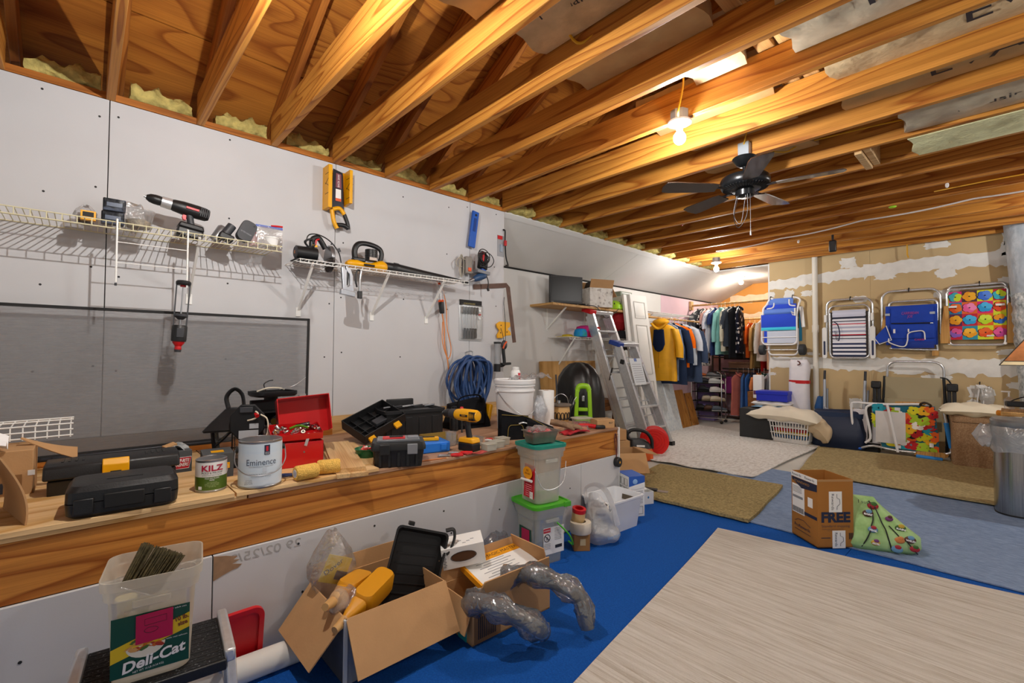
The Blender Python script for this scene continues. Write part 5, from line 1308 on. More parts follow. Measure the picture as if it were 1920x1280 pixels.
M().lathe([(.02, 0), (.062, 0), (.064, .004), (.064, .276), (.062, .28), (.02, .28), (.02, 0)], 36).B('paper_roll', PM('towel_white', '#ecebe8', .9, bump=.2, bs=90), tow); M().lathe([(.018, .002), (.02, .002), (.02, .281), (.018, .281)], 24).B('core', CARD, tow)
t = G('plastic_bag', 'white and blue crumpled plastic bag stuffed between bucket and towel roll', 'bag', -2.52, 2.63, LZ, 80)
bagshape(M(), .11, .10, .24, 21, pinch=.45, amp=.22).B('film', CLEAR('white_bag_film', '#e9eef4', .8, .3, .15, .8, 24), t)
# black tool pouch
t = G('tool_pouch', 'stiff black leather tool pouch with yellow stitching standing open', 'pouch', -2.30, 2.15, LZ, 66)
t.scale = (.95, 1, .82)
YST = PM('yellow_stitch', '#a9913a', .7)
M().grid(lambda u, v: (-.10 + .20 * u, -.03 - .05 * math.sin(PI * u) * .3, .22 * v * (1 - .15 * u)), 8, 8, .006).B('front_panel', SOFT, t)
M().grid(lambda u, v: (-.10 + .32 * u, .04 + .05 * math.sin(PI * u), (.24 - .12 * u) * v), 8, 8, .006).B('back_panel', SOFT, t)
M().grid(lambda u, v: (.08 + .22 * u, -.05 + .11 * v, .155 - .10 * u + .03 * math.cos(PI * (v - .5))), 8, 8, .006).B('side_flap', SOFT, t)
M().grid(lambda u, v: (.08 + .22 * u, -.055 + .01 * u, (.155 - .10 * u) * v), 8, 6, .006).B('side_panel', SOFT, t)
M().tube([(-.06, -.046, .02), (-.05, -.047, .11), (.0, -.049, .12), (.05, -.047, .11), (.06, -.046, .02)], .0016, 5, n=3).B('stitching', YST, t)
M().tube([(-.10, -.035, .205), (0, -.05, .195), (.09, -.035, .18), (.29, -.05, .06)], .0016, 5, n=3).B('stitching', YST, t)
M().tube([(.02, -.052, .13), (.05, -.053, .14), (.08, -.052, .132)], .006, 6, n=3, flat=.4).B('hang_ring', ALU, t)
# gloves, packets
GLV = PM('worn_glove', '#8a7059', .9, var=.3, vs=18, bump=.4, bs=90, spec=.1)
t = G('work_glove', 'worn brown work glove resting across the pouch and red packet', 'glove', -2.22, 2.60, LZ + .045, 40, rot=(0, 10, 40))
rg = [[V((x, w_ * math.cos(2 * PI * j / 14), h_ * math.sin(2 * PI * j / 14) + z)) for j in range(14)] for x, w_, h_, z in ((-.12, .03, .02, .01), (-.08, .042, .024, .012), (-.02, .048, .022, .012), (.04, .05, .02, .01), (.06, .044, .014, .008))]
M().loft(rg).B('palm', GLV, t)
for k in range(4): M().tube([(.04, -.034 + .023 * k, .01), (.09, -.04 + .025 * k, .014), (.125 - .012 * abs(k - 1.5), -.043 + .027 * k, .0)], lambda q: .013 - .003 * q, 8, n=4).B('finger', GLV, t)
M().tube([(-.02, -.04, .01), (.02, -.075, .008), (.06, -.085, .0)], lambda q: .014 - .004 * q, 8, n=4).B('thumb', GLV, t)
t = tag(M().grid(lambda u, v: (-2.20 + .10 * v, 2.50 + .22 * u, LZ + .006 + .014 * math.sin(PI * u) + .006 * math.sin(9 * v)), 10, 6, .008).B('red_cloth', PM('red_white_cloth', '#b3212c', .7, var=.5, vs=22)), 'folded red and white cloth under the glove at the ledge front', 'cloth')
t = G('blister_tray', 'clear blister tray with orange and purple print near the red stapler', 'pack', -2.24, 2.74, LZ, 66)
M().loft([rrect(.17, .10, .01, .0, 3), rrect(.16, .09, .01, .035, 3)]).B('blister', TUBC, t)
M().box((0, 0, .014), (.14, .08, .02)).B('printed_insert', STREAK('orange_purple_print', ['#d9d4da', '#8a6fae', '#e58a2e', '#b53a4e'], (1, 1, 1), 16, .5, 0), t)
t = G('utility_tool', 'red and black handled tool lying before the small clear tub', 'tool', -2.20, 2.86, LZ + .018, 62)
M().tube([(-.10, 0, .012), (-.02, 0, .010), (.04, 0, 0)], .016, 10, n=4).B('red_handle', REDP, t); M().box((.075, 0, -.004), (.08, .05, .028)).B('black_head', BLACKP, t, bev=.008)
t = G('lidded_tub', 'clear lidded tub of pink bits standing at the ledge end', 'tub', -2.34, 2.93, LZ, 72)
M().loft([rrect(.12, .09, .015, 0, 3), rrect(.14, .11, .018, .06, 3)]).B('tub_body', TUBC, t); M().loft([rrect(.15, .12, .02, .06, 3), rrect(.155, .125, .02, .066, 3), rrect(.14, .11, .02, .07, 3)]).B('lid', TUBM, t)
M().box((0, 0, .02), (.10, .07, .03)).B('contents', PM('pink_bits', '#c98a92', .6, var=.6, vs=50), t)
t = G('cardboard_box', 'small closed cardboard carton at the far corner of the ledge', 'box', -2.20, 3.01, LZ, 64)
closed_box(t, .15, .12, .065, CARD, .002, TAPE); txt('RLF', .02, INK, t, (.04, -.0612, .04), w=.03)
# patterned pot
t = G('patterned_pot', 'tan pot with black flower pattern and a wire bail', 'pot', -2.58, 2.95, LZ, 75)
POT = PM('tan_glaze', '#cda468', .45); PATN = PM('black_glaze', '#1b1713', .5)
M().lathe([(.001, 0), (.058, 0), (.07, .03), (.077, .09), (.075, .12), (.071, .135), (.086, .14), (.088, .15), (.08, .155), (.06, .157), (.001, .158)], 36).B('pot_body', POT, t)
M().lathe([(.077, .136), (.0885, .141), (.0895, .15), (.081, .1565), (.001, .16)], 36).B('dark_lid', PM('dark_lid', '#6a5f55', .5), t)
for k in range(7):
 a0 = -1.2 + .4 * k
 for s_ in (-1, 1):
  pts = [((.0775) * math.sin(a0 + s_ * .16 * math.sin(q * .5)), -.0775 * math.cos(a0 + s_ * .16 * math.sin(q * .5)), .062 + .028 * math.cos(q * .5) * (1 if k % 2 else -1)) for q in range(7)]
  M().tube(pts, .0035, 5, n=2).B('painted_scroll', PATN, t)
 M().ball((.071 * math.sin(a0 + .2), -.071 * math.cos(a0 + .2), .036), (.014, .006, .008), 8, 6).B('painted_leaf', PATN, t)
M().tube([(-.08, 0, .15), (-.06, 0, .21), (0, 0, .238), (.06, 0, .21), (.08, 0, .15)], .003, 8, n=6).B('bail', STEEL, t); M().cyl((-.02, 0, .16), (-.02, 0, .185), .016).B('lid_knob', CHROME, t)
# tape measure hanging from a cord on the beam end
t = G('tape_measure', 'black tape measure hanging from a red-brown cord at the beam end', 'tape measure', KX - .012, 3.045, .40, 90)
M().prism([(.035 * math.cos(2 * PI * k / 24), .038 * math.sin(2 * PI * k / 24)) for k in range(24)] , -.05, -.012, 'xz').B('case', BLACKP, t, bev=.006); M().cyl((0, -.051, .0), (0, -.0505, .0), .018).B('badge', DGREY, t)
M().box((.0, -.052, 0), (.014, .001, .014)).B('logo', YEL, t)
M().tube([(0, -.02, .035), (.012, -.014, .10), (.02, -.008, .17), (.005, -.006, .215), (-.008, -.008, .17), (0, -.012, .10), (.0, -.02, .04)], .004, 6, n=5).B('cord', PM('maroon_cord', '#5e2a22', .6), t)
M().cyl((.006, 0, .212), (.006, -.03, .212), .003).B('nail', STEEL, t)
# ---------------------------------------------------------------- floor along the knee wall
# step stool and cat litter tub
t = G('step_stool', 'grey step stool with a black ribbed tread at the knee wall', 'step stool', -1.83, .19, .0065, 84)
t.scale = (1, .95, .80)
for s_ in (-1, 1):
 M().box((s_ * .185, 0, .352), (.03, .30, .05)).B('side_rail', ALU, t, bev=.008)
 for y in (-.13, .13): M().beam((s_ * .185, y * .9, .34), (s_ * .20, y * 1.25, 0), .03, .03).B('leg', ALU, t, bev=.005)
 M().beam((s_ * .197, -.14, .12), (s_ * .197, .14, .12), .02, .02).B('cross_brace', ALU, t)
M().box((0, 0, .338), (.34, .29, .02)).B('tread', STREAK('speckled_tread', ['#1d1e20', '#2a2b2d', '#8d8f90'], (1, 1, 1), 150, .7, .3, 200, 2, [.4, .62, .75]), t, bev=.003)
for k in range(9): M().box((0, -.12 + .03 * k, .3485), (.33, .006, .002)).B('tread_rib', BLACKM, t)
M().box((0, -.148, .325), (.35, .012, .04)).B('front_lip', BLACKP, t, bev=.004)
MILK = CLEAR('milky_litter_tub', '#f1ebda', .46, .28, .10)
def litter_tub(t, wb, db, wt, dt, h, mat):
 rg = []
 for z, f, e in ((0, 0, 0), (.004, 0, 0), (h * .80, .85, 0), (h * .80, .85, .008), (h * .82, .85, .010), (h * .90, .93, .010), (h * .91, .93, .016), (h, 1, .016)):
  rg.append(rrect(wb + (wt - wb) * f + e * 2, db + (dt - db) * f + e * 2, .04, z, 5))
 rg.append(rrect(wt + .024, dt + .024, .036, h, 5)); rg.append(rrect(wt - .004, dt - .004, .034, h * .8, 5)); rg.append(rrect(wb - .006, db - .006, .034, .006, 5))
 M().loft(rg, cap0=True, cap1=True).B('tub_wall', mat, t)
 for s_ in (-1, 1): M().box((0, s_ * -(db + (dt - db) * .85) / 2 - s_ * .010, h * .76), (wb * .48, .010, .022)).B('grip_ledge', mat, t, bev=.003)
lt = G('litter_tub', 'open milky litter tub with a green and yellow label on the step stool', 'tub', -1.80, .18, .290, 81)
LW, LD, LH = .185, .175, .30
litter_tub(lt, LW, LD, .21, .205, LH, MILK)
DG = PM('label_green', '#0e4a38', .4); YL = PM('label_yellow', '#e3c21b', .4)
yf = -.093
M().prism([(-.09, .03), (.09, .03), (.09, .20), (-.09, .20)], yf - .004, yf - .003, 'xz').B('label', DG, lt, rot=(2.6, 0, 0), loc=(0, .0, 0))
L_ = lambda name, poly, mat, o=.005: M().prism(poly, yf - o, yf - o + .0006, 'xz').B(name, mat, lt, rot=(2.6, 0, 0), loc=(0, .0, 0))
L_('label_band', [(-.09, .075), (-.09, .115), (.09, .172), (.09, .128)], YL)
L_('label_bowl', [(.045 * math.cos(rad(a)) - .012, .108 + .034 * math.sin(rad(a))) for a in range(180, 361, 15)], PM('label_cream', '#e8e2d0', .5), .0056)
rr = random.Random(4)
for k in range(16):
 a, c = rr.uniform(-.055, .03), .105 + rr.uniform(-.006, .022)
 L_('printed_kibble', [(a + .012 * math.cos(q), c + .007 * math.sin(q + k)) for q in (0, 1.05, 2.1, 3.14, 4.2, 5.2)], (PM('kibble_red', '#a8341c', .5), PM('kibble_orange', '#c8661f', .5), PM('kibble_tan', '#d9a05a', .5), PM('kibble_green', '#4d6b2a', .5))[k % 4], .0062 + .0001 * k)
L_('price_sticker', [(-.035, .115), (.05, .118), (.05, .20), (-.035, .197)], PM('hot_pink_sticker', '#b90f4c', .4), .0085)
M().tube([(-.015, yf - .009, .165), (.035, yf - .009, .167), (.035, yf - .009, .185), (-.015, yf - .009, .183)], .0006, 4, closed=True).B('sticker_print', INK, lt, loc=(0, .0, 0), rot=(2.6, 0, 0))
M().tube([(.0 + .016 * math.cos(q), yf - .009, .150 + .008 * math.sin(q)) for q in [k * .52 for k in range(12)]], .0006, 4, closed=True).B('sticker_print', INK, lt, loc=(0, .0, 0), rot=(2.6, 0, 0))
txt('Deli-Cat', .042, WHITEINK, lt, (.005, yf - .0095, .060), (92.6, -9, 0), w=.15, bold=.0012, shear=.25)
txt('NET WT 10 LB (4.54 KG)', .008, WHITEINK, lt, (-.005, yf - .0085, .036), (92.6, -4, 0), w=.07)
txt('10 lb.\nsize', .018, PM('brown_ink', '#7a3d1e', .5), lt, (.072, yf - .0135, .148), (92.6, -10, 0), w=.032, bold=.0006)
txt('For adult cats', .006, WHITEINK, lt, (.062, yf - .0155, .190), (92.6, 0, 0), w=.04); txt('with real salmon', .006, WHITEINK, lt, (.06, yf - .0115, .105), (92.6, 0, 0), w=.05)
br = G('masonry_brush', 'wide paint brush with dark bristles standing in the open litter tub', 'brush', -1.82, .165, .545, 43, rot=(-14, 30, 78))
M().box((0, 0, -.07), (.10, .03, .05)).B('ferrule', STEEL, br, bev=.003)
bm_ = M(); rr = random.Random(2)
for k in range(260):
 x, y = rr.uniform(-.05, .05), rr.uniform(-.014, .014)
 bm_.beam((x, y, -.05), (x * 1.25 + rr.uniform(-.004, .004), y * 1.5, .075 + rr.uniform(-.006, .004)), .0022, .0022)
bm_.B('bristles', PM('brown_bristle', '#5b5236', .8, var=.5, vs=90), br, kind='stuff')
M().box((0, 0, -.12), (.025, .018, .07)).B('handle', PINEB, br, bev=.006)
wr_ = G('film_bag', 'ball of clear film in the litter tub beside the brush', 'film', -1.76, .24, .50); bagshape(M(), .07, .06, .05, 8, 8, .4, .2).B('film', BAGC, wr_)
sp_ = G('spool', 'cream spool seen through the litter tub wall', 'spool', -1.77, .11, .50); M().lathe([(.001, -.015), (.026, -.015), (.026, .015), (.001, .015)], 20).B('spool_body', PM('cream_plastic', '#dccf94', .5), sp_)
# red lid leaning on the wall
t = thing('square_tray', 'red square tub lid leaning on the knee wall behind the stool', 'lid', (KX + .052, .42, .006), 90); t.rotation_euler = Euler((rad(9), 0, rad(90)))
M().prism([(p.x, p.y + .125) for p in rrect(.25, .25, .04, 0, 6)], -.004, 0, 'xz').B('lid_panel', REDP, t)
o = rrect(.25, .25, .04, 0, 6); i_ = rrect(.215, .215, .03, 0, 6)
M().loft([[V((p.x, -.004, p.y + .125)) for p in o], [V((p.x, -.016, p.y + .125)) for p in o], [V((p.x, -.016, p.y + .125)) for p in i_], [V((p.x, -.004, p.y + .125)) for p in i_]], cap=False).B('lid_rim', REDP, t)
M().tube([(.03 * math.cos(q * .524), -.005, .11 + .03 * math.sin(q * .524)) for q in range(12)], .003, 6, closed=True).B('moulded_ring', REDP, t)
t = tag(M().tube([(-2.02, -.5, .05), (-1.98, .2, .05), (-1.955, .70, .05)], .046, 20).B('paper_roll', PM('roll_white', '#dcd9d2', .7, var=.04), smooth=50), 'long white roll lying on the blue turf beside the knee wall', 'roll')

def flap(t, hinge0, hinge1, length, out, ang, mat=None, name='flap', taper=.0, th=.005, bow=.0):
 """box flap: from the hinge edge, turned out by ang degrees from straight up"""
 a, b = V(hinge0), V(hinge1); o = V(out).normalized(); d = V((0, 0, 1)) * math.cos(rad(ang)) + o * math.sin(rad(ang)); e = (b - a).normalized()
 nrm = (o * math.cos(rad(ang)) - V((0, 0, 1)) * math.sin(rad(ang)))
 M().grid(lambda u, v: a.lerp(b, u) + d * length * v + e * (taper * v * (1 - 2 * u)) + nrm * bow * math.sin(PI * v), 3, 6, th).B(name, mat or CARD, t)
def openbox(t, w_, d_, h, mat=None, inner=None, flaps=(), th=.005):
 mat = mat or CARD
 for n_, a, b_ in (('front_panel', (-w_ / 2, -d_ / 2, 0), (w_ / 2, -d_ / 2 + th, h)), ('back_panel', (-w_ / 2, d_ / 2 - th, 0), (w_ / 2, d_ / 2, h)), ('end_panel', (-w_ / 2, -d_ / 2 + th, 0), (-w_ / 2 + th, d_ / 2 - th, h)), ('end_panel', (w_ / 2 - th, -d_ / 2 + th, 0), (w_ / 2, d_ / 2 - th, h)), ('base_panel', (-w_ / 2, -d_ / 2, 0), (w_ / 2, d_ / 2, .006))):
  bx(n_, a, b_, mat, t)
 for side, L_, ang, tp in flaps:
  x, y = w_ / 2, d_ / 2
  h0, h1, o = {'f': ((-x, -y, h), (x, -y, h), (0, -1, 0)), 'b': ((-x, y, h), (x, y, h), (0, 1, 0)), 'l': ((-x, -y, h), (-x, y, h), (-1, 0, 0)), 'r': ((x, -y, h), (x, y, h), (1, 0, 0))}[side]
  flap(t, h0, h1, L_, o, ang, mat, taper=tp)
# first open box (local x along the wall)
b1 = G('cardboard_box', 'large open cardboard box holding the paint tray and yellow bottles', 'box', -1.873, .955, .0065, 90)
SILV = PM('silver_grey_card', '#8f9296', .5, .2, var=.1)
openbox(b1, .44, .37, .24, CARD, flaps=(('f', .20, 148, .0), ('l', .19, 138, .015), ('b', .07, 6, .02)))
M().box((0, -.187, .115), (.442, .003, .225)).B('printed_side', SILV, b1); M().box((-.222, 0, .115), (.003, .372, .225)).B('printed_side', PM('dark_print_card', '#54565c', .5, var=.25, vs=16), b1)
M().box((-.221, -.186, .12), (.012, .012, .24)).B('corner_tape', PM('pale_edge', '#c9cbcc', .4), b1)
pt = G('paint_tray', 'black plastic paint tray standing up out of the first open box', 'paint tray', -1.87, 1.07, .075, 90)
pt.scale = (.86, 1, .92)
pt.rotation_euler = Euler((rad(-14), rad(16), rad(64)))
TR = PM('tray_black', '#1a1a1b', .5, var=.3, vs=10)
M().loft([[V((p.x, .0, p.y + .19)) for p in rrect(.25, .36, .02, 0, 3)], [V((p.x, -.02, p.y + .19)) for p in rrect(.255, .365, .02, 0, 3)], [V((p.x, -.06, p.y + .19)) for p in rrect(.285, .40, .025, 0, 3)], [V((p.x, -.06, p.y + .19)) for p in rrect(.265, .38, .02, 0, 3)], [V((p.x, -.012, p.y + .19)) for p in rrect(.235, .345, .02, 0, 3)]], cap0=True, cap1=True).B('tray_body', TR, pt)
for k in range(6): M().beam((-.10, -.014, .08 + .045 * k), (.10, -.014, .08 + .045 * k + .01), .004, .006).B('tray_rib', TR, pt)
M().tube([(.12, -.055, .40), (.16, -.055, .41), (.175, -.055, .37), (.165, -.055, .31), (.15, -.055, .29)], .012, 8, n=5, flat=.6).B('pour_lip', TR, pt)
M().box((-.06, .01, .40), (.03, .04, .02)).B('hook', TR, pt, bev=.003)
YB_ = PM('mustard_bottle', '#d79310', .45, var=.05)
for i, (X, Y, z, R3, lb) in enumerate(((-1.80, .90, .255, (14, -8, 118), 'yellow plastic bottle lying on top in the first open box, in front'), (-1.90, .86, .245, (8, 10, 130), 'yellow plastic bottle lying behind the front yellow bottle'))):
 t = G('yellow_bottle', lb, 'bottle', X, Y, z, 0, rot=R3)
 M().loft([[V((p.x, p.y, z_)) for p in rrect(.20 * k, .085 * k, .03 * k, 0, 5)] for z_, k in ((-.045, .9), (-.03, 1), (.03, 1), (.045, .9))]).B('bottle_body', YB_, t)
 M().loft([[V((-.10 - dx, p.x, p.y)) for p in rrect(.07 * k, .075 * k, .02, 0, 4)] for dx, k in ((0, 1), (.05, .7), (.08, .42))]).B('bottle_shoulder', YB_, t)
 M().cyl((-.18, 0, 0), (-.235, 0, 0), .02, .014).B('nozzle', PM('tan_cap', '#c79a5e', .5), t)
bg = G('brush_bag', 'clear bag with a yellow carded brush standing in the first open box', 'bag', -1.99, .80, .13, 90)
bagshape(M(), .20, .11, .34, 14, 14, .22, .16).B('film', BAGC, bg)
M().box((.01, -.02, .18), (.11, .005, .11), (0, 25, 0)).B('header_card', YL, bg, bev=.001)
M().box((.03, -.024, .15), (.05, .004, .035), (0, 25, 0)).B('card_print', PM('print_navy', '#26264a', .5), bg)
txt('Dover', .03, NAVYINK, bg, (.0, -.0235, .195), (90, -25, 0), w=.085)
t = G('film_ball', 'crumpled clear film wrap with a teal scrap at the box corner', 'film', -1.80, .775, .20, 90)
bagshape(M(), .15, .12, .10, 33, 12, .5, .2).B('film', BAGC, t); M().box((.02, -.02, .02), (.05, .04, .02), (10, 20, 30)).B('teal_scrap', PM('teal_card', '#1d8a86', .5), t); M().ball((-.02, .0, .06), (.04, .04, .05), 12, 8).B('tan_sponge', PM('tan_sponge', '#cfa878', .9, bump=.4), t)
# second open box
b2 = G('cardboard_box', 'second open cardboard box with the grey wrapped hoses hanging over its edge', 'box', -1.665, 1.455, .0065, 88)
openbox(b2, .46, .24, .17, CARD, flaps=(('l', .12, 160, 0), ('f', .10, 20, .04), ('r', .13, -18, 0), ('b', .10, 12, 0)))
M().box((-.15, -.1225, .06), (.14, .003, .11)).B('barcode_panel', PM('brown_print', '#7d5c3c', .7), b2)
for k in range(10): M().box((-.20 + .010 * k, -.1245, .065), (.005, .001, .09)).B('barcode_bar', INK, b2)
M().box((-.2315, -.05, .08), (.003, .06, .16)).B('teal_panel', PM('teal_print', '#1c9aa0', .5), b2)
t = G('tissue_box', 'white printed carton with an oval opening lying on the second box', 'box', -1.80, 1.36, .245, 58, rot=(6, -8, 58))
M().box((0, 0, .05), (.20, .115, .10)).B('carton', PAPER, t, bev=.001)
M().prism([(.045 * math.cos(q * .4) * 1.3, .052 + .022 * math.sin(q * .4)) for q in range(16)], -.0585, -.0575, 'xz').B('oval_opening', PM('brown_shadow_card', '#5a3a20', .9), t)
M().tube([(.046 * math.cos(q * .4) * 1.32, -.0585, .052 + .0235 * math.sin(q * .4)) for q in range(16)], .0012, 5, closed=True).B('opening_edge', INK, t)
for k in range(9): M().box((-.09 + .004 * (k % 2), -.0580, .015 + .008 * k), (.012, .001, .004)).B('printed_line', GREYINK, t)
for k in range(6): M().box((-.05 + .02 * k, -.03 + .012 * (k % 3), .1005), (.016, .004, .001)).B('printed_line', GREYINK, t)
t = G('drop_cloth_pack', 'flat yellow and white pack lying on the second open box', 'pack', -1.70, 1.50, .20, 84, rot=(8, -3, 84))
M().box((0, 0, .012), (.34, .20, .024)).B('pack_body', PAPER, t, bev=.004); M().box((.06, .075, .0245), (.22, .05, .002)).B('yellow_band', PM('amber_print', '#eda21a', .4), t); M().box((-.165, 0, .013), (.012, .202, .026)).B('yellow_end', PM('amber_print', '#eda21a'), t)
txt('MAGIC MASTER', .03, INK, t, (.06, .075, .026), (0, 0, 0), w=.19);
for k in range(7): M().box((-.03 + .03 * (k % 2), -.07 + .018 * k, .0247), (.16, .003, .001)).B('printed_line', GREYINK, t)
GW = CLEAR('grey_film', '#a9aeb3', .30, .10, .30, .9, 20); GHOSE = PM('grey_hose', '#6a6e73', .5)
for i, (pts, lb) in enumerate((([(-1.56, 1.22, .19), (-1.46, 1.22, .22), (-1.38, 1.30, .18), (-1.34, 1.40, .10), (-1.36, 1.44, .07)], 'grey hose in clear wrap spilling from the front corner of the second box'), ([(-1.60, 1.45, .20), (-1.50, 1.50, .24), (-1.38, 1.56, .22), (-1.30, 1.62, .16), (-1.26, 1.62, .05)], 'grey hose in clear wrap arching over the far end of the second box'))):
 t = thing('wrapped_hose', lb, 'hose', (0, 0, 0))
 M().tube(pts, lambda q: .036 - .010 * q, 14, n=6).B('hose', GHOSE, t)
 r = random.Random(i); P_ = spline(pts, 6); rg = []
 for k, p in enumerate(P_):
  d = (P_[min(k + 1, len(P_) - 1)] - P_[max(k - 1, 0)]).normalized(); a = d.cross(V((0, 0, 1))).normalized(); b_ = d.cross(a); rr_ = (.046 + .010 * math.sin(k * .9 + i)) * (1 if k < len(P_) - 4 else .7)
  rg.append([p + (a * math.cos(2 * PI * j / 16) + b_ * math.sin(2 * PI * j / 16)) * rr_ * (1 + .10 * math.sin(3 * j + k) + r.uniform(-.08, .08)) for j in range(16)])
 M().loft(rg).B('film', GW, t, smooth=70)
t = thing('wrapped_hose', 'dark hose in a grey bag lying behind the second box by the knee wall', 'hose', (-1.93, 1.70, .10))
M().tube([(-.05, -.06, .0), (.05, -.03, .06), (.09, .05, .02), (.02, .10, .0), (-.05, .06, .05)], .032, 12, n=5).B('hose', BLACKP, t); bagshape(M(Matrix.Translation((0, 0, -.09))), .24, .20, .23, 17, 12, .4, .22).B('film', GW, t)
# stacked litter tubs
CLT = CLEAR('clear_litter_tub', '#eceee4', .30, .22, .12)
t1 = G('litter_tub', 'lower tub of the stack, clear with a bright green lid and handle', 'tub', -1.955, 2.05, .0065, 80)
litter_tub(t1, .195, .195, .225, .225, .335, CLT)
GRN = PM('lime_green_lid', '#44a81e', .4); TEAL = PM('teal_lid', '#128474', .4)
def lid(t, w_, z, mat):
 M().loft([rrect(w_, w_, .04, z - .016, 5), rrect(w_ + .012, w_ + .012, .045, z - .014, 5), rrect(w_ + .012, w_ + .012, .045, z + .003, 5), rrect(w_ - .01, w_ - .01, .035, z + .004, 5), rrect(w_ - .014, w_ - .014, .035, z - .002, 5)]).B('lid', mat, t)
lid(t1, .265, .345, GRN)
M().box((.1, -.135, .338), (.05, .012, .03)).B('lid_tab', GRN, t1, bev=.003)
M().tube([(.03, -.125, .24), (.09, -.16, .17), (.13, -.15, .10), (.138, -.10, .10)], .005, 8, n=5).B('bail', GRN, t1)
M().prism([(-.06, .06), (.06, .06), (.06, .20), (-.06, .20)], -.1105, -.110, 'yz').B('label', DG, t1)
M().prism([(-.045, .12), (.035, .115), (.035, .19), (-.045, .195)], -.112, -.1112, 'yz').B('price_sticker', PM('hot_pink_sticker', '#b90f4c'), t1)
txt('DeliCat', .036, WHITEINK, t1, (-.1122, -.0, .085), (90, 0, -90), w=.105, bold=.001)
M().box((.02, -.1075, .135), (.15, .001, .155)).B('label', PAPER, t1); M().box((-.03, -.1085, .197), (.05, .001, .025)).B('warning_header', REDINK, t1)
txt('WARNING', .013, WHITEINK, t1, (-.03, -.1095, .197), w=.044)
M().tube([(-.03 + .021 * math.cos(q * .4), -.1095, .155 + .021 * math.sin(q * .4)) for q in range(16)], .002, 6, closed=True).B('prohibition_ring', INK, t1); M().beam((-.043, -.1095, .168), (-.016, -.1095, .142), .002, .004).B('prohibition_bar', INK, t1)
M().box((-.03, -.1092, .152), (.012, .001, .018)).B('pictogram', GREYINK, t1); M().box((.055, -.1088, .095), (.05, .001, .018)).B('label_bar', INK, t1)
for k in range(12):
 M().box((-.03 if k > 7 else .05, -.1088, .20 - .009 * k if k < 8 else .12 - .009 * (k - 8)), (.05, .001, .002)).B('printed_line', GREYINK, t1)
t2 = G('litter_tub', 'upper tub of the stack, clear with a teal lid and wire bail', 'tub', -1.955, 2.05, .357, 81)
litter_tub(t2, .18, .18, .205, .205, .325, CLT)
lid(t2, .235, .335, TEAL)
M().tube([(.10, -.12, .235), (.05, -.16, .14), (-.02, -.16, .10), (-.09, -.14, .11), (-.115, -.1, .2)], .0026, 8, n=6).B('bail', STEEL, t2)
M().box((-.106, -.025, .12), (.002, .10, .19)).B('label', REDINK, t2, rot=(0, 3, 0))
M().prism([(-.024 + .045 * math.cos(q * .4), .175 + .036 * math.sin(q * .4)) for q in range(16)], -.113, -.112, 'yz').B('offer_badge', PM('amber_print', '#eda21a'), t2)
M().cyl((-.117, -.07, .135), (-.117, .03, .13), .008).B('peeled_label_roll', PAPER, t2)
txt('FREE\noffer inside', .018, PM('brown_ink', '#7a3d1e'), t2, (-.1145, -.024, .18), (90, 0, -90), w=.05)
for k in range(6): M().box((-.1085, -.03, .105 - .012 * k), (.001, .06, .004)).B('printed_line', PM('pink_ink', '#e88a94', .5), t2)
M().box((-.1085, -.055, .05), (.001, .03, .04)).B('barcode_panel', PAPER, t2)
pn = G('loaf_pan', 'tarnished metal loaf pan of red hardware on the teal lid', 'pan', -1.955, 2.05, .6975, 78)
PEW = PM('tarnished_metal', '#8b8379', .38, .7, var=.25, vs=12)
M().loft([rrect(.16, .095, .012, 0, 3), rrect(.19, .125, .016, .07, 3), rrect(.205, .14, .018, .072, 3), rrect(.205, .14, .018, .069, 3), rrect(.184, .12, .014, .066, 3), rrect(.156, .09, .01, .004, 3)], cap0=True, cap1=True).B('pan_wall', PEW, pn)
M().grid(lambda u, v: (-.09 + .18 * u, -.055 + .11 * v, .052 + .016 * math.sin(13 * u) * math.sin(9 * v) + .018 * math.sin(PI * u)), 18, 12, .004).B('hardware', STREAK('red_hardware_mix', ['#4a4240', '#8c7d78', '#b5363f', '#c8c0bc'], (1, 1, 1), 50, .5, .8, 80, 2), pn)
M().grid(lambda u, v: (-.08 + .10 * u, -.04 + .08 * v, .085 + .014 * math.sin(7 * u + 3 * v)), 8, 6, .001).B('parts_bag', BAGC, pn)
# tape rolls on their little box
t = G('cardboard_box', 'tiny square cardboard box under the wide masking tape roll', 'box', -1.875, 2.335, .0065, 50); M().box((0, 0, .05), (.10, .10, .10)).B('carton', PM('brown_card', '#9c6f3e', .85, var=.08), t, bev=.002); M().box((.005, -.051, .055), (.035, .001, .04)).B('label', PM('tan_label', '#c3ad84', .6), t)
t = G('tape_roll', 'wide cream masking tape roll lying on the tiny box', 'tape', -1.875, 2.335, .1075, 0); M().lathe([(.035, 0), (.065, 0), (.067, .004), (.067, .062), (.065, .066), (.035, .066), (.035, 0)], 32).B('tape', PM('cream_tape', '#ddd2bf', .7), t)
t = G('tape_roll', 'red cored tan tape roll on top of the cream masking tape', 'tape', -1.90, 2.34, .174, 0, rot=(0, 8, 0)); M().lathe([(.03, 0), (.042, 0), (.042, .07), (.03, .07), (.03, 0)], 28).B('tape', PM('tan_tape', '#cfae7a', .5), t); M().lathe([(.026, -.001), (.044, -.001) if False else (.031, -.001), (.044, .062), (.044, .078), (.028, .078), (.026, -.001)], 28).B('core', REDP, t)
pg = G('plastic_bag', 'white translucent grocery bag slumped around rolls of joint tape', 'bag', -1.86, 2.52, .0065, 50)
WB = CLEAR('white_grocery_film', '#f3f5f7', .40, .3, .12, .8, 16)
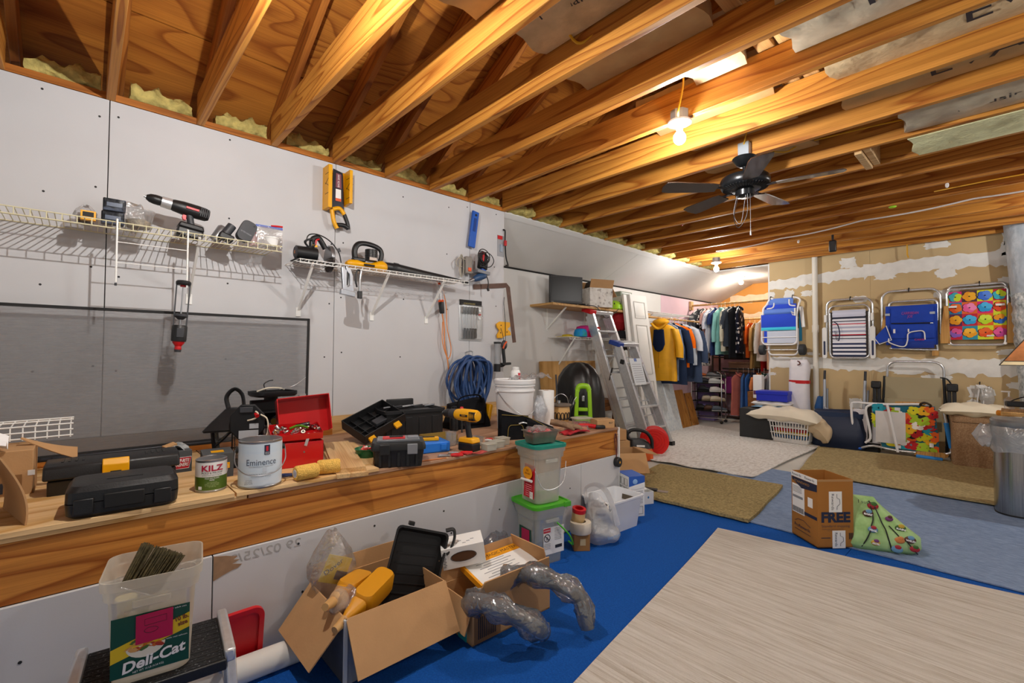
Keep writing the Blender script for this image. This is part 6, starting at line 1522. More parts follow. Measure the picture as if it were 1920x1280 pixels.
M().grid(lambda u, v: ((.115 + .02 * math.sin(5 * v + 1)) * math.cos(2 * PI * u) * (1 - .30 * v ** 3) * (.75 + .25 * min(1, v * 5)), (.10 + .02 * math.sin(9 * v)) * math.sin(2 * PI * u) * (1 - .35 * v ** 3) * (.75 + .25 * min(1, v * 5)), .005 + v * (.20 + .13 * max(0, math.cos(2 * PI * u + 2.4)) + .0 * u) + .006 * math.sin(25 * u + 9 * v)), 32, 14, .001).B('film', WB, pg, smooth=70)
M().tube([(-.085, .02, .24), (-.09, .03, .33), (-.02, .04, .355), (.05, .04, .31), (.08, -.02, .22), (.10, -.06, .12)], .022, 8, n=6, flat=.25).B('handle_loop', WB, pg)
txt('Save more', .03, PM('pale_blue_ink', '#7fa3c8', .5), pg, (.06, -.115, .07), (80, -8, 20), w=.09)
t = G('tape_roll', 'white joint tape roll showing its brown core in the grocery bag', 'tape', -1.86, 2.505, .165, 50); M().lathe([(.028, 0), (.062, 0), (.064, .003), (.064, .075), (.062, .078), (.028, .078), (.028, 0)], 32).B('tape', PM('joint_tape', '#e6e1d6', .7), t); M().lathe([(.025, .0), (.028, 0), (.028, .079), (.025, .079)], 24).B('core', PM('core_brown', '#6d4c30', .8), t); M().lathe([(.052, .0785), (.056, .0785)], 32).B('printed_ring', INK, t)
txt('FibaTape', .022, INK, t, (.0, .0, .036), (90, 0, 0), w=.075, bend=.065, bold=.001)
t = G('tape_roll', 'grey joint tape roll low inside the grocery bag', 'tape', -1.87, 2.52, .075, 50); M().lathe([(.03, 0), (.055, 0), (.055, .07), (.03, .07), (.03, 0)], 28).B('tape', PM('grey_tape', '#b9b3a6', .7), t)
# white bin
t = G('white_bin', 'white open plastic storage bin along the knee wall', 'bin', -1.955, 2.80, .0065, 86)
M().loft([rrect(.31, .20, .02, 0, 3), rrect(.36, .25, .025, .21, 3), rrect(.385, .275, .03, .212, 3), rrect(.385, .275, .03, .224, 3), rrect(.36, .25, .025, .224, 3), rrect(.305, .195, .02, .006, 3)], cap0=True, cap1=True).B('bin_wall', PM('bin_white', '#e3e6ea', .4), t)
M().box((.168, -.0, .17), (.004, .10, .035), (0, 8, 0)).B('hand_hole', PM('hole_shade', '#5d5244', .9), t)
tb_ = G('tile_box', 'white and blue printed carton standing past the white bin', 'box', -2.03, 3.14, .0065, 62)
M().box((0, 0, .15), (.13, .19, .30)).B('carton', PAPER, tb_, bev=.002)
M().box((0, 0, .3005), (.132, .192, .003)).B('blue_top', PM('print_blue', '#2459b5', .45), tb_); M().box((.0, -.0955, .262), (.132, .002, .075)).B('blue_band', PM('print_blue', '#2459b5'), tb_); M().prism([(-.066, .225), (.066, .255), (.066, .215), (-.066, .20)], -.0975, -.0968, 'xz').B('white_swoosh', PAPER, tb_)
M().ball((-.015, -.097, .262), (.02, .002, .02), 14, 8).B('round_logo', PM('print_pale_blue', '#8fb6e6', .45), tb_)
for r_ in range(4):
 for c in range(3): M().tube([(-.0665, -.07 + .052 * c, .03 + .065 * r_), (-.0665, -.07 + .052 * c + .04, .03 + .065 * r_), (-.0665, -.07 + .052 * c + .04, .08 + .065 * r_), (-.0665, -.07 + .052 * c, .08 + .065 * r_)], .0014, 4, closed=True).B('printed_diagram', INK, tb_)
for k in range(9): M().box((.0, -.0965, .19 - .011 * k), (.10, .001, .003)).B('printed_line', GREYINK, tb_)
for c in range(2): M().tube([(-.05 + .055 * c, -.0965, .02), (-.05 + .055 * c + .045, -.0965, .02), (-.05 + .055 * c + .045, -.0965, .075), (-.05 + .055 * c, -.0965, .075)], .0012, 4, closed=True).B('printed_diagram', INK, tb_)
t = G('plastic_tray', 'small white open tray with grey odds and ends beyond the printed carton', 'tray', -2.12, 3.40, .0065, 66)
for c, d in (((0, -.06, .05), (.20, .004, .10)), ((0, .06, .05), (.20, .004, .10)), ((-.1, 0, .05), (.004, .12, .10)), ((.1, 0, .05), (.004, .12, .10)), ((0, 0, .004), (.2, .12, .008))): M().box(c, d).B('tray_wall', WHITE, t)
for k in range(3): M().ball((-.05 + .05 * k, -.0625, .055), (.008, .001, .010), 8, 6).B('blue_dot', PM('dot_blue', '#3d86b8', .5), t)
M().box((-.03, 0, .09), (.09, .07, .05), (0, 10, 12)).B('grey_part', GREYP, t, bev=.004); M().box((.04, .02, .10), (.07, .06, .03), (15, 0, 0)).B('white_part', WHITE, t, bev=.003)
t = G('scraper', 'black handled metal scraper lying on the edge of the brown mat', 'scraper', -2.13, 3.70, .048, 20); M().box((-.06, 0, 0), (.13, .05, .02)).B('handle', BLACKP, t, bev=.004); M().box((.05, 0, -.006), (.09, .06, .004)).B('blade', STEEL, t)
# cardboard by the ledge end
t = G('cardboard_box', 'cardboard box with a big flap folded out, just past the ledge end', 'box', -2.60, 3.88, .034, 55)
openbox(t, .34, .30, .26, CARD, flaps=(('f', .22, 132, .03), ('r', .14, 100, .0)))
M().box((.1, -.152, .06), (.05, .002, .12)).B('navy_strip', NAVYINK, t)
t = G('cardboard_box', 'closed cardboard carton behind the box with the folded flap', 'box', -2.98, 4.24, 0, 60); closed_box(t, .30, .28, .30, CARD, .003, TAPE)
t = G('cardboard_box', 'cardboard carton topmost of the pair below the ladder foot', 'box', -2.98, 4.24, .3025, 66); closed_box(t, .24, .22, .11, CARD, .003, TAPE)
# blower vac and cord reel
ORT = PM('orange_tool_body', '#d2561a', .4)
t = G('yard_blower', 'orange and black yard tool standing on the floor by the ladder foot', 'yard tool', -2.93, 4.72, 0, 40)
M().loft([[V((p.x + dx, p.y, z)) for p in rrect(w_, d_, .05, 0, 5)] for z, w_, d_, dx in ((.0, .24, .16, 0), (.02, .29, .19, 0), (.10, .29, .19, .0), (.14, .26, .17, 0))]).B('lower_housing', ORT, t)
M().loft([[V((p.x + dx, p.y, z)) for p in rrect(w_, d_, .05, 0, 5)] for z, w_, d_, dx in ((.14, .26, .17, 0), (.19, .24, .15, -.01), (.235, .18, .11, -.03))]).B('upper_housing', BLACKP, t)
M().tube([(-.10, 0, .20), (-.14, 0, .28), (-.08, 0, .335), (.06, 0, .32), (.13, 0, .24), (.14, 0, .13)], .02, 10, n=6).B('handle', BLACKP, t)
M().tube([(-.10, 0, .31), (-.17, .0, .325), (-.24, 0, .32)], .016, 10, n=4).B('lever', BLACKP, t); M().box((.0, -.088, .17), (.09, .01, .022)).B('badge', WHITE, t, bev=.002)
M().box((-.03, -.09, .10), (.12, .012, .012), (0, 20, 0)).B('black_stripe', BLACKP, t)
t = G('cord_reel', 'bright red cord reel standing on edge behind the yard tool', 'cord reel', -2.93, 5.04, .168, 30)
X_ = Matrix.Rotation(PI / 2, 4, 'X')
RD = PM('reel_red', '#d8170f', .38)
for y in (-.06, .06): M(Matrix.Translation((0, y, 0))).lathe([(.001, -.008), (.14, -.008), (.16, -.006), (.168, 0), (.16, .006), (.14, .008), (.001, .008)], 36, X=X_).B('reel_disc', RD, t)
M().lathe([(.10, -.055), (.125, -.05), (.125, .05), (.10, .055)], 30, X=X_).B('wound_cord', RD, t); M().lathe([(.001, -.075), (.04, -.075), (.045, -.06)], 20, X=X_).B('hub', RD, t)
for k in range(3): M().tube([(.13 * math.cos(q * .3), -.071, .13 * math.sin(q * .3)) if False else ((.06 + .03 * k) * math.cos(q * .524), -.0695, (.06 + .03 * k) * math.sin(q * .524)) for q in range(12)], .003, 6, closed=True, n=2).B('moulded_ring', RD, t)

# ---------------------------------------------------------------- carton and reusable bag in the open
fb = G('cardboard_box', 'tall open brown carton printed FREE standing on the blue turf edge', 'box', -.875, 3.60, .0165, 50)
FBR = PM('brown_kraft_carton', '#a9733a', .85, var=.06, vs=6, spec=.12)
openbox(fb, .235, .25, .425, FBR)
M().box((.0, -.1256, .418), (.235, .001, .012)).B('top_edge', CARDIN, fb)
txt('FREE', .085, NAVYINK, fb, (.0, -.1262, .185), w=.19, bold=.004)
txt('Standard shipping', .022, PM('print_brown_blue', '#5a4a45', .6), fb, (.0, -.1262, .133), w=.185); txt('on every order with your membership\nask us how to join', .010, PM('print_brown_blue', '#5a4a45'), fb, (-.02, -.1262, .11), w=.14)
def tagpanel(x, z, w_, h_):
 M().box((x, -.1262, z), (w_, .001, h_)).B('white_tag', PAPER, fb)
 txt('Rewards', .024, NAVYINK, fb, (x - w_ * .22, -.1272, z), (90, 90, 0), w=h_ * .78)
 M().tube([(x + w_ * .1, -.1272, z + h_ * .38), (x + w_ * .1, -.1272, z + h_ * .2), (x + w_ * .32, -.1272, z + h_ * .12), (x + w_ * .34, -.1272, z - h_ * .1), (x + w_ * .12, -.1272, z - h_ * .22), (x + w_ * .1, -.1272, z - h_ * .38)], .0012, 5).B('roof_outline', NAVYINK, fb)
tagpanel(.0, .285, .085, .13); tagpanel(.02, .05, .085, .11)
M().box((-.065, -.1262, .06), (.06, .001, .004)).B('printed_line', NAVYINK, fb)
for k in range(5): M().box((.088 + .006 * k, -.1262, .07), (.003, .001, .04)).B('barcode_bar', INK, fb)
xl = -.1185
M().box((xl, 0, .408), (.001, .25, .034)).B('printed_tape', PAPER, fb); txt('Rewards', .024, NAVYINK, fb, (xl - .001, -.055, .408), (90, 0, -90), w=.09); txt('Rewards', .024, NAVYINK, fb, (xl - .001, .07, .408), (90, 0, -90), w=.09)
M().prism([(-.123, .388), (.115, .388), (.115, .37), (.02, .33), (-.123, .345)], xl, xl - .0008, 'yz').B('navy_banner', NAVYINK, fb); txt('STANDARD', .022, PM('amber_ink', '#b98a4a', .6), fb, (xl - .0016, .02, .366), (90, 0, -90), w=.15)
M().box((xl, .055, .25), (.001, .12, .19)).B('shipping_label', PAPER, fb)
for k in range(16): M().box((xl - .001, .11 - .007 * k, .178), (.001, .004 if k % 3 else .002, .034)).B('barcode_bar', INK, fb)
M().box((xl - .001, .06, .262), (.001, .10, .016)).B('label_bar', GREYINK, fb)
for k in range(5): M().box((xl - .001, .065, .33 - .009 * k), (.001, .09, .003)).B('printed_line', GREYINK, fb)
M().box((xl, -.06, .26), (.001, .045, .06)).B('white_sticker', PAPER, fb); M().box((xl, -.06, .175), (.001, .12, .02)).B('navy_strip', NAVYINK, fb)
txt('ProRewards', .03, NAVYINK, fb, (xl - .001, .02, .075), (90, 0, -90), w=.15); M().tube([(xl - .001, .09, .10), (xl - .001, .06, .118), (xl - .001, .0, .122), (xl - .001, -.04, .105), (xl - .001, -.06, .10)], .0012, 5).B('roof_outline', NAVYINK, fb); M().tube([(xl - .001, .09, .05), (xl - .001, -.06, .045)], .0012, 5).B('underline', NAVYINK, fb)
# green bag
gb = G('reusable_bag', 'slumped pale green reusable bag printed with colourful badges, leaning on the tall carton', 'bag', -.60, 3.77, .0165, 22)
GBAG = STREAK('pale_green_bag', ['#87b06a', '#a9cf8c', '#b9dca0'], (1, 1, 1), 5, .55, .3, 12, 4)
PIPE = PM('black_piping', '#141612', .6)
rg = []
prof_ = [(.0, .36, .22, 0, 0), (.03, .40, .26, .0, 0), (.10, .38, .25, -.01, 0), (.17, .30, .20, -.035, 0), (.23, .20, .13, -.07, .01), (.28, .15, .05, -.095, .02), (.30, .145, .02, -.10, .02)]
for z, w_, d_, dx, dy in prof_:
 rg.append([V((p.x + dx + .012 * math.sin(17 * p.y + 30 * z), p.y + dy + .012 * math.sin(14 * p.x - 25 * z), z - (.06 * max(0, p.x - .02) if z > .1 else 0))) for p in rrect(w_, d_, min(w_, d_) * .3, 0, 5)])
M().loft(rg).B('bag_body', GBAG, gb, smooth=65)
def onbag(x, z):  # front surface of the bag at local x, z
 for (z0, w0, d0, dx0, dy0), (z1, w1, d1, dx1, dy1) in zip(prof_, prof_[1:]):
  if z0 <= z <= z1:
   k = (z - z0) / (z1 - z0); d_ = d0 + (d1 - d0) * k; return V((x, -d_ / 2 + dy0 - .008 + .004, z - (.06 * max(0, x - .02) if z > .1 else 0)))
 return V((x, -.1, z))
for x0, k_ in ((-.12, 0), (.03, 1), (.155, 2)):
 pts = [onbag(x0 + (.05 if k_ == 0 else -.055 * k_) * q * (1 if q < .6 else 1.2) + (.03 * math.sin(3 * q) if k_ == 0 else 0), .02 + .26 * q * (1, .95, .55)[k_]) + V((0, -.004, 0)) for q in [i / 8 for i in range(9)]]
 M().tube(pts, .0035, 6, n=3).B('piping', PIPE, gb)
rr = random.Random(6)
bc_ = [PM('badge_brown', '#5a3526', .5), PM('badge_red', '#a92a34', .5), PM('badge_blue', '#6c9cbf', .5), PM('badge_yellow', '#c9a93a', .5), PM('badge_purple', '#7a3f78', .5), PM('badge_green', '#3f6b2c', .5), PM('badge_orange', '#d98a4a', .5)]
for i, (x, z, nm) in enumerate(((-.075, .215, 'BARK'), (-.04, .255, ''), (-.06, .13, 'TRAIL'), (-.05, .055, 'ARCTIC'), (.03, .20, ''), (.08, .16, 'RAIN'), (.07, .09, ''), (.12, .10, 'WILD'), (.14, .05, ''), (.055, .035, ''))):
 p = onbag(x, z); e = M(Matrix.Translation(p + V((0, -.008, 0))))
 w_ = .026 + rr.uniform(-.005, .006)
 e.ball((0, .004, 0), (w_, .005, w_ * .75), 12, 6).B('printed_badge', bc_[i % 7], gb)
 M(Matrix.Translation(p + V((.004, -.008, .012)))).ball((0, .002, 0), (w_ * .6, .004, w_ * .5), 10, 6).B('badge_top', bc_[(i * 3 + 2) % 7], gb)
 if nm: txt(nm, .014, WHITEINK, gb, p + V((0, -.0125, -.004)), (90, 8, 0), w=w_ * 1.6, bold=.001)
txt('I supp', .03, INK, gb, onbag(-.09, .275) + V((.01, -.022, .0)), (80, 0, 0), w=.075)
# ---------------------------------------------------------------- recess: shelves, ladders, door, covered grill
def STRIPE(name, cols, axis='Z', scale=10, dist=0, rough=.85):
 if name in _mats: return _mats[name]
 m, nt, b, N, L = _new(name)
 tc = N('ShaderNodeTexCoord'); wv = N('ShaderNodeTexWave'); wv.wave_type = 'BANDS'; wv.bands_direction = axis; wv.inputs['Scale'].default_value = scale; wv.inputs['Distortion'].default_value = dist
 L(tc.outputs['Object'], wv.inputs['Vector']); r = N('ShaderNodeValToRGB'); r.color_ramp.interpolation = 'CONSTANT'; e = r.color_ramp.elements
 while len(e) < len(cols): e.new(.5)
 for i, c in enumerate(cols): e[i].position = i / len(cols); e[i].color = hx(c)
 L(wv.outputs['Fac'], r.inputs[0]); L(r.outputs[0], b.inputs['Base Color']); b.inputs['Roughness'].default_value = rough; b.inputs['Specular IOR Level'].default_value = .15
 _mats[name] = m; return m
def DOTS(name, base, dot, scale=9, size=.3, rough=.85):
 if name in _mats: return _mats[name]
 m, nt, b, N, L = _new(name)
 tc = N('ShaderNodeTexCoord'); vo = N('ShaderNodeTexVoronoi'); vo.inputs['Scale'].default_value = scale; L(tc.outputs['Object'], vo.inputs['Vector'])
 r = N('ShaderNodeValToRGB'); r.color_ramp.interpolation = 'CONSTANT'; r.color_ramp.elements[0].color = hx(dot); r.color_ramp.elements[1].position = size; r.color_ramp.elements[1].color = hx(base)
 L(vo.outputs['Distance'], r.inputs[0]); L(r.outputs[0], b.inputs['Base Color']); b.inputs['Roughness'].default_value = rough; b.inputs['Specular IOR Level'].default_value = .15
 _mats[name] = m; return m
# upper wooden shelf with screen and boxes
sh = thing('wooden_shelf', 'long pine shelf on white brackets high on the recess wall', 'shelf', (RX, 3.98, 1.80), 90)
M().bb((0, -.38, 0), (2.12, -.002, .028)).B('shelf_board', PINEL, sh, bev=.002)
for x in (.30, 1.05, 1.8):
 m = M(); m.beam((x, -.01, -.26), (x, -.32, -.004), .02, .012); m.box((x, -.006, -.14), (.025, .01, .28)); m.B('bracket', WIREW, sh)
t = thing('monitor', 'black flat screen standing at the near end of the pine shelf', 'monitor', (-3.74, 4.37, 1.831), 72)
M().box((0, 0, .19), (.47, .03, .34)).B('screen_housing', BLACKP, t, bev=.006); M().box((0, -.0158, .195), (.43, .002, .29)).B('screen_glass', PM('dark_screen', '#08090a', .3, spec=.3), t)
M().box((0, .02, .02), (.06, .03, .04)).B('neck', BLACKP, t); M().box((0, .02, .006), (.26, .15, .012)).B('stand_base', BLACKP, t, bev=.004)
M().box((-.2, -.016, .035), (.03, .002, .006)).B('logo', GREYINK, t)
t = thing('tablet', 'thin black panel leaning between the screen and the printed carton', 'panel', (-3.83, 4.79, 1.831), 72); t.rotation_euler = Euler((rad(-8), rad(24), rad(72))); M().box((0, 0, .20), (.02, .16, .40)).B('panel_body', BLACKP, t, bev=.003)
t = thing('cardboard_box', 'open carton printed with small appliances on the pine shelf', 'box', (-3.73, 4.95, 1.831), 68)
PRN = STREAK('appliance_print', ['#26262a', '#d9d4cc', '#e9e6e0', '#a9a097'], (1, 1, 1), 9, .5, 0, detail=2, pos=[.32, .42, .6, .72])
PRN2 = STREAK('appliance_print_red', ['#b02a34', '#e9e4dc', '#3b4a66', '#e5dfd6'], (1, 1, 1), 8, .5, 0, detail=2, pos=[.34, .45, .6, .66])
for n_, a, b_, m_ in (('front_panel', (-.17, -.15, 0), (.17, -.146, .25), PRN), ('back_panel', (-.17, .146, 0), (.17, .15, .25), PRN), ('end_panel', (-.17, -.15, 0), (-.166, .15, .25), PRN), ('end_panel', (.166, -.15, 0), (.17, .15, .25), PRN2), ('base_panel', (-.17, -.15, 0), (.17, .15, .004), CARD)): bx(n_, a, b_, m_, t)
M().box((.172, -.03, .12), (.002, .06, .16)).B('red_print', REDINK, t); M().box((.172, .05, .1), (.002, .05, .12)).B('navy_print', NAVYINK, t)
flap(t, (-.17, -.15, .25), (.17, -.15, .25), .11, (0, -1, 0), 20, CARD); flap(t, (.17, -.15, .25), (.17, .15, .25), .12, (1, 0, 0), 150, CARD); flap(t, (-.17, .15, .25), (.17, .15, .25), .11, (0, 1, 0), 5, CARD)
t = thing('bike_helmet', 'bright lime helmet on the pine shelf behind the printed carton', 'helmet', (-3.74, 5.38, 1.831), 40)
LIME = PM('fluorescent_lime', '#a6e01a', .45)
M().lathe([(.11, .0), (.125, .02), (.118, .07), (.085, .115), (.04, .135), (.001, .14)], 22).B('shell', LIME, t)
for k in range(5): M().box((-.08 + .04 * k, -.07 + .02 * abs(k - 2), .09), (.014, .09, .04), (30, 0, 0)).B('vent', BLACKM, t, bev=.004)
for i, (y, z, c, lb, d_) in enumerate(((5.58, 1.831, PM('grey_white_carton', '#c9c6c0', .7), 'pale carton lowest of the pair behind the leaning door', (.3, .28, .2)), (5.60, 2.034, PM('sage_carton', '#8f9a88', .7), 'grey green carton on top of the pale one behind the leaning door', (.28, .24, .07)), (5.88, 1.831, PM('red_carton', '#b2283c', .6), 'red and white carton at the far end of the pine shelf', (.24, .28, .22)))):
 t = thing('carton', lb, 'box', (-3.80, y, z), 90); M().box((0, 0, d_[2] / 2), d_).B('carton_body', c, t, bev=.002); M().box((0, -d_[1] / 2 - .001, d_[2] * .7), (d_[0] * .8, .002, d_[2] * .2)).B('label', PAPER, t)
cable('power_cable', 'black power cord drooping from the pine shelf edge', [(-3.68, 4.62, 1.84), (-3.60, 4.75, 1.84), (-3.585, 4.85, 1.79), (-3.585, 4.98, 1.70), (-3.59, 5.15, 1.76), (-3.6, 5.3, 1.84)], .005, BLACKP)
t = thing('red_bag', 'red folded bag hanging under the far end of the pine shelf', 'bag', (-3.75, 5.55, 1.56), 90); bagshape(M(), .34, .22, .24, 41, 10, .8, .1).B('bag_body', PM('red_cloth', '#b01822', .7), t)
t = thing('dark_bag', 'dark bag on the lower wire shelf behind the leaning door', 'bag', (-3.75, 5.62, 1.29), 90); bagshape(M(), .36, .24, .26, 42, 10, .8, .1).B('bag_body', PM('charcoal_cloth', '#26272b', .8), t)
s3 = thing('wire_shelf', 'white wire shelf under the pine shelf holding bright hats', 'shelf', (RX, 4.30, 1.435), 90)
wire_shelf(s3, 1.5, .36, WIREW, .025)
bracket(s3, .12, .36, .42, WIREW); bracket(s3, 1.2, .36, .42, WIREW)
def hat(name, label, X, Y, z, mat, r=.10, brim=.05, rz=0, cap=False, h=.10):
 t = thing(name, label, 'hat', (X, Y, z), rz)
 M().lathe([(r, 0), (r * .98, h * .5), (r * .8, h * .9), (r * .4, h), (.001, h)], 24).B('crown', mat, t)
 if cap: M().grid(lambda u, v: ((r * .9) * math.cos(-2.5 + 1.9 * u) * (1 + brim * 8 * v * math.sin(PI * u)), (r * .9) * math.sin(-2.5 + 1.9 * u) * (1 + brim * 14 * v * math.sin(PI * u)), .006 - .01 * v), 10, 5, .003).B('visor', mat, t)
 else: M().lathe([(r * .9, .004), (r + brim, -.004), (r + brim, .0), (r * .9, .01)], 28).B('brim', mat, t)
 return t
t = hat('sun_hat', 'magenta hat on the white wire shelf behind the blue cap', -3.78, 4.78, 1.448, PM('magenta_cloth', '#c31a7c', .7), .12, .06, h=.15)
t = hat('baseball_cap', 'blue and green cap on the white wire shelf', -3.68, 4.58, 1.448, STREAK('blue_green_cap', ['#1a7fd0', '#2493d6', '#3aa05c'], (1, 1, 1), 6, .6, 0), .085, .05, 60, True)
t = hat('baseball_cap', 'red cap on the white wire shelf beside the ladder rail', -3.66, 4.82, 1.448, PM('red_cloth_cap', '#b5121f', .7), .09, .05, 70, True, .08)
t = hat('sun_hat', 'yellow hat lying flat behind the blue and green cap', -3.80, 4.47, 1.446, PM('yellow_cloth', '#c9b52a', .7), .07, .07, h=.03)
t = hat('straw_visor', 'grey and white visor at the far end of the wire shelf', -3.70, 5.16, 1.448, PM('grey_visor', '#b9bcc0', .7), .08, .04, 70, True, .05)

def ladder(name, label, tl, tr, bl, br, top, capmat, steps, tread=(), rw=.088, rd=.026):
 t = thing(name, label, 'ladder', (0, 0, 0))
 tl, tr, bl, br = V(tl), V(tr), V(bl), V(br)
 for i, (a, b_) in enumerate(((bl, tl), (br, tr))):
  rail = M().beam(a + (b_ - a) * .02, b_, rw * .5, rw, (1, 0, .3)).B('rail', ALU, t, bev=.003)
  m = M();
  for k in (-.3, 0, .3):
   off = V((.028, 0, .012)) + V((0, 0, .0)); side = V((0, 1, 0)) * rw * .16 * (k / .3)
   m.beam(a + (b_ - a) * .03 + off + side, b_ + off + side, .003, .006, (1, 0, .3))
  m.B('rail_rib', STEEL, rail)
  M().box(a + V((.0, 0, .03)), (rw, rw * .8, .06)).B('rubber_foot', BLACKP, t, bev=.004)
 for i, f in enumerate(steps):
  a = bl.lerp(tl, f); b_ = br.lerp(tr, f); d = .085 if i not in tread else .12
  M().beam(a + V((.01, 0, 0)), b_ + V((.01, 0, 0)), d, .022, (0, 0, 1)).B('step', ALU, t, bev=.003)
 # back legs folded behind
 for a, b_ in ((bl, tl), (br, tr)):
  o = V((-.10, .0, .03)); M().beam(a.lerp(b_, .03) + o, b_ + V((-.05, 0, -.05)), .022, .035, (1, 0, .3)).B('back_rail', ALU, t, bev=.003)
 for f in [k / 7 for k in range(1, 7)]: M().beam(bl.lerp(tl, f) + V((-.09, 0, .02)), br.lerp(tr, f) + V((-.09, 0, .02)), .03, .012, (0, 0, 1)).B('back_brace', ALU, t)
 c = (tl + tr) / 2
 M().beam(tl + V((-.02, -.05, .015)), tr + V((-.02, .05, .015)), .15, .05, (.3, 0, 1)).B('top_cap', ALU, t, bev=.008)
 for p, s_ in ((tl, -1), (tr, 1)): M().beam(p + V((-.02, s_ * .06, .015)), p + V((-.02, -s_ * .06, .015)), .156, .056, (.3, 0, 1)).B('cap_corner', capmat if s_ < 0 else ALU, t, bev=.01)
 return t
l1 = ladder('step_ladder', 'tall aluminium step ladder with a red cornered top leaning on the shelves', (-3.62, 4.70, 1.725), (-3.62, 5.06, 1.725), (-3.19, 4.94, 0), (-3.19, 5.46, 0), 0, REDP, [.19, .37, .56, .68, .86], (1,))
M().box((-3.375, 4.795, .95), (.004, .03, .16), (0, 14, 0)).B('side_label', BLACKM, l1); M().box((-3.53, 4.745, 1.50), (.012, .05, .07), (0, 14, 0)).B('red_label', REDP, l1)
txt('WERNER', .03, WHITEINK, l1, (-3.370, 4.795, .95), (90, 90, 90), w=.12)
l2 = ladder('step_ladder', 'shorter aluminium step ladder with a blue cornered top standing in front', (-3.36, 4.92, 1.315), (-3.36, 5.26, 1.315), (-3.0, 5.08, .0265), (-3.0, 5.56, .0265), 0, PM('blue_cap', '#1c3f94', .4), [.20, .40, .62, .82], ())
for p in ((-3.30, 4.95, 1.10), (-3.30, 5.30, 1.10)): M().box(p, (.06, .07, .06), (0, 15, 0)).B('black_bracket', BLACKP, l2, bev=.01)
Xs = Matrix.Translation((-3.235, 5.13, .97)) @ Matrix.Rotation(rad(90), 4, 'Z') @ Matrix.Rotation(rad(-15.6), 4, 'X')
M(Xs).box((0, -.03, 0), (.26, .003, .34)).B('instruction_sheet', PM('label_pale', '#d5dade', .5), l2)
for k in range(9): M(Xs).box((0, -.032, -.13 + .028 * k), (.20, .001, .005)).B('printed_line', GREYINK, l2)
M(Xs).box((0, -.032, .15), (.06, .001, .04)).B('blue_print', PM('blue_print', '#5a77b4', .5), l2)
# leaning door and boards: plane leaning to the wall, local x along wall, z up the slab
def leaning(name, label, cat, Y0, X0, L_, W_, lean, yawz=90, z0=.0):
 t = thing(name, label, cat, (X0, Y0, z0)); t.rotation_euler = Euler((rad(-lean), 0, rad(yawz))); return t
DOORW = PM('door_white', '#dedcd6', .45, var=.02)
dr_ = leaning('panel_door', 'white narrow panel door leaning against the pine shelf', 'door', 5.50, -3.30, 2.03, .42, 7.5, 90, .0)
M().bb((0, 0, 0), (.42, .034, 2.03)).B('slab', DOORW, dr_, bev=.003)
for z0, z1 in ((1.70, 1.93), (.92, 1.60), (.14, .82)):
 M().loft([[V((.21 + p.x, -.0005, (z0 + z1) / 2 + p.y)) for p in rrect(.27, z1 - z0, .004, 0, 1)], [V((.21 + p.x, .008, (z0 + z1) / 2 + p.y)) for p in rrect(.25, z1 - z0 - .02, .004, 0, 1)]], cap=False).B('panel_groove', PM('door_groove', '#bdbab2', .5), dr_)
 M().loft([[V((.21 + p.x, -.001, (z0 + z1) / 2 + p.y)) for p in rrect(.235, z1 - z0 - .035, .004, 0, 1)], [V((.21 + p.x, -.007, (z0 + z1) / 2 + p.y)) for p in rrect(.20, z1 - z0 - .07, .004, 0, 1)]], cap0=False).B('raised_panel', DOORW, dr_)
 for a, b_ in (((.075, z0), (.345, z0)), ((.345, z0), (.345, z1)), ((.345, z1), (.075, z1)), ((.075, z1), (.075, z0))): M().beam((a[0], -.003, a[1]), (b_[0], -.003, b_[1]), .006, .008).B('moulding', PM('door_moulding', '#b9b6ae', .5), dr_)
d2 = leaning('panel_door', 'second white door slab leaning behind the panel door', 'door', 5.40, -3.345, 2.0, .42, 7.2); M().bb((0, 0, 0), (.44, .034, 2.02)).B('slab', DOORW, d2, bev=.003)
fo = leaning('foam_board', 'pale blue grey mottled board leaning past the panel door', 'board', 6.30, -3.52, 1.3, .5, 14, 90, 0); M().bb((0, 0, 0), (.62, .024, 1.35)).B('board_slab', STREAK('mottled_board', ['#b9c4cb', '#cfd6d8', '#dfe3e1'], (1, 1, 1), 22, .8, .2, 60, 4), fo, bev=.002)
for i, (y, x0, h, l_, lb) in enumerate(((7.12, -3.62, .62, .30, 'wide brown plank leaning under the hanging coats, nearer the pale board'), (7.50, -3.64, .55, .22, 'narrower brown plank leaning beside the wide one'))):
 o = leaning('plank', lb, 'plank', y, x0, 1, 1, 16, 90, .0); M().bb((0, 0, 0), (l_, .02, h)).B('plank_slab', WOOD('brown_plank', '#c08a45', '#97622a', 'Z', ring=12, knots=.3), o, bev=.002)
# cardboard panel, covered grill, pressure washer, bench
o = leaning('flat_carton', 'large flat cardboard carton leaning behind the covered grill', 'carton', 4.12, -3.80, 1, 1, 5, 90, .0)
M().bb((0, 0, 0), (1.05, .06, 1.14)).B('carton_body', STREAK('streaked_card', ['#a0743c', '#bd935a', '#c79c62'], (4, 1, .3), 4, .8, .1, 60, 3), o, bev=.003); M().bb((.30, -.002, .0), (.42, 0, 1.14)).B('tape_band', TAPE, o)
for k in range(2): M().prism([(.66 + .06 * k, .84), (.70 + .06 * k, .84), (.68 + .06 * k, .90)], -.002, -.001, 'xz').B('printed_arrow', REDINK, o); M().box((.68 + .06 * k, -.0015, .81), (.008, .001, .05)).B('printed_arrow', REDINK, o)
gr = thing('covered_grill', 'round grill under a crumpled black cover behind the lime tool', 'grill cover', (-2.99, 3.70, 0), 40)
rg = []; r = random.Random(8)
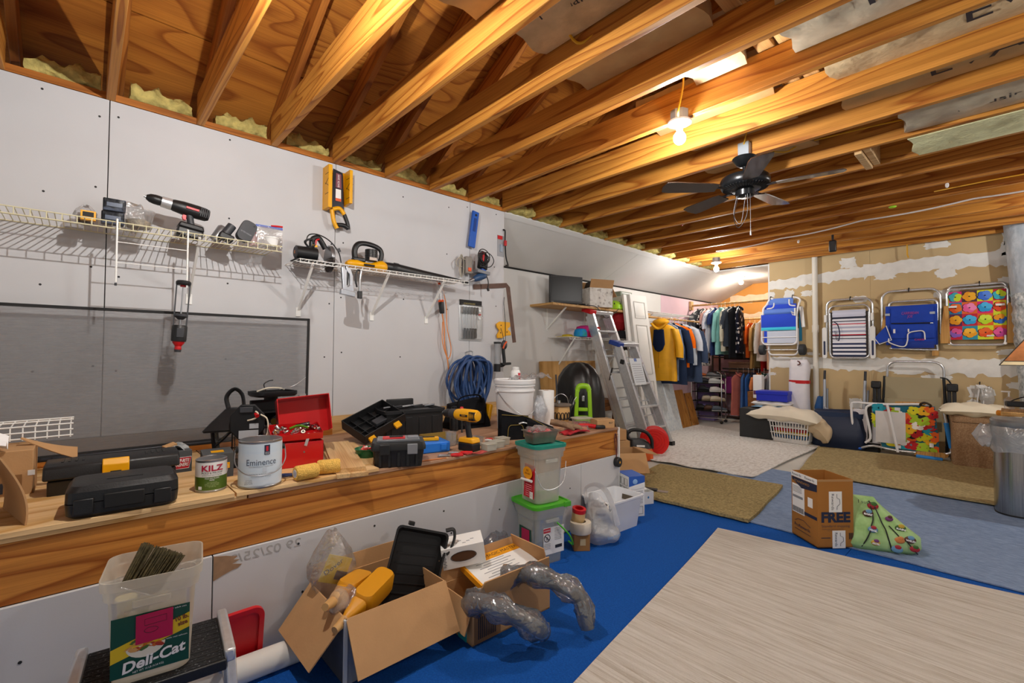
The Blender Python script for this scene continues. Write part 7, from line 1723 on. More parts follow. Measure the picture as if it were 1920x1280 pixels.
for z, k in ((0, .24), (.12, .25), (.5, .245), (.80, .235), (.90, .225), (1.0, .20), (1.08, .15), (1.13, .085), (1.145, .03)):
 rg.append([V(((k + .014 * math.sin(5 * 2 * PI * j / 40 + z * 3) * (1 if z < 1 else .4) + .012 * math.sin(9 * 2 * PI * j / 40 - 7 * z) + r.uniform(-.004, .004)) * math.cos(2 * PI * j / 40), (k + .014 * math.sin(5 * 2 * PI * j / 40 + z * 3) + .01 * math.sin(8 * 2 * PI * j / 40 + 5 * z)) * math.sin(2 * PI * j / 40), z)) for j in range(40)])
M().loft(rg).B('cover', PM('black_vinyl', '#131314', .38, bump=.3, bs=7), gr, smooth=70)
pw = thing('pressure_washer', 'lime green upright pressure washer with an open handle before the grill', 'pressure washer', (-2.70, 3.40, 0), 40)
pw.scale = (.85, .9, 1)
LG = PM('lime_body', '#8fc31c', .4)
M().loft([[V((p.x, p.y, z)) for p in rrect(w_, d_, .03, 0, 4)] for z, w_, d_ in ((0.06, .26, .26), (.3, .24, .24), (.55, .20, .17), (.66, .17, .11))]).B('body', LG, pw)
for s_ in (-1, 1): M().prism([(s_ * .055, .62), (s_ * .10, .62), (s_ * .085, .90), (s_ * .045, .90)], -.035, .035, 'xz').B('handle_post', LG, pw, bev=.008)
M().tube([(-.065, 0, .89), (-.04, 0, .93), (.04, 0, .93), (.065, 0, .89)], .028, 10, n=5).B('handle_grip', LG, pw)
M().box((0, 0, .72), (.10, .06, .03)).B('cross_bar', LG, pw, bev=.005)
for s_ in (-1, 1): M(Matrix.Translation((s_ * .15, .08, .10))).lathe([(.001, -.02), (.09, -.02), (.1, -.01), (.1, .01), (.09, .02), (.001, .02)], 24, X=Matrix.Rotation(PI / 2, 4, 'Y')).B('wheel', BLACKP, pw)
for k in range(4): M().tube([(-.13 + .015 * k, -.05, .85 - .02 * k), (-.17 + .01 * k, -.07, .70), (-.14, -.08, .55), (-.10, -.06, .66)], .006, 6, n=5).B('black_hose', BLACKP, pw)
M().tube([(-.07, -.03, .84), (-.10, -.05, .80), (-.11, -.05, .76)], .004, 6, n=4).B('wire', WHITE, pw); M().box((.0, .0, .82), (.03, .03, .05)).B('gauge', STEEL, pw, bev=.004)
lan = tag(M().tube([(-2.86, 3.24, .30), (-2.90, 3.26, .85), (-2.92, 3.27, 1.0)], .008, 8).B('spray_wand', DGREY), 'thin grey spray wand standing against the black grill cover', 'wand')
bn = thing('wooden_bench', 'old brown wooden bench behind the ladders', 'bench', (-3.60, 4.50, 0), 90)
bn.scale = (1.05, .62, 1)
BNW = WOOD('bench_wood', '#8a5a2c', '#5f3a18', 'X', ring=16, knots=.2)
M().bb((-.35, -.22, .60), (.55, .22, .64)).B('top', BNW, bn, bev=.004); M().bb((-.32, -.19, .50), (.52, -.17, .60)).B('apron', BNW, bn)
for x in (-.30, .50):
 for y in (-.18, .18): M().bb((x - .025, y - .025, 0), (x + .025, y + .025, .60)).B('leg', BNW, bn, bev=.002)
for i, (X, Y, w_, lb) in enumerate(((-3.38, 4.55, .14, 'pale carton under the wooden bench'),)):
 o = thing('carton', lb, 'box', (X - .2, Y, 0), 90); M().box((0, 0, .22), (.3, .2, .44)).B('carton_body', PM('pale_cream_card', '#c9b68f', .8), o)

# ---------------------------------------------------------------- clothes
HANG = PM('hanger_white', '#ecebe8', .4); HANGD = PM('hanger_dark', '#3a3532', .5)
def hanger(label, x, y, z, rz, mat):
 h = thing('clothes_hanger', label, 'hanger', (x, y, z), rz)
 M().tube([(.0, 0, -.002), (.016, 0, .012), (.008, 0, .026), (-.010, 0, .024), (-.014, 0, .01)][::-1] + [(.0, 0, -.03), (0, 0, -.06)], .0028, 6, n=4).B('hook', STEEL if mat is HANGD else mat, h)
 M().tube([(0, 0, -.06), (.10, 0, -.09), (.19, 0, -.14), (.15, 0, -.155), (-.15, 0, -.155), (-.19, 0, -.14), (-.10, 0, -.09)], .005, 6, closed=True, n=2).B('shoulder_bar', mat, h)
 return h
_seed = [0]
def garment(name, label, x, y, z, rz, w_=.44, h=.68, sleeve=.22, mat=None, hmat=None, cat='shirt', th=.05, collar=True, flare=1.0, smat=None, group=None):
 _seed[0] += 1; r = random.Random(_seed[0]); ph = r.uniform(0, 6)
 hanger(('white' if (hmat or HANG) is HANG else 'dark') + ' hanger carrying the ' + ' '.join(label.split()[:9]), x, y, z, rz + r.uniform(-6, 6), hmat or HANG)
 t = thing(name, label, cat, (x, y, z - .07), rz + r.uniform(-7, 7))
 rg = []
 for q, wf, tf in ((0, .16, .5), (.02, .30, .6), (.06, .72, .7), (.10, .92, .9), (.16, .96, 1), (.35, .92, 1), (.6, .94 * (1 + (flare - 1) * .5), 1.05), (.85, .97 * flare, 1.1), (1, .98 * flare, 1.05)):
  zz = -q * h; ring = []
  for j in range(22):
   a = 2 * PI * j / 22; xx = w_ / 2 * wf * math.copysign(abs(math.cos(a)) ** .8, math.cos(a))
   yy = th * tf * math.sin(a) + (.016 if w_ < .47 else .026) * q * math.sin(34 * xx + ph + 3 * q) * (1 if abs(math.sin(a)) > .2 else .3)
   ring.append(V((xx, yy, zz + .008 * math.sin(11 * xx + ph) * q)))
  rg.append(ring)
 M().loft(rg).B('body', mat, t, smooth=70)
 if sleeve:
  for s_ in (-1, 1):
   sh_ = V((s_ * w_ * .42, 0, -.075 * h / .7)); el = sh_ + V((s_ * .07, -.01, -sleeve * .55)); en = sh_ + V((s_ * .085, -.015, -sleeve))
   P_ = spline([sh_, el, en], 4); rr_ = []
   for k, p in enumerate(P_):
    f = k / (len(P_) - 1); rr_.append([p + V(((.060 - .008 * f) * math.cos(2 * PI * j / 12), (th * .8) * math.sin(2 * PI * j / 12) + .006 * math.sin(3 * j + k), .006 * math.cos(2 * PI * j / 12 * 1) * -s_)) for j in range(12)])
   M().loft(rr_).B('sleeve', smat or mat, t, smooth=70)
 if collar: M().tube([(-.07, -.02, -.004), (-.05, -.045, -.03), (0, -.05, -.055), (.05, -.045, -.03), (.07, -.02, -.004), (0, .03, .01)], .012, 8, closed=True, n=3).B('collar', smat or mat, t)
 return t
rodA = thing('clothes_rod', 'wooden clothes rod under the thin shelf on the recess wall', 'rod', (-3.60, 5.62, 1.775), 0)
M().cyl((0, 0, 0), (0, 2.02, 0), .016).B('rod_body', PINEL, rodA)
for y in (.1, 1.1, 1.85): M().tube([(-.38, y, -.02), (-.2, y, -.0), (0, y, .028), (.012, y, .0), (0, y, -.02)], .007, 6).B('rod_hook', WIREW, rodA)
shA = thing('wire_shelf', 'thin white wire shelf above the wooden clothes rod', 'shelf', (RX, 5.95, 1.86), 90); wire_shelf(shA, 1.5, .38, WIREW, .02, .03); bracket(shA, .3, .36, .30, WIREW); bracket(shA, 1.1, .36, .30, WIREW)
ZA = 1.768
CLOTH = lambda n_, c: PM('cloth_' + n_, c, .9, var=.12, vs=8, bump=.15, bs=30, spec=.1)
YELC = PM('raincoat_yellow', '#e2a300', .55, var=.10, vs=7, bump=.2, bs=12)
ct = garment('raincoat', 'bright yellow hooded raincoat at the front of the wooden rod', -3.58, 6.36, ZA, 4, .48, .86, .42, YELC, HANG, 'coat', .075, True, 1.04)
M().loft([[V((p.x * k, p.y * .5 - .085, z)) for p in rrect(.17, .06, .028, 0, 4)] for z, k in ((-.10, .9), (-.2, 1), (-.32, 1.1), (-.40, .7), (-.43, .2))]).B('navy_lining', CLOTH('navy', '#1b2744'), ct)
M().ball((0, -.01, .015), (.13, .075, .055), 16, 8, (14, 0, 0)).B('hood', YELC, ct); M().tube([(-.12, -.06, .0), (-.06, -.085, -.06), (0, -.09, -.09), (.06, -.085, -.06), (.12, -.06, 0)], .022, 8, n=4, flat=.6).B('hood_edge', YELC, ct)
M().box((.0, -.088, -.42), (.012, .004, .5)).B('placket', PM('raincoat_seam', '#b88000', .6), ct)
left = [('shirt', 'grey blue shirt right behind the yellow raincoat', '#6c7c94', .5, .86, .45, 0), ('jacket', 'navy jacket behind the grey blue shirt', '#26324a', .52, .92, .5, 0), ('shirt', 'vivid orange shirt hanging among the navy jackets', '#ee6d12', .48, .66, .30, 0),
  ('jacket', 'dark navy quilted vest behind the orange shirt', '#1c2538', .48, .80, 0, 0), ('shirt', 'pale grey shirt near the far end of the wooden rod', '#c9d0d8', .5, .64, .34, 0), ('jacket', 'slate blue jacket last on the wooden rod', '#3d4a63', .52, .9, .5, 0)]
for i, (n_, lb, c, w_, h, sl, _) in enumerate(left): garment(n_, lb, -3.585, 6.52 + .13 * i, ZA, RND.uniform(-8, 14), w_, h, sl, CLOTH('l%d' % i, c), HANG if i != 2 else YEL, n_, .04)
t = thing('backpack', 'small dark bag hanging at the near end of the wooden rod', 'bag', (-3.66, 6.08, 1.20), 10); bagshape(M(), .16, .10, .28, 55, 10, .7, .1).B('bag_body', CLOTH('olive', '#3d3a2c'), t); M().tube([(-.04, 0, .26), (0, 0, .56), (.04, 0, .26)], .006, 6, n=4).B('strap', BLACKM, t)
# far rod across the closet (garments face sideways)
rodB = thing('clothes_rod', 'long wooden rod across the closet carrying light shirts', 'rod', (-3.95, 8.10, 2.11), 0)
M().cyl((0, 0, 0), (2.3, 0, 0), .017).B('rod_body', PINEL, rodB); M().box((-.005, 0, .0), (.04, .09, .16)).B('rod_cleat', PINEB, rodB, bev=.003)
ZB = 2.102
far = [('blazer', 'grey blazer nearest the recess wall on the long closet rod', CLOTH('grey_blazer', '#55585e'), .44, .88, .5), ('dress', 'black and white leaf patterned dress next to the grey blazer', STREAK('leafprint', ['#14161a', '#1b1e22', '#dcdcd6'], (1, 1, 1), 22, .9, 0, detail=3, pos=[.3, .5, .53]), .40, 1.0, .18),
    ('shirt', 'dusty pink shirt behind the leaf patterned dress', CLOTH('dusty_pink', '#c69c92'), .42, .72, .2), ('shirt', 'white striped shirt with red shoulders and blue body stripes', STRIPE('shirt_stripes', ['#f0eef0', '#f0eef0', '#8fa0c0'], 'Y', 22), .46, .78, .28), ('shirt', 'navy blouse tucked behind the striped shirt', CLOTH('navy_blouse', '#2b3b66'), .42, .82, .2),
    ('cardigan', 'aqua edged light cardigan on the long closet rod', CLOTH('aqua', '#8cc9c4'), .42, .80, .5), ('cardigan', 'cream cable knit cardigan beside the aqua one', CLOTH('cream_knit', '#cfcdb8'), .44, .74, .5), ('blouse', 'slate grey blouse with a wide hem', CLOTH('slate', '#3d444f'), .44, .66, .3), ('trousers', 'black folded trousers hanging below the slate blouse', CLOTH('black_cloth', '#1f2024'), .36, .86, 0),
    ('dress', 'navy dress with white dots on the long closet rod', DOTS('white_dots', '#151a2a', '#e8e8ea', 13, .32), .44, .78, .30)]
for i, (n_, lb, m_, w_, h, sl) in enumerate(far):
 garment(n_, lb, -3.80 + .076 * i, 8.10 + RND.uniform(-.02, .02), ZB, 90 + RND.uniform(-14, 6), w_, h, sl, m_, HANG, n_, .034)
M().grid(lambda u, v: (-.0 + .002, 0, 0), 1, 1) if False else None
o = thing('clothes_hanger', 'empty dark wire hanger near the right end of the long closet rod', 'hanger', (-2.66, 8.10, ZB), 90); M().tube([(.0, 0, -.002), (.016, 0, .012), (.008, 0, .026), (-.012, 0, .02)][::-1] + [(0, 0, -.06)], .0025, 6, n=3).B('hook', BLACKM, o); M().tube([(0, 0, -.06), (.19, 0, -.15), (-.19, 0, -.15)], .0025, 6, closed=True).B('shoulder_bar', BLACKM, o)
# second rod deeper on the right
rodC = thing('clothes_rod', 'second closet rod, lower and deeper, with orange and pink tops', 'rod', (-3.45, 8.62, 1.86), 0); M().cyl((0, 0, 0), (1.75, 0, 0), .016).B('rod_body', PINEL, rodC)
mid = [('shirt', 'deep orange top first on the second closet rod', '#c9571c', .42, .60, .3), ('shirt', 'tan top beside the deep orange one', '#b58a52', .42, .80, .4), ('shirt', 'olive brown top in the middle of the second rod', '#6b5a3a', .42, .76, .4), ('shirt', 'red top behind the white tunic', '#c42a2a', .42, .82, .4), ('tunic', 'white tunic with bell sleeves on the second closet rod', '#e9e2da', .46, .70, .5), ('tunic', 'peach tunic beside the white tunic', '#e0b090', .44, .84, .5), ('shirt', 'coral pink top on the second closet rod', '#e2747a', .42, .86, .3), ('shirt', 'white blouse last on the second closet rod', '#ded6d0', .42, .82, .3)]
for i, (n_, lb, c, w_, h, sl) in enumerate(mid): garment(n_, lb, -3.14 + .085 * i, 8.62 - (.25 if n_ == 'tunic' else 0), 1.852 if n_ != 'tunic' else 1.90, 90 + RND.uniform(-10, 6), w_, h, sl, CLOTH('m%d' % i, c), HANG, n_, .036)
# low rod with jeans and shirts
rodD = thing('clothes_rod', 'low dark rod with jeans and folded shirts', 'rod', (-3.55, 8.45, .98), 0); M().cyl((0, 0, 0), (1.85, 0, 0), .014).B('rod_body', BLACKM, rodD)
low = [('shirt', 'coral top first on the low rod', '#d0796c', .40, .72, 0), ('jeans', 'light blue jeans beside the coral top', '#4f78b5', .36, .78, 0), ('jeans', 'mid blue jeans with a folded leg', '#3a64a8', .36, .76, 0), ('shirt', 'dark navy shirt in the middle of the low rod', '#232a40', .40, .62, 0), ('shirt', 'orange tan shirt on the low rod', '#cf7d4a', .40, .48, .2), ('shirt', 'dark green shirt on the low rod', '#1f4a3c', .40, .68, .3), ('shirt', 'pale grey shirt with long sleeves on the low rod', '#c6c9d4', .42, .60, .5), ('shirt', 'navy polo on the low rod', '#1e2538', .40, .50, .2), ('shirt', 'dark red shirt last on the low rod', '#8e1c24', .40, .40, .2)]
for i, (n_, lb, c, w_, h, sl) in enumerate(low): garment(n_, lb, -3.27 + .085 * i, 8.42 + RND.uniform(-.02, .02), .974, 90 + RND.uniform(-10, 5), w_, h, sl, CLOTH('w%d' % i, c), HANGD if i < 5 else HANG, n_, .034, n_ != 'jeans')
# dark shelf unit behind the rack
su = thing('shelf_unit', 'dark open shelf unit behind the shoe rack', 'shelf unit', (-3.52, 8.95, 0), 0)
DKM = PM('dark_brown_metal', '#2a2019', .5);
for x in (-.36, .36):
 for y in (-.16, .16): M().bb((x - .014, y - .014, 0), (x + .014, y + .014, 1.60)).B('post', PM('dull_bronze', '#8d7d72', .4, .6) if x > 0 and y < 0 else DKM, su)
for z in (.10, .45, .85, 1.12, 1.55): M().bb((-.37, -.17, z), (.37, .17, z + .02)).B('shelf', DKM, su)
for x, z, w_, h, c, lb in ((.1, 1.14, .5, .38, '#1c120e', 'dark brown box on the upper shelf of the dark unit'), (.15, .87, .42, .22, '#6d4f38', 'brown box on the middle shelf of the dark unit'), (.08, .47, .52, .30, '#7d1f68', 'purple storage bin on the dark unit')):
 o = thing('storage_box', lb, 'box', (-3.52 + x, 8.93, z), 0); M().box((0, 0, h / 2 + .002), (w_, .28, h)).B('box_body', PM('box_' + c[1:], c, .6, var=.08), o, bev=.004); M().box((0, 0, h - .01), (w_ + .012, .29, .03)).B('lid', PM('box_' + c[1:], c), o, bev=.003)
# shoe rack
rk = thing('shoe_rack', 'chrome wheeled shoe rack with black wire tiers', 'shoe rack', (-3.66, 8.12, .0), 8)
RW, RD_ = .50, .26
for y in (-RD_ / 2, RD_ / 2):
 M().tube([(-RW / 2, y, .05), (-RW / 2, y, .84), (-RW / 2 + .03, y, .88), (RW / 2 - .03, y, .88) if False else (-RW / 2 + .05, y, .885)], .010, 8).B('post', CHROME, rk); M().tube([(RW / 2, y, .05), (RW / 2, y, .84), (RW / 2 - .03, y, .88), (RW / 2 - .07, y, .885)], .010, 8).B('post', CHROME, rk)
 M().cyl((-RW / 2, y, .09), (RW / 2, y, .09), .008).B('rail', CHROME, rk)
 for x in (-RW / 2, RW / 2): M(Matrix.Translation((x, y, .028))).lathe([(.001, -.012), (.026, -.012), (.026, .012), (.001, .012)], 16, X=Matrix.Rotation(PI / 2, 4, 'X')).B('caster', BLACKP, rk)
TZ = (.20, .37, .53, .68, .82)
for z in TZ:
 m = M()
 for k in range(6): m.cyl((-RW / 2, -RD_ / 2 + RD_ * k / 5, z), (RW / 2, -RD_ / 2 + RD_ * k / 5, z), .004, seg=6)
 for k in range(9): m.cyl((-RW / 2 + RW * k / 8, -RD_ / 2, z), (-RW / 2 + RW * k / 8, RD_ / 2, z), .003, seg=6)
 m.B('wire_tier', BLACKM, rk)
def shoe(label, x, y, z, rz, mat, sole, L_=.26, tilt=0):
 t = thing('shoe', label, 'shoe', (x, y, z), rz, rot=(0, tilt, rz)); s_ = L_ / .26
 sec = [(-.13, .022, .03, .05), (-.11, .034, .075, .0), (-.06, .037, .095, 0), (-.02, .036, .085, 0), (.02, .038, .068, 0), (.07, .042, .052, 0), (.11, .034, .040, 0), (.13, .012, .022, 0)]
 M().loft([[V((x_ * s_, w_ * s_ * math.cos(2 * PI * j / 14), (.018 + max(0, (h_ * .5) * (1 + math.sin(2 * PI * j / 14)))) * s_)) for j in range(14)] for x_, w_, h_, _ in sec]).B('upper', mat, t, smooth=70)
 M().loft([[V((x_ * s_, (w_ + .004) * s_ * math.cos(2 * PI * j / 14), (.011 + .011 * math.sin(2 * PI * j / 14)) * s_)) for j in range(14)] for x_, w_, h_, _ in sec]).B('sole', sole, t)
 M().ball((-.06 * s_, 0, .10 * s_), (.05 * s_, .026 * s_, .016 * s_), 12, 6).B('opening', PM('shoe_lining', '#2b2724', .9), t)
SH = lambda c: PM('shoe_' + c[1:], c, .55)
shoes = [('grey running shoe on the top tier, toe to the right', .10, -.03, 4, 10, '#76787a', '#cfcfcb'), ('orange and blue sneaker on the top tier', -.10, -.05, 4, 30, '#d9702a', '#e6e4de'), ('black sandal like shoe lying over the top tier end', .19, .02, 4, -30, '#2e3032', '#1c1c1c'), ('white laced sneaker at the near end of the top tier', -.19, .02, 4, 60, '#d5cfc2', '#e6e4de'),
   ('charcoal sneaker on the second tier from the top', -.05, -.02, 3, 15, '#2c2f36', '#3a3a3a'), ('white and grey trainer on the second tier from the top', .14, -.03, 3, 20, '#c6c8c4', '#dfe0dc'), ('black trainer on the middle tier', -.04, -.02, 2, 12, '#22252c', '#2a2a2a'), ('white toed trainer on the middle tier', .15, -.02, 2, 30, '#d9d5d0', '#e6e4de'),
   ('beige loafer on the tier above the lowest', .02, -.03, 1, 35, '#b8ab96', '#8a7a62'), ('cream flat shoe on the tier above the lowest', .16, -.02, 1, 30, '#cfc4ae', '#a9987a'), ('black strapped shoe on the lowest tier', -.08, -.02, 0, 15, '#1e1d1e', '#151515'), ('brown shoe on the lowest tier', .06, -.02, 0, 25, '#5a3b2a', '#2a1d14'), ('blue grey trainer on the lowest tier end', .19, -.03, 0, 28, '#5b6672', '#b5b5b2')]
for lb, x, y, ti, rz, c, s_ in shoes:
 p = rk.matrix_basis @ V((x, y, TZ[ti] + .004)); shoe(lb, p.x, p.y, p.z, rz + 8, SH(c), SH(s_), .25)
t = thing('lilac_bin', 'lilac bin standing behind the shoe rack', 'bin', (-3.80, 8.42, 0), 8); M().loft([rrect(.28, .22, .03, 0, 3), rrect(.32, .26, .03, .70, 3)]).B('bin_body', PM('lilac_plastic', '#8d7bb5', .5), t)

st_ = thing('wooden_stool', 'brown wooden stool half hidden under the hanging coats', 'stool', (-3.82, 7.03, 0), 12)
st_.scale = (.6, .7, 1)
M().box((0, 0, .46), (.30, .30, .03)).B('seat', BNW, st_, bev=.004)
for x in (-.12, .12):
 for y in (-.12, .12): M().beam((x * 1.15, y * 1.15, 0), (x, y, .45), .03, .03).B('leg', BNW, st_)
for y in (-.125, .125): M().beam((-.13, y, .2), (.13, y, .2), .02, .02).B('stretcher', BNW, st_)
# ---------------------------------------------------------------- far wall: hung beach chairs and things on the floor
FRW = PM('white_frame_tube', '#e9e9ea', .35); FRA = PM('polished_frame_tube', '#d5d8db', .25, .75)
def arch(x0, x1, z0, z1, r=.10, y=0):
 return [(x0, y, z0), (x0, y, z1 - r)] + [(x0 + r - r * math.cos(a), y, z1 - r + r * math.sin(a)) for a in (.4, .8, 1.2)] + [(x0 + r, y, z1), (x1 - r, y, z1)] + [(x1 - r + r * math.sin(a), y, z1 - r + r * math.cos(a)) for a in (.4, .8, 1.2)] + [(x1, y, z1 - r), (x1, y, z0)]
def ubar(x0, x1, z0, z1, r=.08, y=0):   # a U open at the top
 return [(x0, y, z1), (x0, y, z0 + r)] + [(x0 + r - r * math.cos(a), y, z0 + r - r * math.sin(a)) for a in (.4, .8, 1.2)] + [(x0 + r, y, z0), (x1 - r, y, z0)] + [(x1 - r + r * math.sin(a), y, z0 + r - r * math.cos(a)) for a in (.4, .8, 1.2)] + [(x1, y, z0 + r), (x1, y, z1)]
def panel(t, name, x0, x1, z0, z1, y, mat, sag=.0, th=.006, n=8, wave=0):
 M().grid(lambda u, v: (x0 + (x1 - x0) * u, y + sag * math.sin(PI * u) * math.sin(PI * v) + wave * math.sin(9 * v + 4 * u), z0 + (z1 - z0) * v), n, n, th).B(name, mat, t)
def wallhook(t, x, z): M().tube([(x, .0, z + .02), (x, -.045, z + .02), (x, -.06, z + .0), (x, -.06, z - .03)], .006, 8).B('wall_hook', BLACKM, t)
YW = YF - .012
# 1 blue wheeled chair
c1 = thing('beach_chair', 'blue beach chair cart with two black wheels hung nearest the closet', 'beach chair', (-2.285, YW, 1.21), 0, 'beach chairs hung on the tan wall')
BL1 = PM('beach_blue', '#1c44c8', .8, bump=.15, bs=25); BL2 = PM('beach_pale_blue', '#5f84d6', .8); CYN = PM('beach_cyan', '#3cc3e0', .8); MESHW = PM('grey_white_mesh', '#c3cbdb', .8)
M().tube(ubar(-.245, .215, .17, .62, .06, -.10), .012, 10).B('seat_frame', FRW, c1); M().tube(ubar(-.17, .215, .02, .40, .06, -.06), .012, 10).B('lower_frame', FRW, c1)
M().tube([(.215, -.10, .60), (.235, -.09, .72), (.25, -.06, .80), (.20, -.05, .84), (.15, -.05, .845)], .013, 10, n=4).B('back_frame', FRW, c1); M().tube([(-.23, -.10, .60), (-.225, -.09, .70), (-.19, -.06, .76), (-.15, -.05, .84), (-.10, -.05, .845)], .013, 10, n=4).B('back_frame', FRW, c1)
M().tube([(-.185, -.06, .70), (-.10, -.07, .715), (-.085, -.06, .80)], .010, 8, n=4).B('side_loop', FRW, c1); M().tube([(.19, -.06, .72), (.12, -.07, .74), (.11, -.06, .82)], .010, 8, n=4).B('side_loop', FRW, c1)
panel(c1, 'pillow_top', -.17, .16, .745, .845, -.055, BL2, -.02, .012, 10, .004); panel(c1, 'back_fabric', -.215, .20, .66, .755, -.06, BL1, -.01)
M().grid(lambda u, v: (-.215 + .42 * u, -.075 - .03 * math.sin(PI * v) - .006 * math.sin(19 * u), .60 + .09 * v), 12, 8, .01).B('rolled_pillow', BL2, c1)
panel(c1, 'seat_fabric', -.25, .205, .42, .61, -.112, BL1, -.015); panel(c1, 'seat_band', -.25, .205, .375, .42, -.114, CYN, -.01); panel(c1, 'seat_mesh', -.21, .20, .19, .37, -.10, MESHW, -.0)
panel(c1, 'side_strip', -.215, -.175, .20, .37, -.104, BL1)
M().cyl((-.24, -.105, .275), (.21, -.105, .275), .007).B('cross_bar', FRW, c1); M().box((.20, -.12, .63), (.02, .02, .11)).B('white_clip', WHITE, c1, bev=.004); M().tube([(.20, -.12, .60), (.15, -.125, .64), (.17, -.12, .59), (.20, -.12, .585)], .008, 8).B('strap', WHITE, c1)
M().box((.265, -.03, .56), (.05, .02, .30), (0, -5, 0)).B('white_armrest', WHITE, c1, bev=.008); M().box((.24, -.02, .42), (.03, .02, .40)).B('teal_side', PM('teal_strip', '#1d7fa8', .7), c1)
for x in (-.245, .275): M(Matrix.Translation((x, -.08, .095))).lathe([(.001, -.04), (.055, -.04), (.075, -.032), (.078, -.02), (.078, .02), (.075, .032), (.055, .04), (.001, .04)], 26, X=Matrix.Rotation(PI / 2, 4, 'Y')).B('wheel', PM('rubber_grey', '#2b2f33', .7), c1)
M().cyl((-.245, -.08, .095), (.275, -.08, .095), .006).B('axle', STEEL, c1)
for x in (-.14, .15): wallhook(c1, x, .86)
# 2 striped chair
c2 = thing('beach_chair', 'chair with navy, red and white striped fabric and white plastic arms hung on the wall', 'beach chair', (-1.475, YW, 1.175), 0, 'beach chairs hung on the tan wall')
M().tube(arch(-.245, .255, .10, .80, .09, -.05), .014, 10).B('outer_frame', FRA, c2); M().tube(arch(-.215, .225, .50, .715, .07, -.07), .011, 10).B('inner_frame', FRA, c2); M().tube(ubar(-.205, .225, .02, .62, .06, -.08), .014, 10).B('seat_frame', FRA, c2)
ST = ['#2a3350', '#e9eaf2', '#2a3350', '#e9eaf2', '#2a3350', '#e9eaf2', '#343d60', '#e9eaf2', '#dfe2ee', '#23283a', '#e9eaf2', '#23283a', '#c22338', '#eceef6', '#a9aec6', '#eceef6', '#b4b8cc', '#eceef6', '#c22338', '#dfe2ee', '#23283a', '#e9eaf2', '#2a2f45', '#c9cde0', '#d3d7ea', '#c9cde0']
zz = .035
for i, c in enumerate(ST):
 h_ = .026 if c not in ('#c22338', '#23283a') else .012
 if i > 22: h_ = .03
 panel(c2, 'fabric_stripe', -.175, .19, zz, zz + h_, -.085, PM('stripe_' + c[1:], c, .85), 0, .005, 2); zz += h_
for x in (-.19, .205):
 M().box((x, -.08, .33), (.028, .014, .60)).B('lacing_band', PM('dark_lacing', '#2b211c', .7), c2)
 for k in range(14): M().cyl((x - .022, -.088, .06 + .042 * k), (x + .022, -.088, .075 + .042 * k), .0025, seg=5).B('lace', BLACKM, c2)
for s_ in (-1, 1):
 M().prism([(p.x, p.y) for p in rrect(.055, .42, .026, 0, 5)], -.11, -.085, 'xz').B('armrest', WHITE, c2, bev=.004).location = (s_ * .262, 0, .22)
 M().prism([(p.x, p.y) for p in rrect(.022, .19, .011, 0, 4)], -.113, -.11, 'xz').B('armrest_pad', PM('pad_navy', '#262d4f', .6), c2).location = (s_ * .262, 0, .15)
 M().box((s_ * .255, -.075, .55), (.03, .03, .10)).B('arm_bracket', WHITE, c2, bev=.004)
M().tube([(-.15, -.095, .50), (-.11, -.11, .46), (-.09, -.11, .36), (-.10, -.11, .25), (-.13, -.10, .28), (-.145, -.10, .38)], .007, 6, n=5, flat=.4).B('carry_strap', PM('strap_navy', '#1e2440', .7), c2)
wallhook(c2, .02, .81)
# 3 blue backpack chair
c3 = thing('beach_chair', 'royal blue backpack beach chair with zip pocket hung on the wall', 'beach chair', (-.86, YW, 1.30), 0, 'beach chairs hung on the tan wall')
RBL = PM('royal_blue_canvas', '#0f3fae', .8, var=.08, vs=12, bump=.12, bs=30)
M().tube(arch(-.265, .285, .18, .735, .10, -.04), .014, 10).B('outer_frame', FRA, c3); M().tube(arch(-.19, .26, .35, .60, .05, -.06), .012, 10).B('inner_frame', FRA, c3); M().tube([(-.19, -.06, .02), (.22, -.06, .0), (.25, -.06, .05), (.25, -.06, .5)], .012, 10, n=3).B('seat_frame', FRA, c3)
panel(c3, 'back_fabric', -.225, .26, .06, .545, -.072, RBL, -.012, .008); panel(c3, 'pocket_panel', -.17, .225, .33, .52, -.088, RBL, -.012, .014); panel(c3, 'lower_pocket', -.175, .235, .14, .325, -.090, RBL, -.02, .014)
M().cyl((-.165, -.108, .328), (.225, -.105, .318), .006, seg=8).B('zipper', BLACKM, c3); M().box((.21, -.11, .318), (.025, .008, .010)).B('zip_pull', STEEL, c3)
panel(c3, 'flap_pocket', -.17, .23, .02, .10, -.10, PM('deep_blue_canvas', '#0c3290', .8), -.01, .01)
txt('CARRIBEAN\nJOE', .045, PM('magenta_print', '#a13a86', .6), c3, (.015, -.116, .425), w=.16, shear=.15); txt('CARIB', .03, REDINK, c3, (.10, -.128, .12), w=.09)
for x, z in ((-.205, .44), (.215, .44)): M().box((x, -.085, z), (.05, .012, .03)).B('buckle', PM('grey_webbing', '#a9b4c4', .6), c3, bev=.003)
M().tube([(-.19, -.11, .14), (-.185, -.115, .09), (-.08, -.12, .04), (-.03, -.12, .05), (-.01, -.12, .12), (.0, -.12, .20), (.08, -.12, .225), (.14, -.12, .215), (.15, -.12, .12)], .007, 8, n=4).B('white_piping', WHITE, c3)
M().grid(lambda u, v: (-.215 - .12 * u + .05 * v * (1 - u), -.10 - .02 * math.sin(PI * u), .30 - .15 * u - .18 * v + .10 * u * v), 8, 8, .008).B('hanging_flap', RBL, c3)
M().tube([(-.215, -.112, .30), (-.165, -.112, .12), (-.285, -.112, .07), (-.335, -.112, .15)], .006, 6).B('flap_piping', WHITE, c3)
WAL = WOOD('wood_armrest', '#c99a56', '#a8763a', 'Z', ring=12, knots=0, stain=.05)
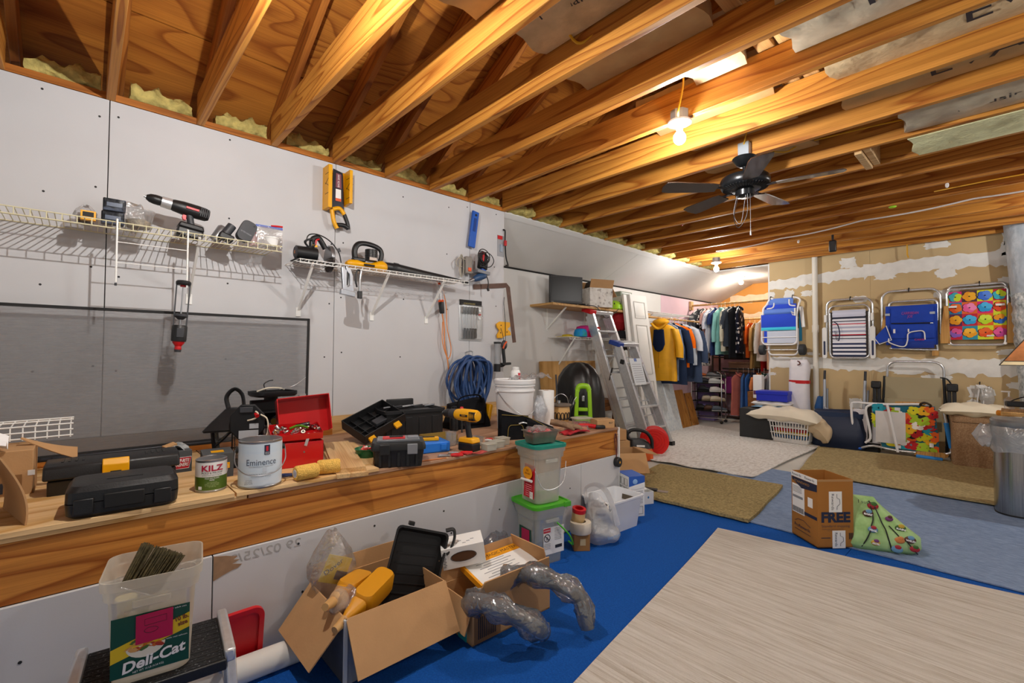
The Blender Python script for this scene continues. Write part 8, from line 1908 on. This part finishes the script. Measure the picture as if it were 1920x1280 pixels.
M().prism([(-.275, .25), (-.235, .24), (-.205, .46), (-.235, .46)], -.06, -.045, 'xz').B('wooden_arm', WAL, c3); M().box((.235, -.05, -.04), (.06, .03, .07)).B('wooden_arm_tip', WAL, c3, bev=.006)
M().box((.0, -.12, .265 - .03), (.014, .004, .04)).B('white_label', WHITE, c3); M().box((-.135, -.12, .23), (.02, .004, .05)).B('white_label', WHITE, c3)
wallhook(c3, .0, .74)
# 4 chair with squares of bold flowers
c4 = thing('beach_chair', 'chair with bold flowers in bright squares and wooden arms hung beside the duct', 'beach chair', (-.265, YW, 1.34), 0, 'beach chairs hung on the tan wall')
M().tube(arch(-.235, .225, .50, .70, .04, -.05), .016, 10).B('top_frame', FRA, c4); M().tube(arch(-.25, .24, .45, .66, .05, -.075), .012, 10).B('inner_frame', FRA, c4); M().tube(ubar(-.235, .215, .015, .12, .04, -.09), .014, 10).B('seat_frame', FRA, c4)
sq_cols = [['#d81e74', '#4a3040', '#d6dc1f', '#c2203a'], ['#2c7fae', '#e26a2a', '#d81e74', '#e0d02a'], ['#5a2a5a', '#c2203a', '#e2621f', '#c9d92a'], ['#c9203a', '#2a8fa8', '#cfd92a', '#e2621f']]
fl_cols = [['#3fa9b8', '#e79a1a', '#3d6fd8', '#3ab0c4'], ['#e5571f', '#ea5fa0', '#2a9fdc', '#e04a22'], ['#e79a1a', '#2a9fdc', '#b8dc2a', '#2a62b8'], ['#8f62c4', '#eba01a', '#e2501c', '#b43a8a']]
fl2 = [['#c8dc2a', '#f0b22a', '#5a8ae6', '#c8dc2a'], ['#ea7a2a', '#f48cc0', '#4ab8ec', '#e0662a'], ['#f0b22a', '#4ab8ec', '#d4ec4a', '#e79a1a'], ['#e25a9a', '#f4ba3a', '#ea6a2a', '#e25a9a']]
FX = [-.232, -.125, .0, .125, .226]; zr = [(.505, .63), (.37, .505), (.23, .37), (.075, .23)]
for r_ in range(4):
 for c in range(4):
  x0, x1 = FX[c], FX[c + 1]; z0, z1 = zr[r_]
  panel(c4, 'fabric_square', x0, x1, z0, z1, -.082, PM('sq_' + sq_cols[r_][c][1:], sq_cols[r_][c], .8), 0, .006, 2)
  cx, cz = (x0 + x1) / 2, (z0 + z1) / 2; sx, sz = min(.054, (x1 - x0) * .48), .052
  dm = M(); fm = M(); fm2 = M()
  for k in range(5):
   a = 1.57 + 2 * PI * k / 5 + r_ * .5 + c * .4
   px_, pz_ = cx + sx * .52 * math.cos(a), cz + sz * .52 * math.sin(a)
   P5 = lambda f, ox=0: [(px_ + ox + sx * .60 * f * math.cos(q * .628), pz_ + sz * .58 * f * math.sin(q * .628)) for q in range(10)]
   dm.prism(P5(1.02, -.007), -.0832 - .0002 * k, -.0826, 'xz'); (fm if k < 3 else fm2).prism(P5(1), -.0848 - .0003 * k, -.084, 'xz')
  dm.prism([(cx + .008 * math.cos(q), cz + .007 * math.sin(q)) for q in range(6)], -.0875, -.0860, 'xz')
  dm.B('flower_shade', PM('flower_dark', '#201622', .8), c4); fm.B('flower_petals', PM('fl_' + fl_cols[r_][c][1:], fl_cols[r_][c], .8), c4); fm2.B('flower_petals', PM('fl_' + fl2[r_][c][1:], fl2[r_][c], .8), c4)
panel(c4, 'side_fabric', -.245, -.225, .1, .6, -.079, PM('sq_d6dc1f', '#d6dc1f'), 0, .006, 2); panel(c4, 'side_fabric', .215, .235, .1, .6, -.079, PM('sq_2c7fae', '#2c7fae'), 0, .006, 2)
for s_ in (-1, 1): M().prism([(s_ * .225, .03), (s_ * .31, .03), (s_ * .305, .20), (s_ * .275, .47), (s_ * .235, .47)], -.125, -.105, 'xz').B('wooden_arm', WAL, c4, bev=.006)
for x in (-.20, .18): M().box((x, -.11, .455), (.07, .012, .022)).B('white_strap', WHITE, c4); M().cyl((x * 1.18, -.106, .03), (x * 1.18, -.088, .03), .014).B('corner_cap', WHITE, c4)
M().box((.10, -.088, .115), (.06, .003, .016)).B('care_label', PM('label_grey', '#d9d9d9', .6), c4)
wallhook(c4, .02, .715)
# items on the floor by the wall, from the closet side on
t = thing('canvas_roll', 'tall white canvas bag with a red strap standing beside the pipe', 'bag', (-2.03, 7.36, 0), 0)
rg = []
for z, w_, d_ in ((0, .22, .14), (.03, .25, .17), (.3, .25, .17), (.55, .24, .17), (.80, .245, .17), (.82, .235, .16), (1.0, .25, .17), (1.08, .24, .13), (1.12, .20, .05)):
 rg.append([V((p.x + .006 * math.sin(21 * z + 9 * p.y), p.y + .006 * math.sin(17 * z + 30 * p.x), z)) for p in rrect(w_, d_, .06, 0, 5)])
CANV = PM('white_canvas', '#e2e0e6', .85, var=.05, vs=10, bump=.25, bs=20); M().loft(rg).B('bag_body', CANV, t, smooth=70)
M().loft([rrect(.25, .175, .062, .79, 5), rrect(.25, .175, .062, .835, 5)], cap=False).B('red_strap', REDP, t); M().tube([(-.01, -.04, 1.10), (.02, -.08, 1.09), (.03, -.085, 1.06), (.0, -.085, 1.045)], .008, 8, n=4).B('drawstring', PM('maroon_cord', '#5e2a22'), t)
t = thing('storage_box', 'lidded bright blue cardboard box on top of the white cushions', 'box', (-2.30, 7.18, .54), 3); M().box((0, 0, .055), (.39, .25, .11)).B('box_body', PM('ultramarine_card', '#1228b8', .5), t, bev=.003); M().box((0, 0, .115), (.405, .265, .045)).B('lid', PM('ultramarine_card', '#1228b8'), t, bev=.003)
PIL = PM('cream_pillow', '#e6ddc8', .9, var=.05, vs=6, bump=.3, bs=9); PILW = PM('white_pillow', '#e8e6e2', .9, bump=.25, bs=9)
def pillow(label, x, y, z, rz, w_, d_, h_, mat, droop=0, tilt=(0, 0)):
 t = thing('pillow', label, 'pillow', (x, y, z), 0, rot=(tilt[0], tilt[1], rz)); r = random.Random(int(w_ * 1000) + int(x * 100)); ph = r.uniform(0, 6)
 for s_, nm in ((1, 'upper_cover'), (-1, 'lower_cover')):
  def fn(u, v):
   a, b_ = 2 * u - 1, 2 * v - 1
   e = max(0, (1 - a ** 4) * (1 - b_ ** 4)) ** .6
   px_ = w_ / 2 * a * (1 - .06 * (1 - a * a) * 0 - .07 * (1 - abs(b_)) ** 2 * (abs(a) > .8)); py_ = d_ / 2 * b_ * (1 - .08 * (1 - abs(a)) ** 2 * (abs(b_) > .8))
   return V((px_, py_, s_ * h_ / 2 * e * (1 + .1 * math.sin(7 * a + ph) * math.sin(5 * b_)) + .012 * math.sin(9 * a + 3 * b_ + ph) * e - droop * a * a * (1 if a > 0 else .35) - droop * .3 * b_ * b_))
  M().grid(fn, 24, 16).B(nm, mat, t, smooth=80)
 return t
bk = thing('storage_box', 'black open sided box on the floor under the cream pillow', 'box', (-2.46, 7.05, .028), 4); M().box((0, 0, .2), (.42, .30, .40)).B('box_body', BLACKM, bk, bev=.004); M().box((0, -.1505, .2), (.40, .002, .38)).B('front_panel', PM('charcoal_card', '#2a2b2d', .7), bk)
pillow('thin white cushion under the blue box', -2.32, 7.22, .50, 2, .50, .34, .09, PILW); pillow('pale blue cushion under the thin white one', -2.34, 7.22, .45, 2, .46, .34, .05, PM('pale_blue_cushion', '#8fb6d4', .9))
lb_ = thing('laundry_basket', 'white slotted laundry basket of coloured clothes under the cream pillow', 'basket', (-2.02, 7.02, .028), -3)
bw2, bd2, bh2 = .50, .34, .29
PLW = PM('basket_white', '#e4e2de', .45)
M().loft([rrect(bw2 + .03, bd2 + .03, .05, bh2 - .03, 5), rrect(bw2 + .04, bd2 + .04, .05, bh2, 5), rrect(bw2, bd2, .04, bh2, 5), rrect(bw2, bd2, .04, bh2 - .03, 5)], cap=False).B('rim', PLW, lb_); M().loft([rrect(.42, .28, .04, 0, 5), rrect(.435, .295, .04, .05, 5)]).B('base', PLW, lb_)
for s_ in (-1, 1):
 for k in range(14):
  x = -.20 + .031 * k; M().beam((x, s_ * .147, .03), (x * 1.14, s_ * .170, bh2 - .02), .012, .004, (0, 1, 0)).B('side_slat', PLW, lb_)
 for k in range(8):
  y = -.11 + .031 * k; M().beam((s_ * .217, y, .03), (s_ * .25, y * 1.16, bh2 - .02), .004, .012, (0, 1, 0)).B('end_slat', PLW, lb_)
 for z in (.12, .20): M().beam((-.225, s_ * (.150 + .09 * z), z), (.225, s_ * (.150 + .09 * z), z), .004, .012, (0, 0, 1)).B('side_band', PLW, lb_)
o = thing('folded_clothes', 'red, yellow and blue clothes packed inside the laundry basket', 'clothes', (-2.02, 7.02, .08), -3)
for i, (z, c) in enumerate(((.0, '#2f5f8f'), (.045, '#d0b52a'), (.085, '#b8172a'), (.13, '#c9c3ba'), (.16, '#8e8f96'))): M().box((.01 * (i % 2), 0, z + .022), (.40 - .01 * i, .265, .042)).B('folded_layer', PM('laundry_' + c[1:], c, .9, var=.3, vs=14), o, bev=.014)
pillow('big cream pillow lying across the black box and the laundry basket', -2.08, 6.98, .395, -4, .86, .50, .17, PIL, .05)
pillow('beige cushion slumped over the far end of the laundry basket', -1.70, 7.02, .24, 6, .34, .34, .22, PM('beige_cushion', '#cbb695', .9, bump=.3, bs=9), .05, (0, 38))
t = thing('document_box', 'white printed carton behind the blue box at the closet corner', 'box', (-2.58, 7.40, .545), 0); M().box((0, 0, .17), (.12, .10, .34)).B('carton', PAPER, t, bev=.002); M().box((0, -.051, .08), (.11, .002, .06)).B('print', PM('plum_print', '#6a3f68', .6), t)
t = thing('wicker_basket', 'brown basket half hidden behind the blue box', 'basket', (-2.68, 7.62, .0), 0); M().loft([rrect(.20, .2, .03, 0, 3), rrect(.22, .22, .03, .62, 3)]).B('basket_body', PM('rattan_brown', '#8e5a28', .8, var=.3, vs=40, bump=.6), t)
t = thing('chair_bag', 'navy canvas bag of folded things slumped by the folding chair', 'bag', (-1.52, 7.12, 0), 0)
rg = []
for z, w_, d_ in ((.0, .52, .26), (.04, .56, .32), (.20, .56, .30), (.36, .54, .24), (.46, .52, .16), (.49, .50, .10)): rg.append([V((p.x + .014 * math.sin(12 * z + 14 * p.y), p.y + .014 * math.sin(16 * p.x + 9 * z), z + .012 * math.sin(9 * p.x) * (z > .3))) for p in rrect(w_, d_, .09, 0, 6)])
M().loft(rg).B('bag_body', PM('navy_nylon', '#14233f', .5, bump=.45, bs=8), t, smooth=70); M().loft([rrect(.53, .19, .07, .40, 6), rrect(.535, .20, .07, .46, 6)], cap=False).B('top_hem', PM('navy_hem', '#1b3154', .6), t)
t = thing('camp_chair', 'folded camp chair with pale tube legs and dark tips in the navy bag', 'camp chair', (-1.52, 7.28, 0), 0)
for x0, x1 in ((-.20, -.205), (.21, .235)):
 M().cyl((x0, 0, .10), (x1, .05, .86), .018).B('tube_leg', PM('pale_tube', '#b9bfc8', .35, .5), t); M().cyl((x1, .05, .86), (x1 + .004, .052, .98), .015).B('dark_tip', DGREY, t); M().cyl((x0 + .03, .01, .12), (x1 + .03, .05, .74), .012).B('brace', PM('grey_tube', '#8b929c', .4, .5), t)
M().tube([(-.20, -.01, .50), (-.15, -.05, .47), (0, -.07, .465), (.14, -.05, .47), (.19, -.01, .50)], .012, 8, n=4).B('cross_tube', PM('pale_tube', '#b9bfc8'), t)
t = thing('blue_bag', 'blue bag wedged between the white pipe and the camp chair', 'bag', (-1.795, 7.40, .28), 0); bagshape(M(), .13, .10, .34, 61, 10, .5, .1).B('bag_body', PM('mid_blue_nylon', '#1f5591', .6), t)
bx_ = thing('carton', 'dark carton standing low behind the white framed chair', 'box', (-1.25, 7.16, 0), 0); M().box((0, 0, .06), (.25, .16, .12)).B('carton_body', BLACKM, bx_)
t = thing('white_board', 'white carton printed with a black round shape', 'carton', (-1.22, 7.06, .12), 0, rot=(-5, 0, 0)); M().box((0, .0, .20), (.30, .05, .40)).B('carton_body', PM('glossy_white_card', '#e8e5ea', .35), t, bev=.01)
M().prism([(-.07 + .06 * math.cos(q * .4), .10 + .06 * math.sin(q * .4)) for q in range(16)], -.0265, -.0255, 'xz').B('printed_disc', INK, t); M().box((-.065, -.026, .155), (.05, .001, .06)).B('printed_neck', INK, t); M().box((.06, -.026, .30), (.10, .001, .12)).B('grey_print', PM('print_greige', '#b9b6aa', .6), t)
for k in range(7): M().box((.05, -.027, .255 + .014 * k), (.06, .001, .004)).B('printed_line', GREYINK, t)
# beige folding chair against the wall
c5 = thing('folding_chair', 'beige canvas folding chair with black plastic arms standing against the wall', 'folding chair', (-.82, 7.34, 0), 0)
BEI = PM('beige_sling', '#a99c7c', .85, bump=.12, bs=160)
M().tube(arch(-.25, .27, .45, 1.11, .10, .05), .014, 10).B('frame_arch', FRA, c5); panel(c5, 'back_sling', -.27, .25, .66, .92, -.01, BEI, .012, .006); panel(c5, 'seat_sling', -.27, .25, .30, .66, -.03, BEI, -.02, .006)
for s_ in (-1, 1):
 M().tube([(s_ * .29, -.02, .12), (s_ * .285, -.01, .60), (s_ * .27, .0, .93)], .014, 10).B('side_frame', BLACKP, c5)
 M().box((s_ * .345, -.07, .82), (.10, .06, .09)).B('arm_end', BLACKP, c5, bev=.015)
 for dx in (-.022, .02): M().box((s_ * .34 + dx, -.05, .50), (.036, .045, .66)).B('arm_leg', BLACKP, c5, bev=.008)
 M().box((s_ * .335, -.055, .62), (.10, .03, .04)).B('arm_clamp', BLACKP, c5, bev=.006); M().cyl((s_ * .29, -.02, .02), (s_ * .29, -.02, .14), .018).B('foot', BLACKP, c5)
M().tube([(.24, .0, .93), (.30, .02, .91), (.34, .02, .84)], .008, 8, n=4).B('arm_link', BLACKP, c5)
# floral chair on its side
c6 = thing('folding_chair', 'white tubed folding chair with tropical print lying on its side', 'folding chair', (-.90, 7.02, .028), 0)
M().tube([(-.40, -.02, .04), (-.44, -.02, .12), (-.47, -.02, .52), (-.42, -.02, .575), (-.30, -.02, .575), (.05, -.02, .585), (.25, -.02, .60)], .013, 10, n=3).B('outer_tube', FRW, c6)
M().tube([(-.33, -.05, .10), (-.28, -.05, .16), (-.29, -.05, .30), (-.32, -.05, .50), (-.27, -.05, .56), (-.16, -.05, .575), (.10, -.05, .60), (.20, -.05, .605)], .013, 10, n=3).B('back_tube', FRW, c6)
M().tube([(-.11, -.085, .58), (-.08, -.085, .40), (-.02, -.085, .04)], .013, 10).B('cross_tube', FRW, c6)
M().tube([(-.38, -.03, .03), (-.25, -.05, .075), (-.05, -.06, .055), (.20, -.05, .06), (.38, -.05, .07)], .013, 10, n=3).B('ground_tube', FRA, c6)
M().tube([(.33, -.05, .56), (.37, -.05, .54), (.39, -.05, .44), (.43, -.05, .14), (.41, -.05, .09), (.36, -.05, .075)], .014, 10, n=3).B('end_tube', FRA, c6)
M().cyl((.39, -.055, .42), (.43, -.055, .15), .022).B('blue_grip', PM('foam_blue', '#1f7ac4', .6), c6); M().cyl((.14, -.08, .02), (.36, -.08, .015), .022).B('blue_grip', PM('foam_blue', '#1f7ac4'), c6); M().ball((-.40, -.03, .025), (.035, .03, .022), 12, 6).B('blue_foot', PM('foot_blue', '#0f5fd0', .4), c6)
M().prism([(.12, .035), (.34, .025), (.40, .045), (.41, .075), (.36, .09), (.14, .075)], -.075, -.06, 'xz').B('wooden_arm', WAL, c6); M().prism([(-.05, .585), (.22, .60), (.24, .63), (-.04, .62)], -.045, -.03, 'xz').B('wooden_arm', WAL, c6)
TROP = [('#e8621a', '#e8b01a'), ('#b91a22', '#d9d21f'), ('#1f9ab0', '#5fc4d0'), ('#3f8f2a', '#a8c82a')]
PX = [(-.27, .56), (.30, .59), (.335, .065), (-.17, .075)]
P0 = [V((p[0], -.045, p[1])) for p in PX]
def onf(u, v, o=0): q = (P0[3] * (1 - u) + P0[2] * u) * (1 - v) + (P0[0] * (1 - u) + P0[1] * u) * v; q.y -= o; return q
M().grid(lambda u, v: onf(u, v), 6, 6, .006).B('print_fabric', PM('tropic_base', '#1c6f86', .8), c6)
rr = random.Random(21); TC = [PM('tropic_' + c[1:], c, .8) for p in TROP for c in p] + [PM('tropic_black', '#141814', .8), PM('tropic_white', '#f0ece4', .8)]
for k in range(64):
 u, v = (k * .6180 + rr.uniform(-.03, .03)) % 1 * .94 + .03, (k / 64 * 1.0 + rr.uniform(-.04, .04)) % 1 * .92 + .04; c = onf(u, v, .0075 + .00022 * k); s_ = rr.uniform(.04, .065); kind = k % 3; a0 = rr.uniform(0, 6)
 cl_ = TC[[0, 2, 1, 7, 4, 3, 7, 0, 8, 2, 3, 7, 9, 2][k % 14]]
 m = M()
 if kind < 2:
  for q in range(5):
   a = a0 + q * 1.257; cx, cz = c.x + s_ * .6 * math.cos(a), c.z + s_ * .6 * math.sin(a)
   m._add([V((min(max(cx + s_ * .55 * math.cos(j * .785), -.27), .33), c.y - .00004 * q, min(max(cz + s_ * .42 * math.sin(j * .785), .08), .585))) for j in range(8)], [tuple(range(8))])
 else:
  for q in range(4):
   a = a0 + (q - 1.5) * .45; tip = V((c.x + 1.7 * s_ * math.cos(a), c.y, c.z + 1.7 * s_ * math.sin(a))); sd = V((-math.sin(a), 0, math.cos(a))) * s_ * .28; md = c.lerp(tip, .5)
   m._add([V((min(max(p.x, -.27), .33), p.y - .00004 * q, min(max(p.z, .08), .585))) for p in (c, md + sd, tip, md - sd)], [(0, 1, 2, 3)])
 m.B('printed_flower' if kind < 2 else 'printed_leaf', cl_, c6, fix=False, smooth=0)
panel(c6, 'white_pocket', -.225, .05, .13, .50, -.066, PM('white_mesh', '#d5d3d2', .7, var=.06, vs=8), -.012, .003); panel(c6, 'dark_edge', -.31, -.265, .11, .55, -.03, BLACKM, 0, .004, 3)
for z in (.535, .10): M().box((-.02, -.066, z), (.05, .006, .035)).B('strap_end', PM('strap_white', '#dedede', .5), c6)
M().tube([(.18, -.06, .60), (.22, -.09, .63), (.27, -.07, .60), (.24, -.05, .57)], .012, 8, closed=True, n=4).B('leather_strap', PM('dark_leather', '#33241a', .6), c6); M().box((.27, -.0745, .16), (.035, .002, .045)).B('care_label', PAPER, c6)
# ottoman with pillow
t = thing('storage_ottoman', 'brown woven storage ottoman under the flat cream pillow', 'ottoman', (-.27, 6.98, .028), 8)
WEAVE = STREAK('brown_weave', ['#8a6a4e', '#9c7c5c', '#ae8e6e'], (1, 1, 1), 90, .9, .35, 140, 2); M().loft([rrect(.40, .38, .05, 0, 5), rrect(.41, .39, .05, .02, 5), rrect(.41, .39, .05, .455, 5)]).B('body', WEAVE, t); M().loft([rrect(.415, .395, .05, .46, 5), rrect(.42, .40, .05, .47, 5), rrect(.415, .395, .05, .515, 5), rrect(.39, .37, .05, .53, 5)]).B('lid', WEAVE, t)
pillow('flat cream pillow lying on the brown ottoman', -.26, 6.94, .615, 6, .60, .42, .13, PM('ivory_pillow', '#e8dfc6', .9, bump=.3, bs=8), .03)
# cords and net on the wall
t = thing('hanging_net', 'white cords and a clear bag hanging from a hook on the tan wall', 'net', (-.26, YW, .90), 0)
M().tube([(0, 0, .03), (0, -.04, .03), (0, -.05, 0)], .006, 8).B('hook', BLACKM, t); M().tube([(0, -.05, 0), (-.02, -.05, -.15), (-.03, -.05, -.33)], .008, 8).B('cord', WHITE, t); M().tube([(.01, -.05, 0), (.03, -.05, -.16), (.02, -.05, -.33)], .007, 8).B('cord', WHITE, t)
for k in range(6): M().tube([(-.03 + .012 * k, -.05, .0), (.0 + .014 * k, -.07, -.03), (.03, -.06, -.05 + .01 * k)], .006, 6, n=3).B('gathered_cord', WHITE, t)
bagshape(M(Matrix.Translation((.06, -.04, -.30))), .12, .05, .28, 71, 10, .5, .15).B('clear_bag', BAGM, t); M().ball((-.03, -.05, -.36), (.04, .03, .03), 12, 6).B('red_white_clip', PM('plum_plastic', '#8c3a5a', .5), t)
# side table with lamp, behind the steel bin
tb2 = thing('side_table', 'small pale side table behind the steel bin, carrying the lamp', 'table', (.18, 6.05, .028), 0); M().box((0, 0, .66), (.52, .46, .03)).B('table_top', PINEL, tb2, bev=.003)
for x in (-.23, .23):
 for y in (-.2, .2): M().box((x, y, .325), (.04, .04, .65)).B('leg', PINEL, tb2)
lp = thing('table_lamp', 'stained glass lamp with an orange column on the side table', 'lamp', (.17, 6.05, .7055), 0)
AMB = PM('amber_column', '#d8831c', .35); M().box((0, 0, .02), (.18, .18, .04)).B('lamp_base', AMB, lp, bev=.005); M().box((0, 0, .21), (.06, .06, .36)).B('column', AMB, lp, bev=.004)
GL1 = PM('glass_rust', '#b8784a', .3, var=.3, vs=14); GL2 = PM('glass_cream', '#ead9ae', .3, var=.1, vs=10); LEAD = PM('lead_came', '#4a443c', .5, .5)
b0, b1, z0, z1, zm = .25, .06, .40, .68, .435
for k in range(4):
 X4 = Matrix.Rotation(k * PI / 2, 4, 'Z'); bm0 = b0 - (b0 - b1) * (zm - z0) / (z1 - z0)
 q = lambda f, b_, z_: V((f * b_, -b_, z_))
 M(X4)._add([q(-1, b0, z0), q(1, b0, z0), q(1, bm0, zm), q(-1, bm0, zm)], [(0, 1, 2, 3)]).B('glass_band', GL2, lp, fix=False)
 for (f0, f1), g in (((-1, -.25), GL1), ((-.25, .25), GL2), ((.25, 1), GL1)): M(X4)._add([q(f0, bm0, zm), q(f1, bm0, zm), q(f1, b1, z1), q(f0, b1, z1)], [(0, 1, 2, 3)]).B('glass_panel', g, lp, fix=False)
 m = M(X4)
 for a, b_ in ((q(-1, b0, z0), q(1, b0, z0)), (q(-1, bm0, zm), q(1, bm0, zm)), (q(-1, b0, z0), q(-1, b1, z1)), (q(-.25, bm0, zm), q(-.25, b1, z1)), (q(.25, bm0, zm), q(.25, b1, z1))): m.beam(a, b_, .006, .006)
 m.B('lead_came', LEAD, lp)
M().cyl((0, 0, .38), (0, 0, .69), .008).B('stem', LEAD, lp); M().box((0, 0, .685), (.125, .125, .012)).B('shade_cap', LEAD, lp)
for k, (x, y, z, lb) in enumerate(((-.03, 5.98, .7055, 'folded orange cloth on the side table'),)):
 tag(M().box((x, y, z + .02), (.16, .12, .04)).B('orange_cloth', PM('orange_cloth', '#dd8a1a', .8, bump=.2), bev=.012), lb, 'cloth')
t = thing('power_adapter', 'black power adapter block on the folded orange cloth', 'adapter', (.03, 5.97, .747), 10); M().box((0, 0, .02), (.16, .09, .045)).B('adapter_body', BLACKP, t, bev=.008); M().box((.10, -.03, .0), (.05, .05, .07)).B('plug', BLACKP, t, bev=.008)
cable('power_cable', 'thin black cord rising from the power adapter', [(-.03, 5.95, .79), (-.02, 5.98, .83), (.05, 6.0, .87), (.14, 6.02, .89)], .005, BLACKP)
t = thing('soap_pump', 'clear pump bottle on the side table', 'bottle', (-.03, 6.16, .7055), 0); M().lathe([(.001, 0), (.032, 0), (.034, .01), (.034, .085), (.014, .105), (.012, .115)], 20).B('bottle_body', TUBC, t); M().cyl((0, 0, .11), (0, 0, .15), .006).B('pump_stem', WHITE, t); M().box((-.02, 0, .155), (.06, .016, .012)).B('pump_head', WHITE, t, bev=.003)
# steel bin
tc = thing('trash_can', 'brushed steel trash can with a clear liner bag at the right edge', 'trash can', (.12, 5.20, .0), 4)
SST = STREAK('brushed_steel', ['#8f9092', '#a9aaab', '#bcbdbd'], (60, 60, .6), 4, .24, .04, 300, 3, bstretch=(60, 60, .5)); SST.node_tree.nodes['Principled BSDF'].inputs['Metallic'].default_value = 1.0
M().loft([rrect(.47, .32, .11, z, 8) for z in (.02, .62)]).B('steel_body', SST, tc); M().loft([rrect(.475, .325, .11, 0, 8), rrect(.475, .325, .11, .022, 8)]).B('base_ring', BLACKP, tc)
M().loft([rrect(.49, .34, .11, .66, 8), rrect(.50, .35, .11, .67, 8), rrect(.50, .35, .11, .70, 8), rrect(.47, .32, .10, .715, 8)]).B('lid', PM('satin_grey', '#8d8f90', .35, .7), tc)
rg = []
for i, z in enumerate((.665, .63, .56, .50, .47)): rg.append([V((p.x * (1 + .03 * math.sin(3 * i)) + .008 * math.sin(40 * p.y + 3 * i), p.y * (1.04 if i else 1) + .008 * math.sin(37 * p.x + 5 * i), z + .02 * math.sin(9 * p.x + 2) * (i > 2))) for p in rrect(.50, .35, .11, 0, 8)])
LIN = CLEAR('liner_film', '#eceff1', .42, .2, .22, .8, 18); M().loft(rg, cap=False).B('liner_bag', LIN, tc, smooth=70); bagshape(M(Matrix.Translation((-.28, -.04, .50))), .13, .10, .16, 81, 10, .5, .25).B('liner_knot', LIN, tc)
cable('power_cable', 'black cord curling over the brown rug beside the steel bin', [(-.13, 5.62, .035), (-.22, 5.95, .16) if False else (-.20, 5.80, .033), (-.24, 6.05, .033), (-.33, 5.82, .033), (-.36, 5.70, .033), (-.22, 5.60, .033), (-.12, 5.52, .033)], .006, BLACKP)
# ---------------------------------------------------------------- settle what stands beyond the ledge on the rising floor
for o in list(COL.objects):
 if o.parent is None and 'category' in o and o.location.y > 3.2 and o.location.z < .80 and o.location.length > 1 and 'rug' not in o.name and 'mat' not in o.name:
  o.location.z += fz(o.location.y)
for n_ in ('step_ladder', 'step_ladder.001', 'spray_wand'): bpy.data.objects[n_].location.z += .035
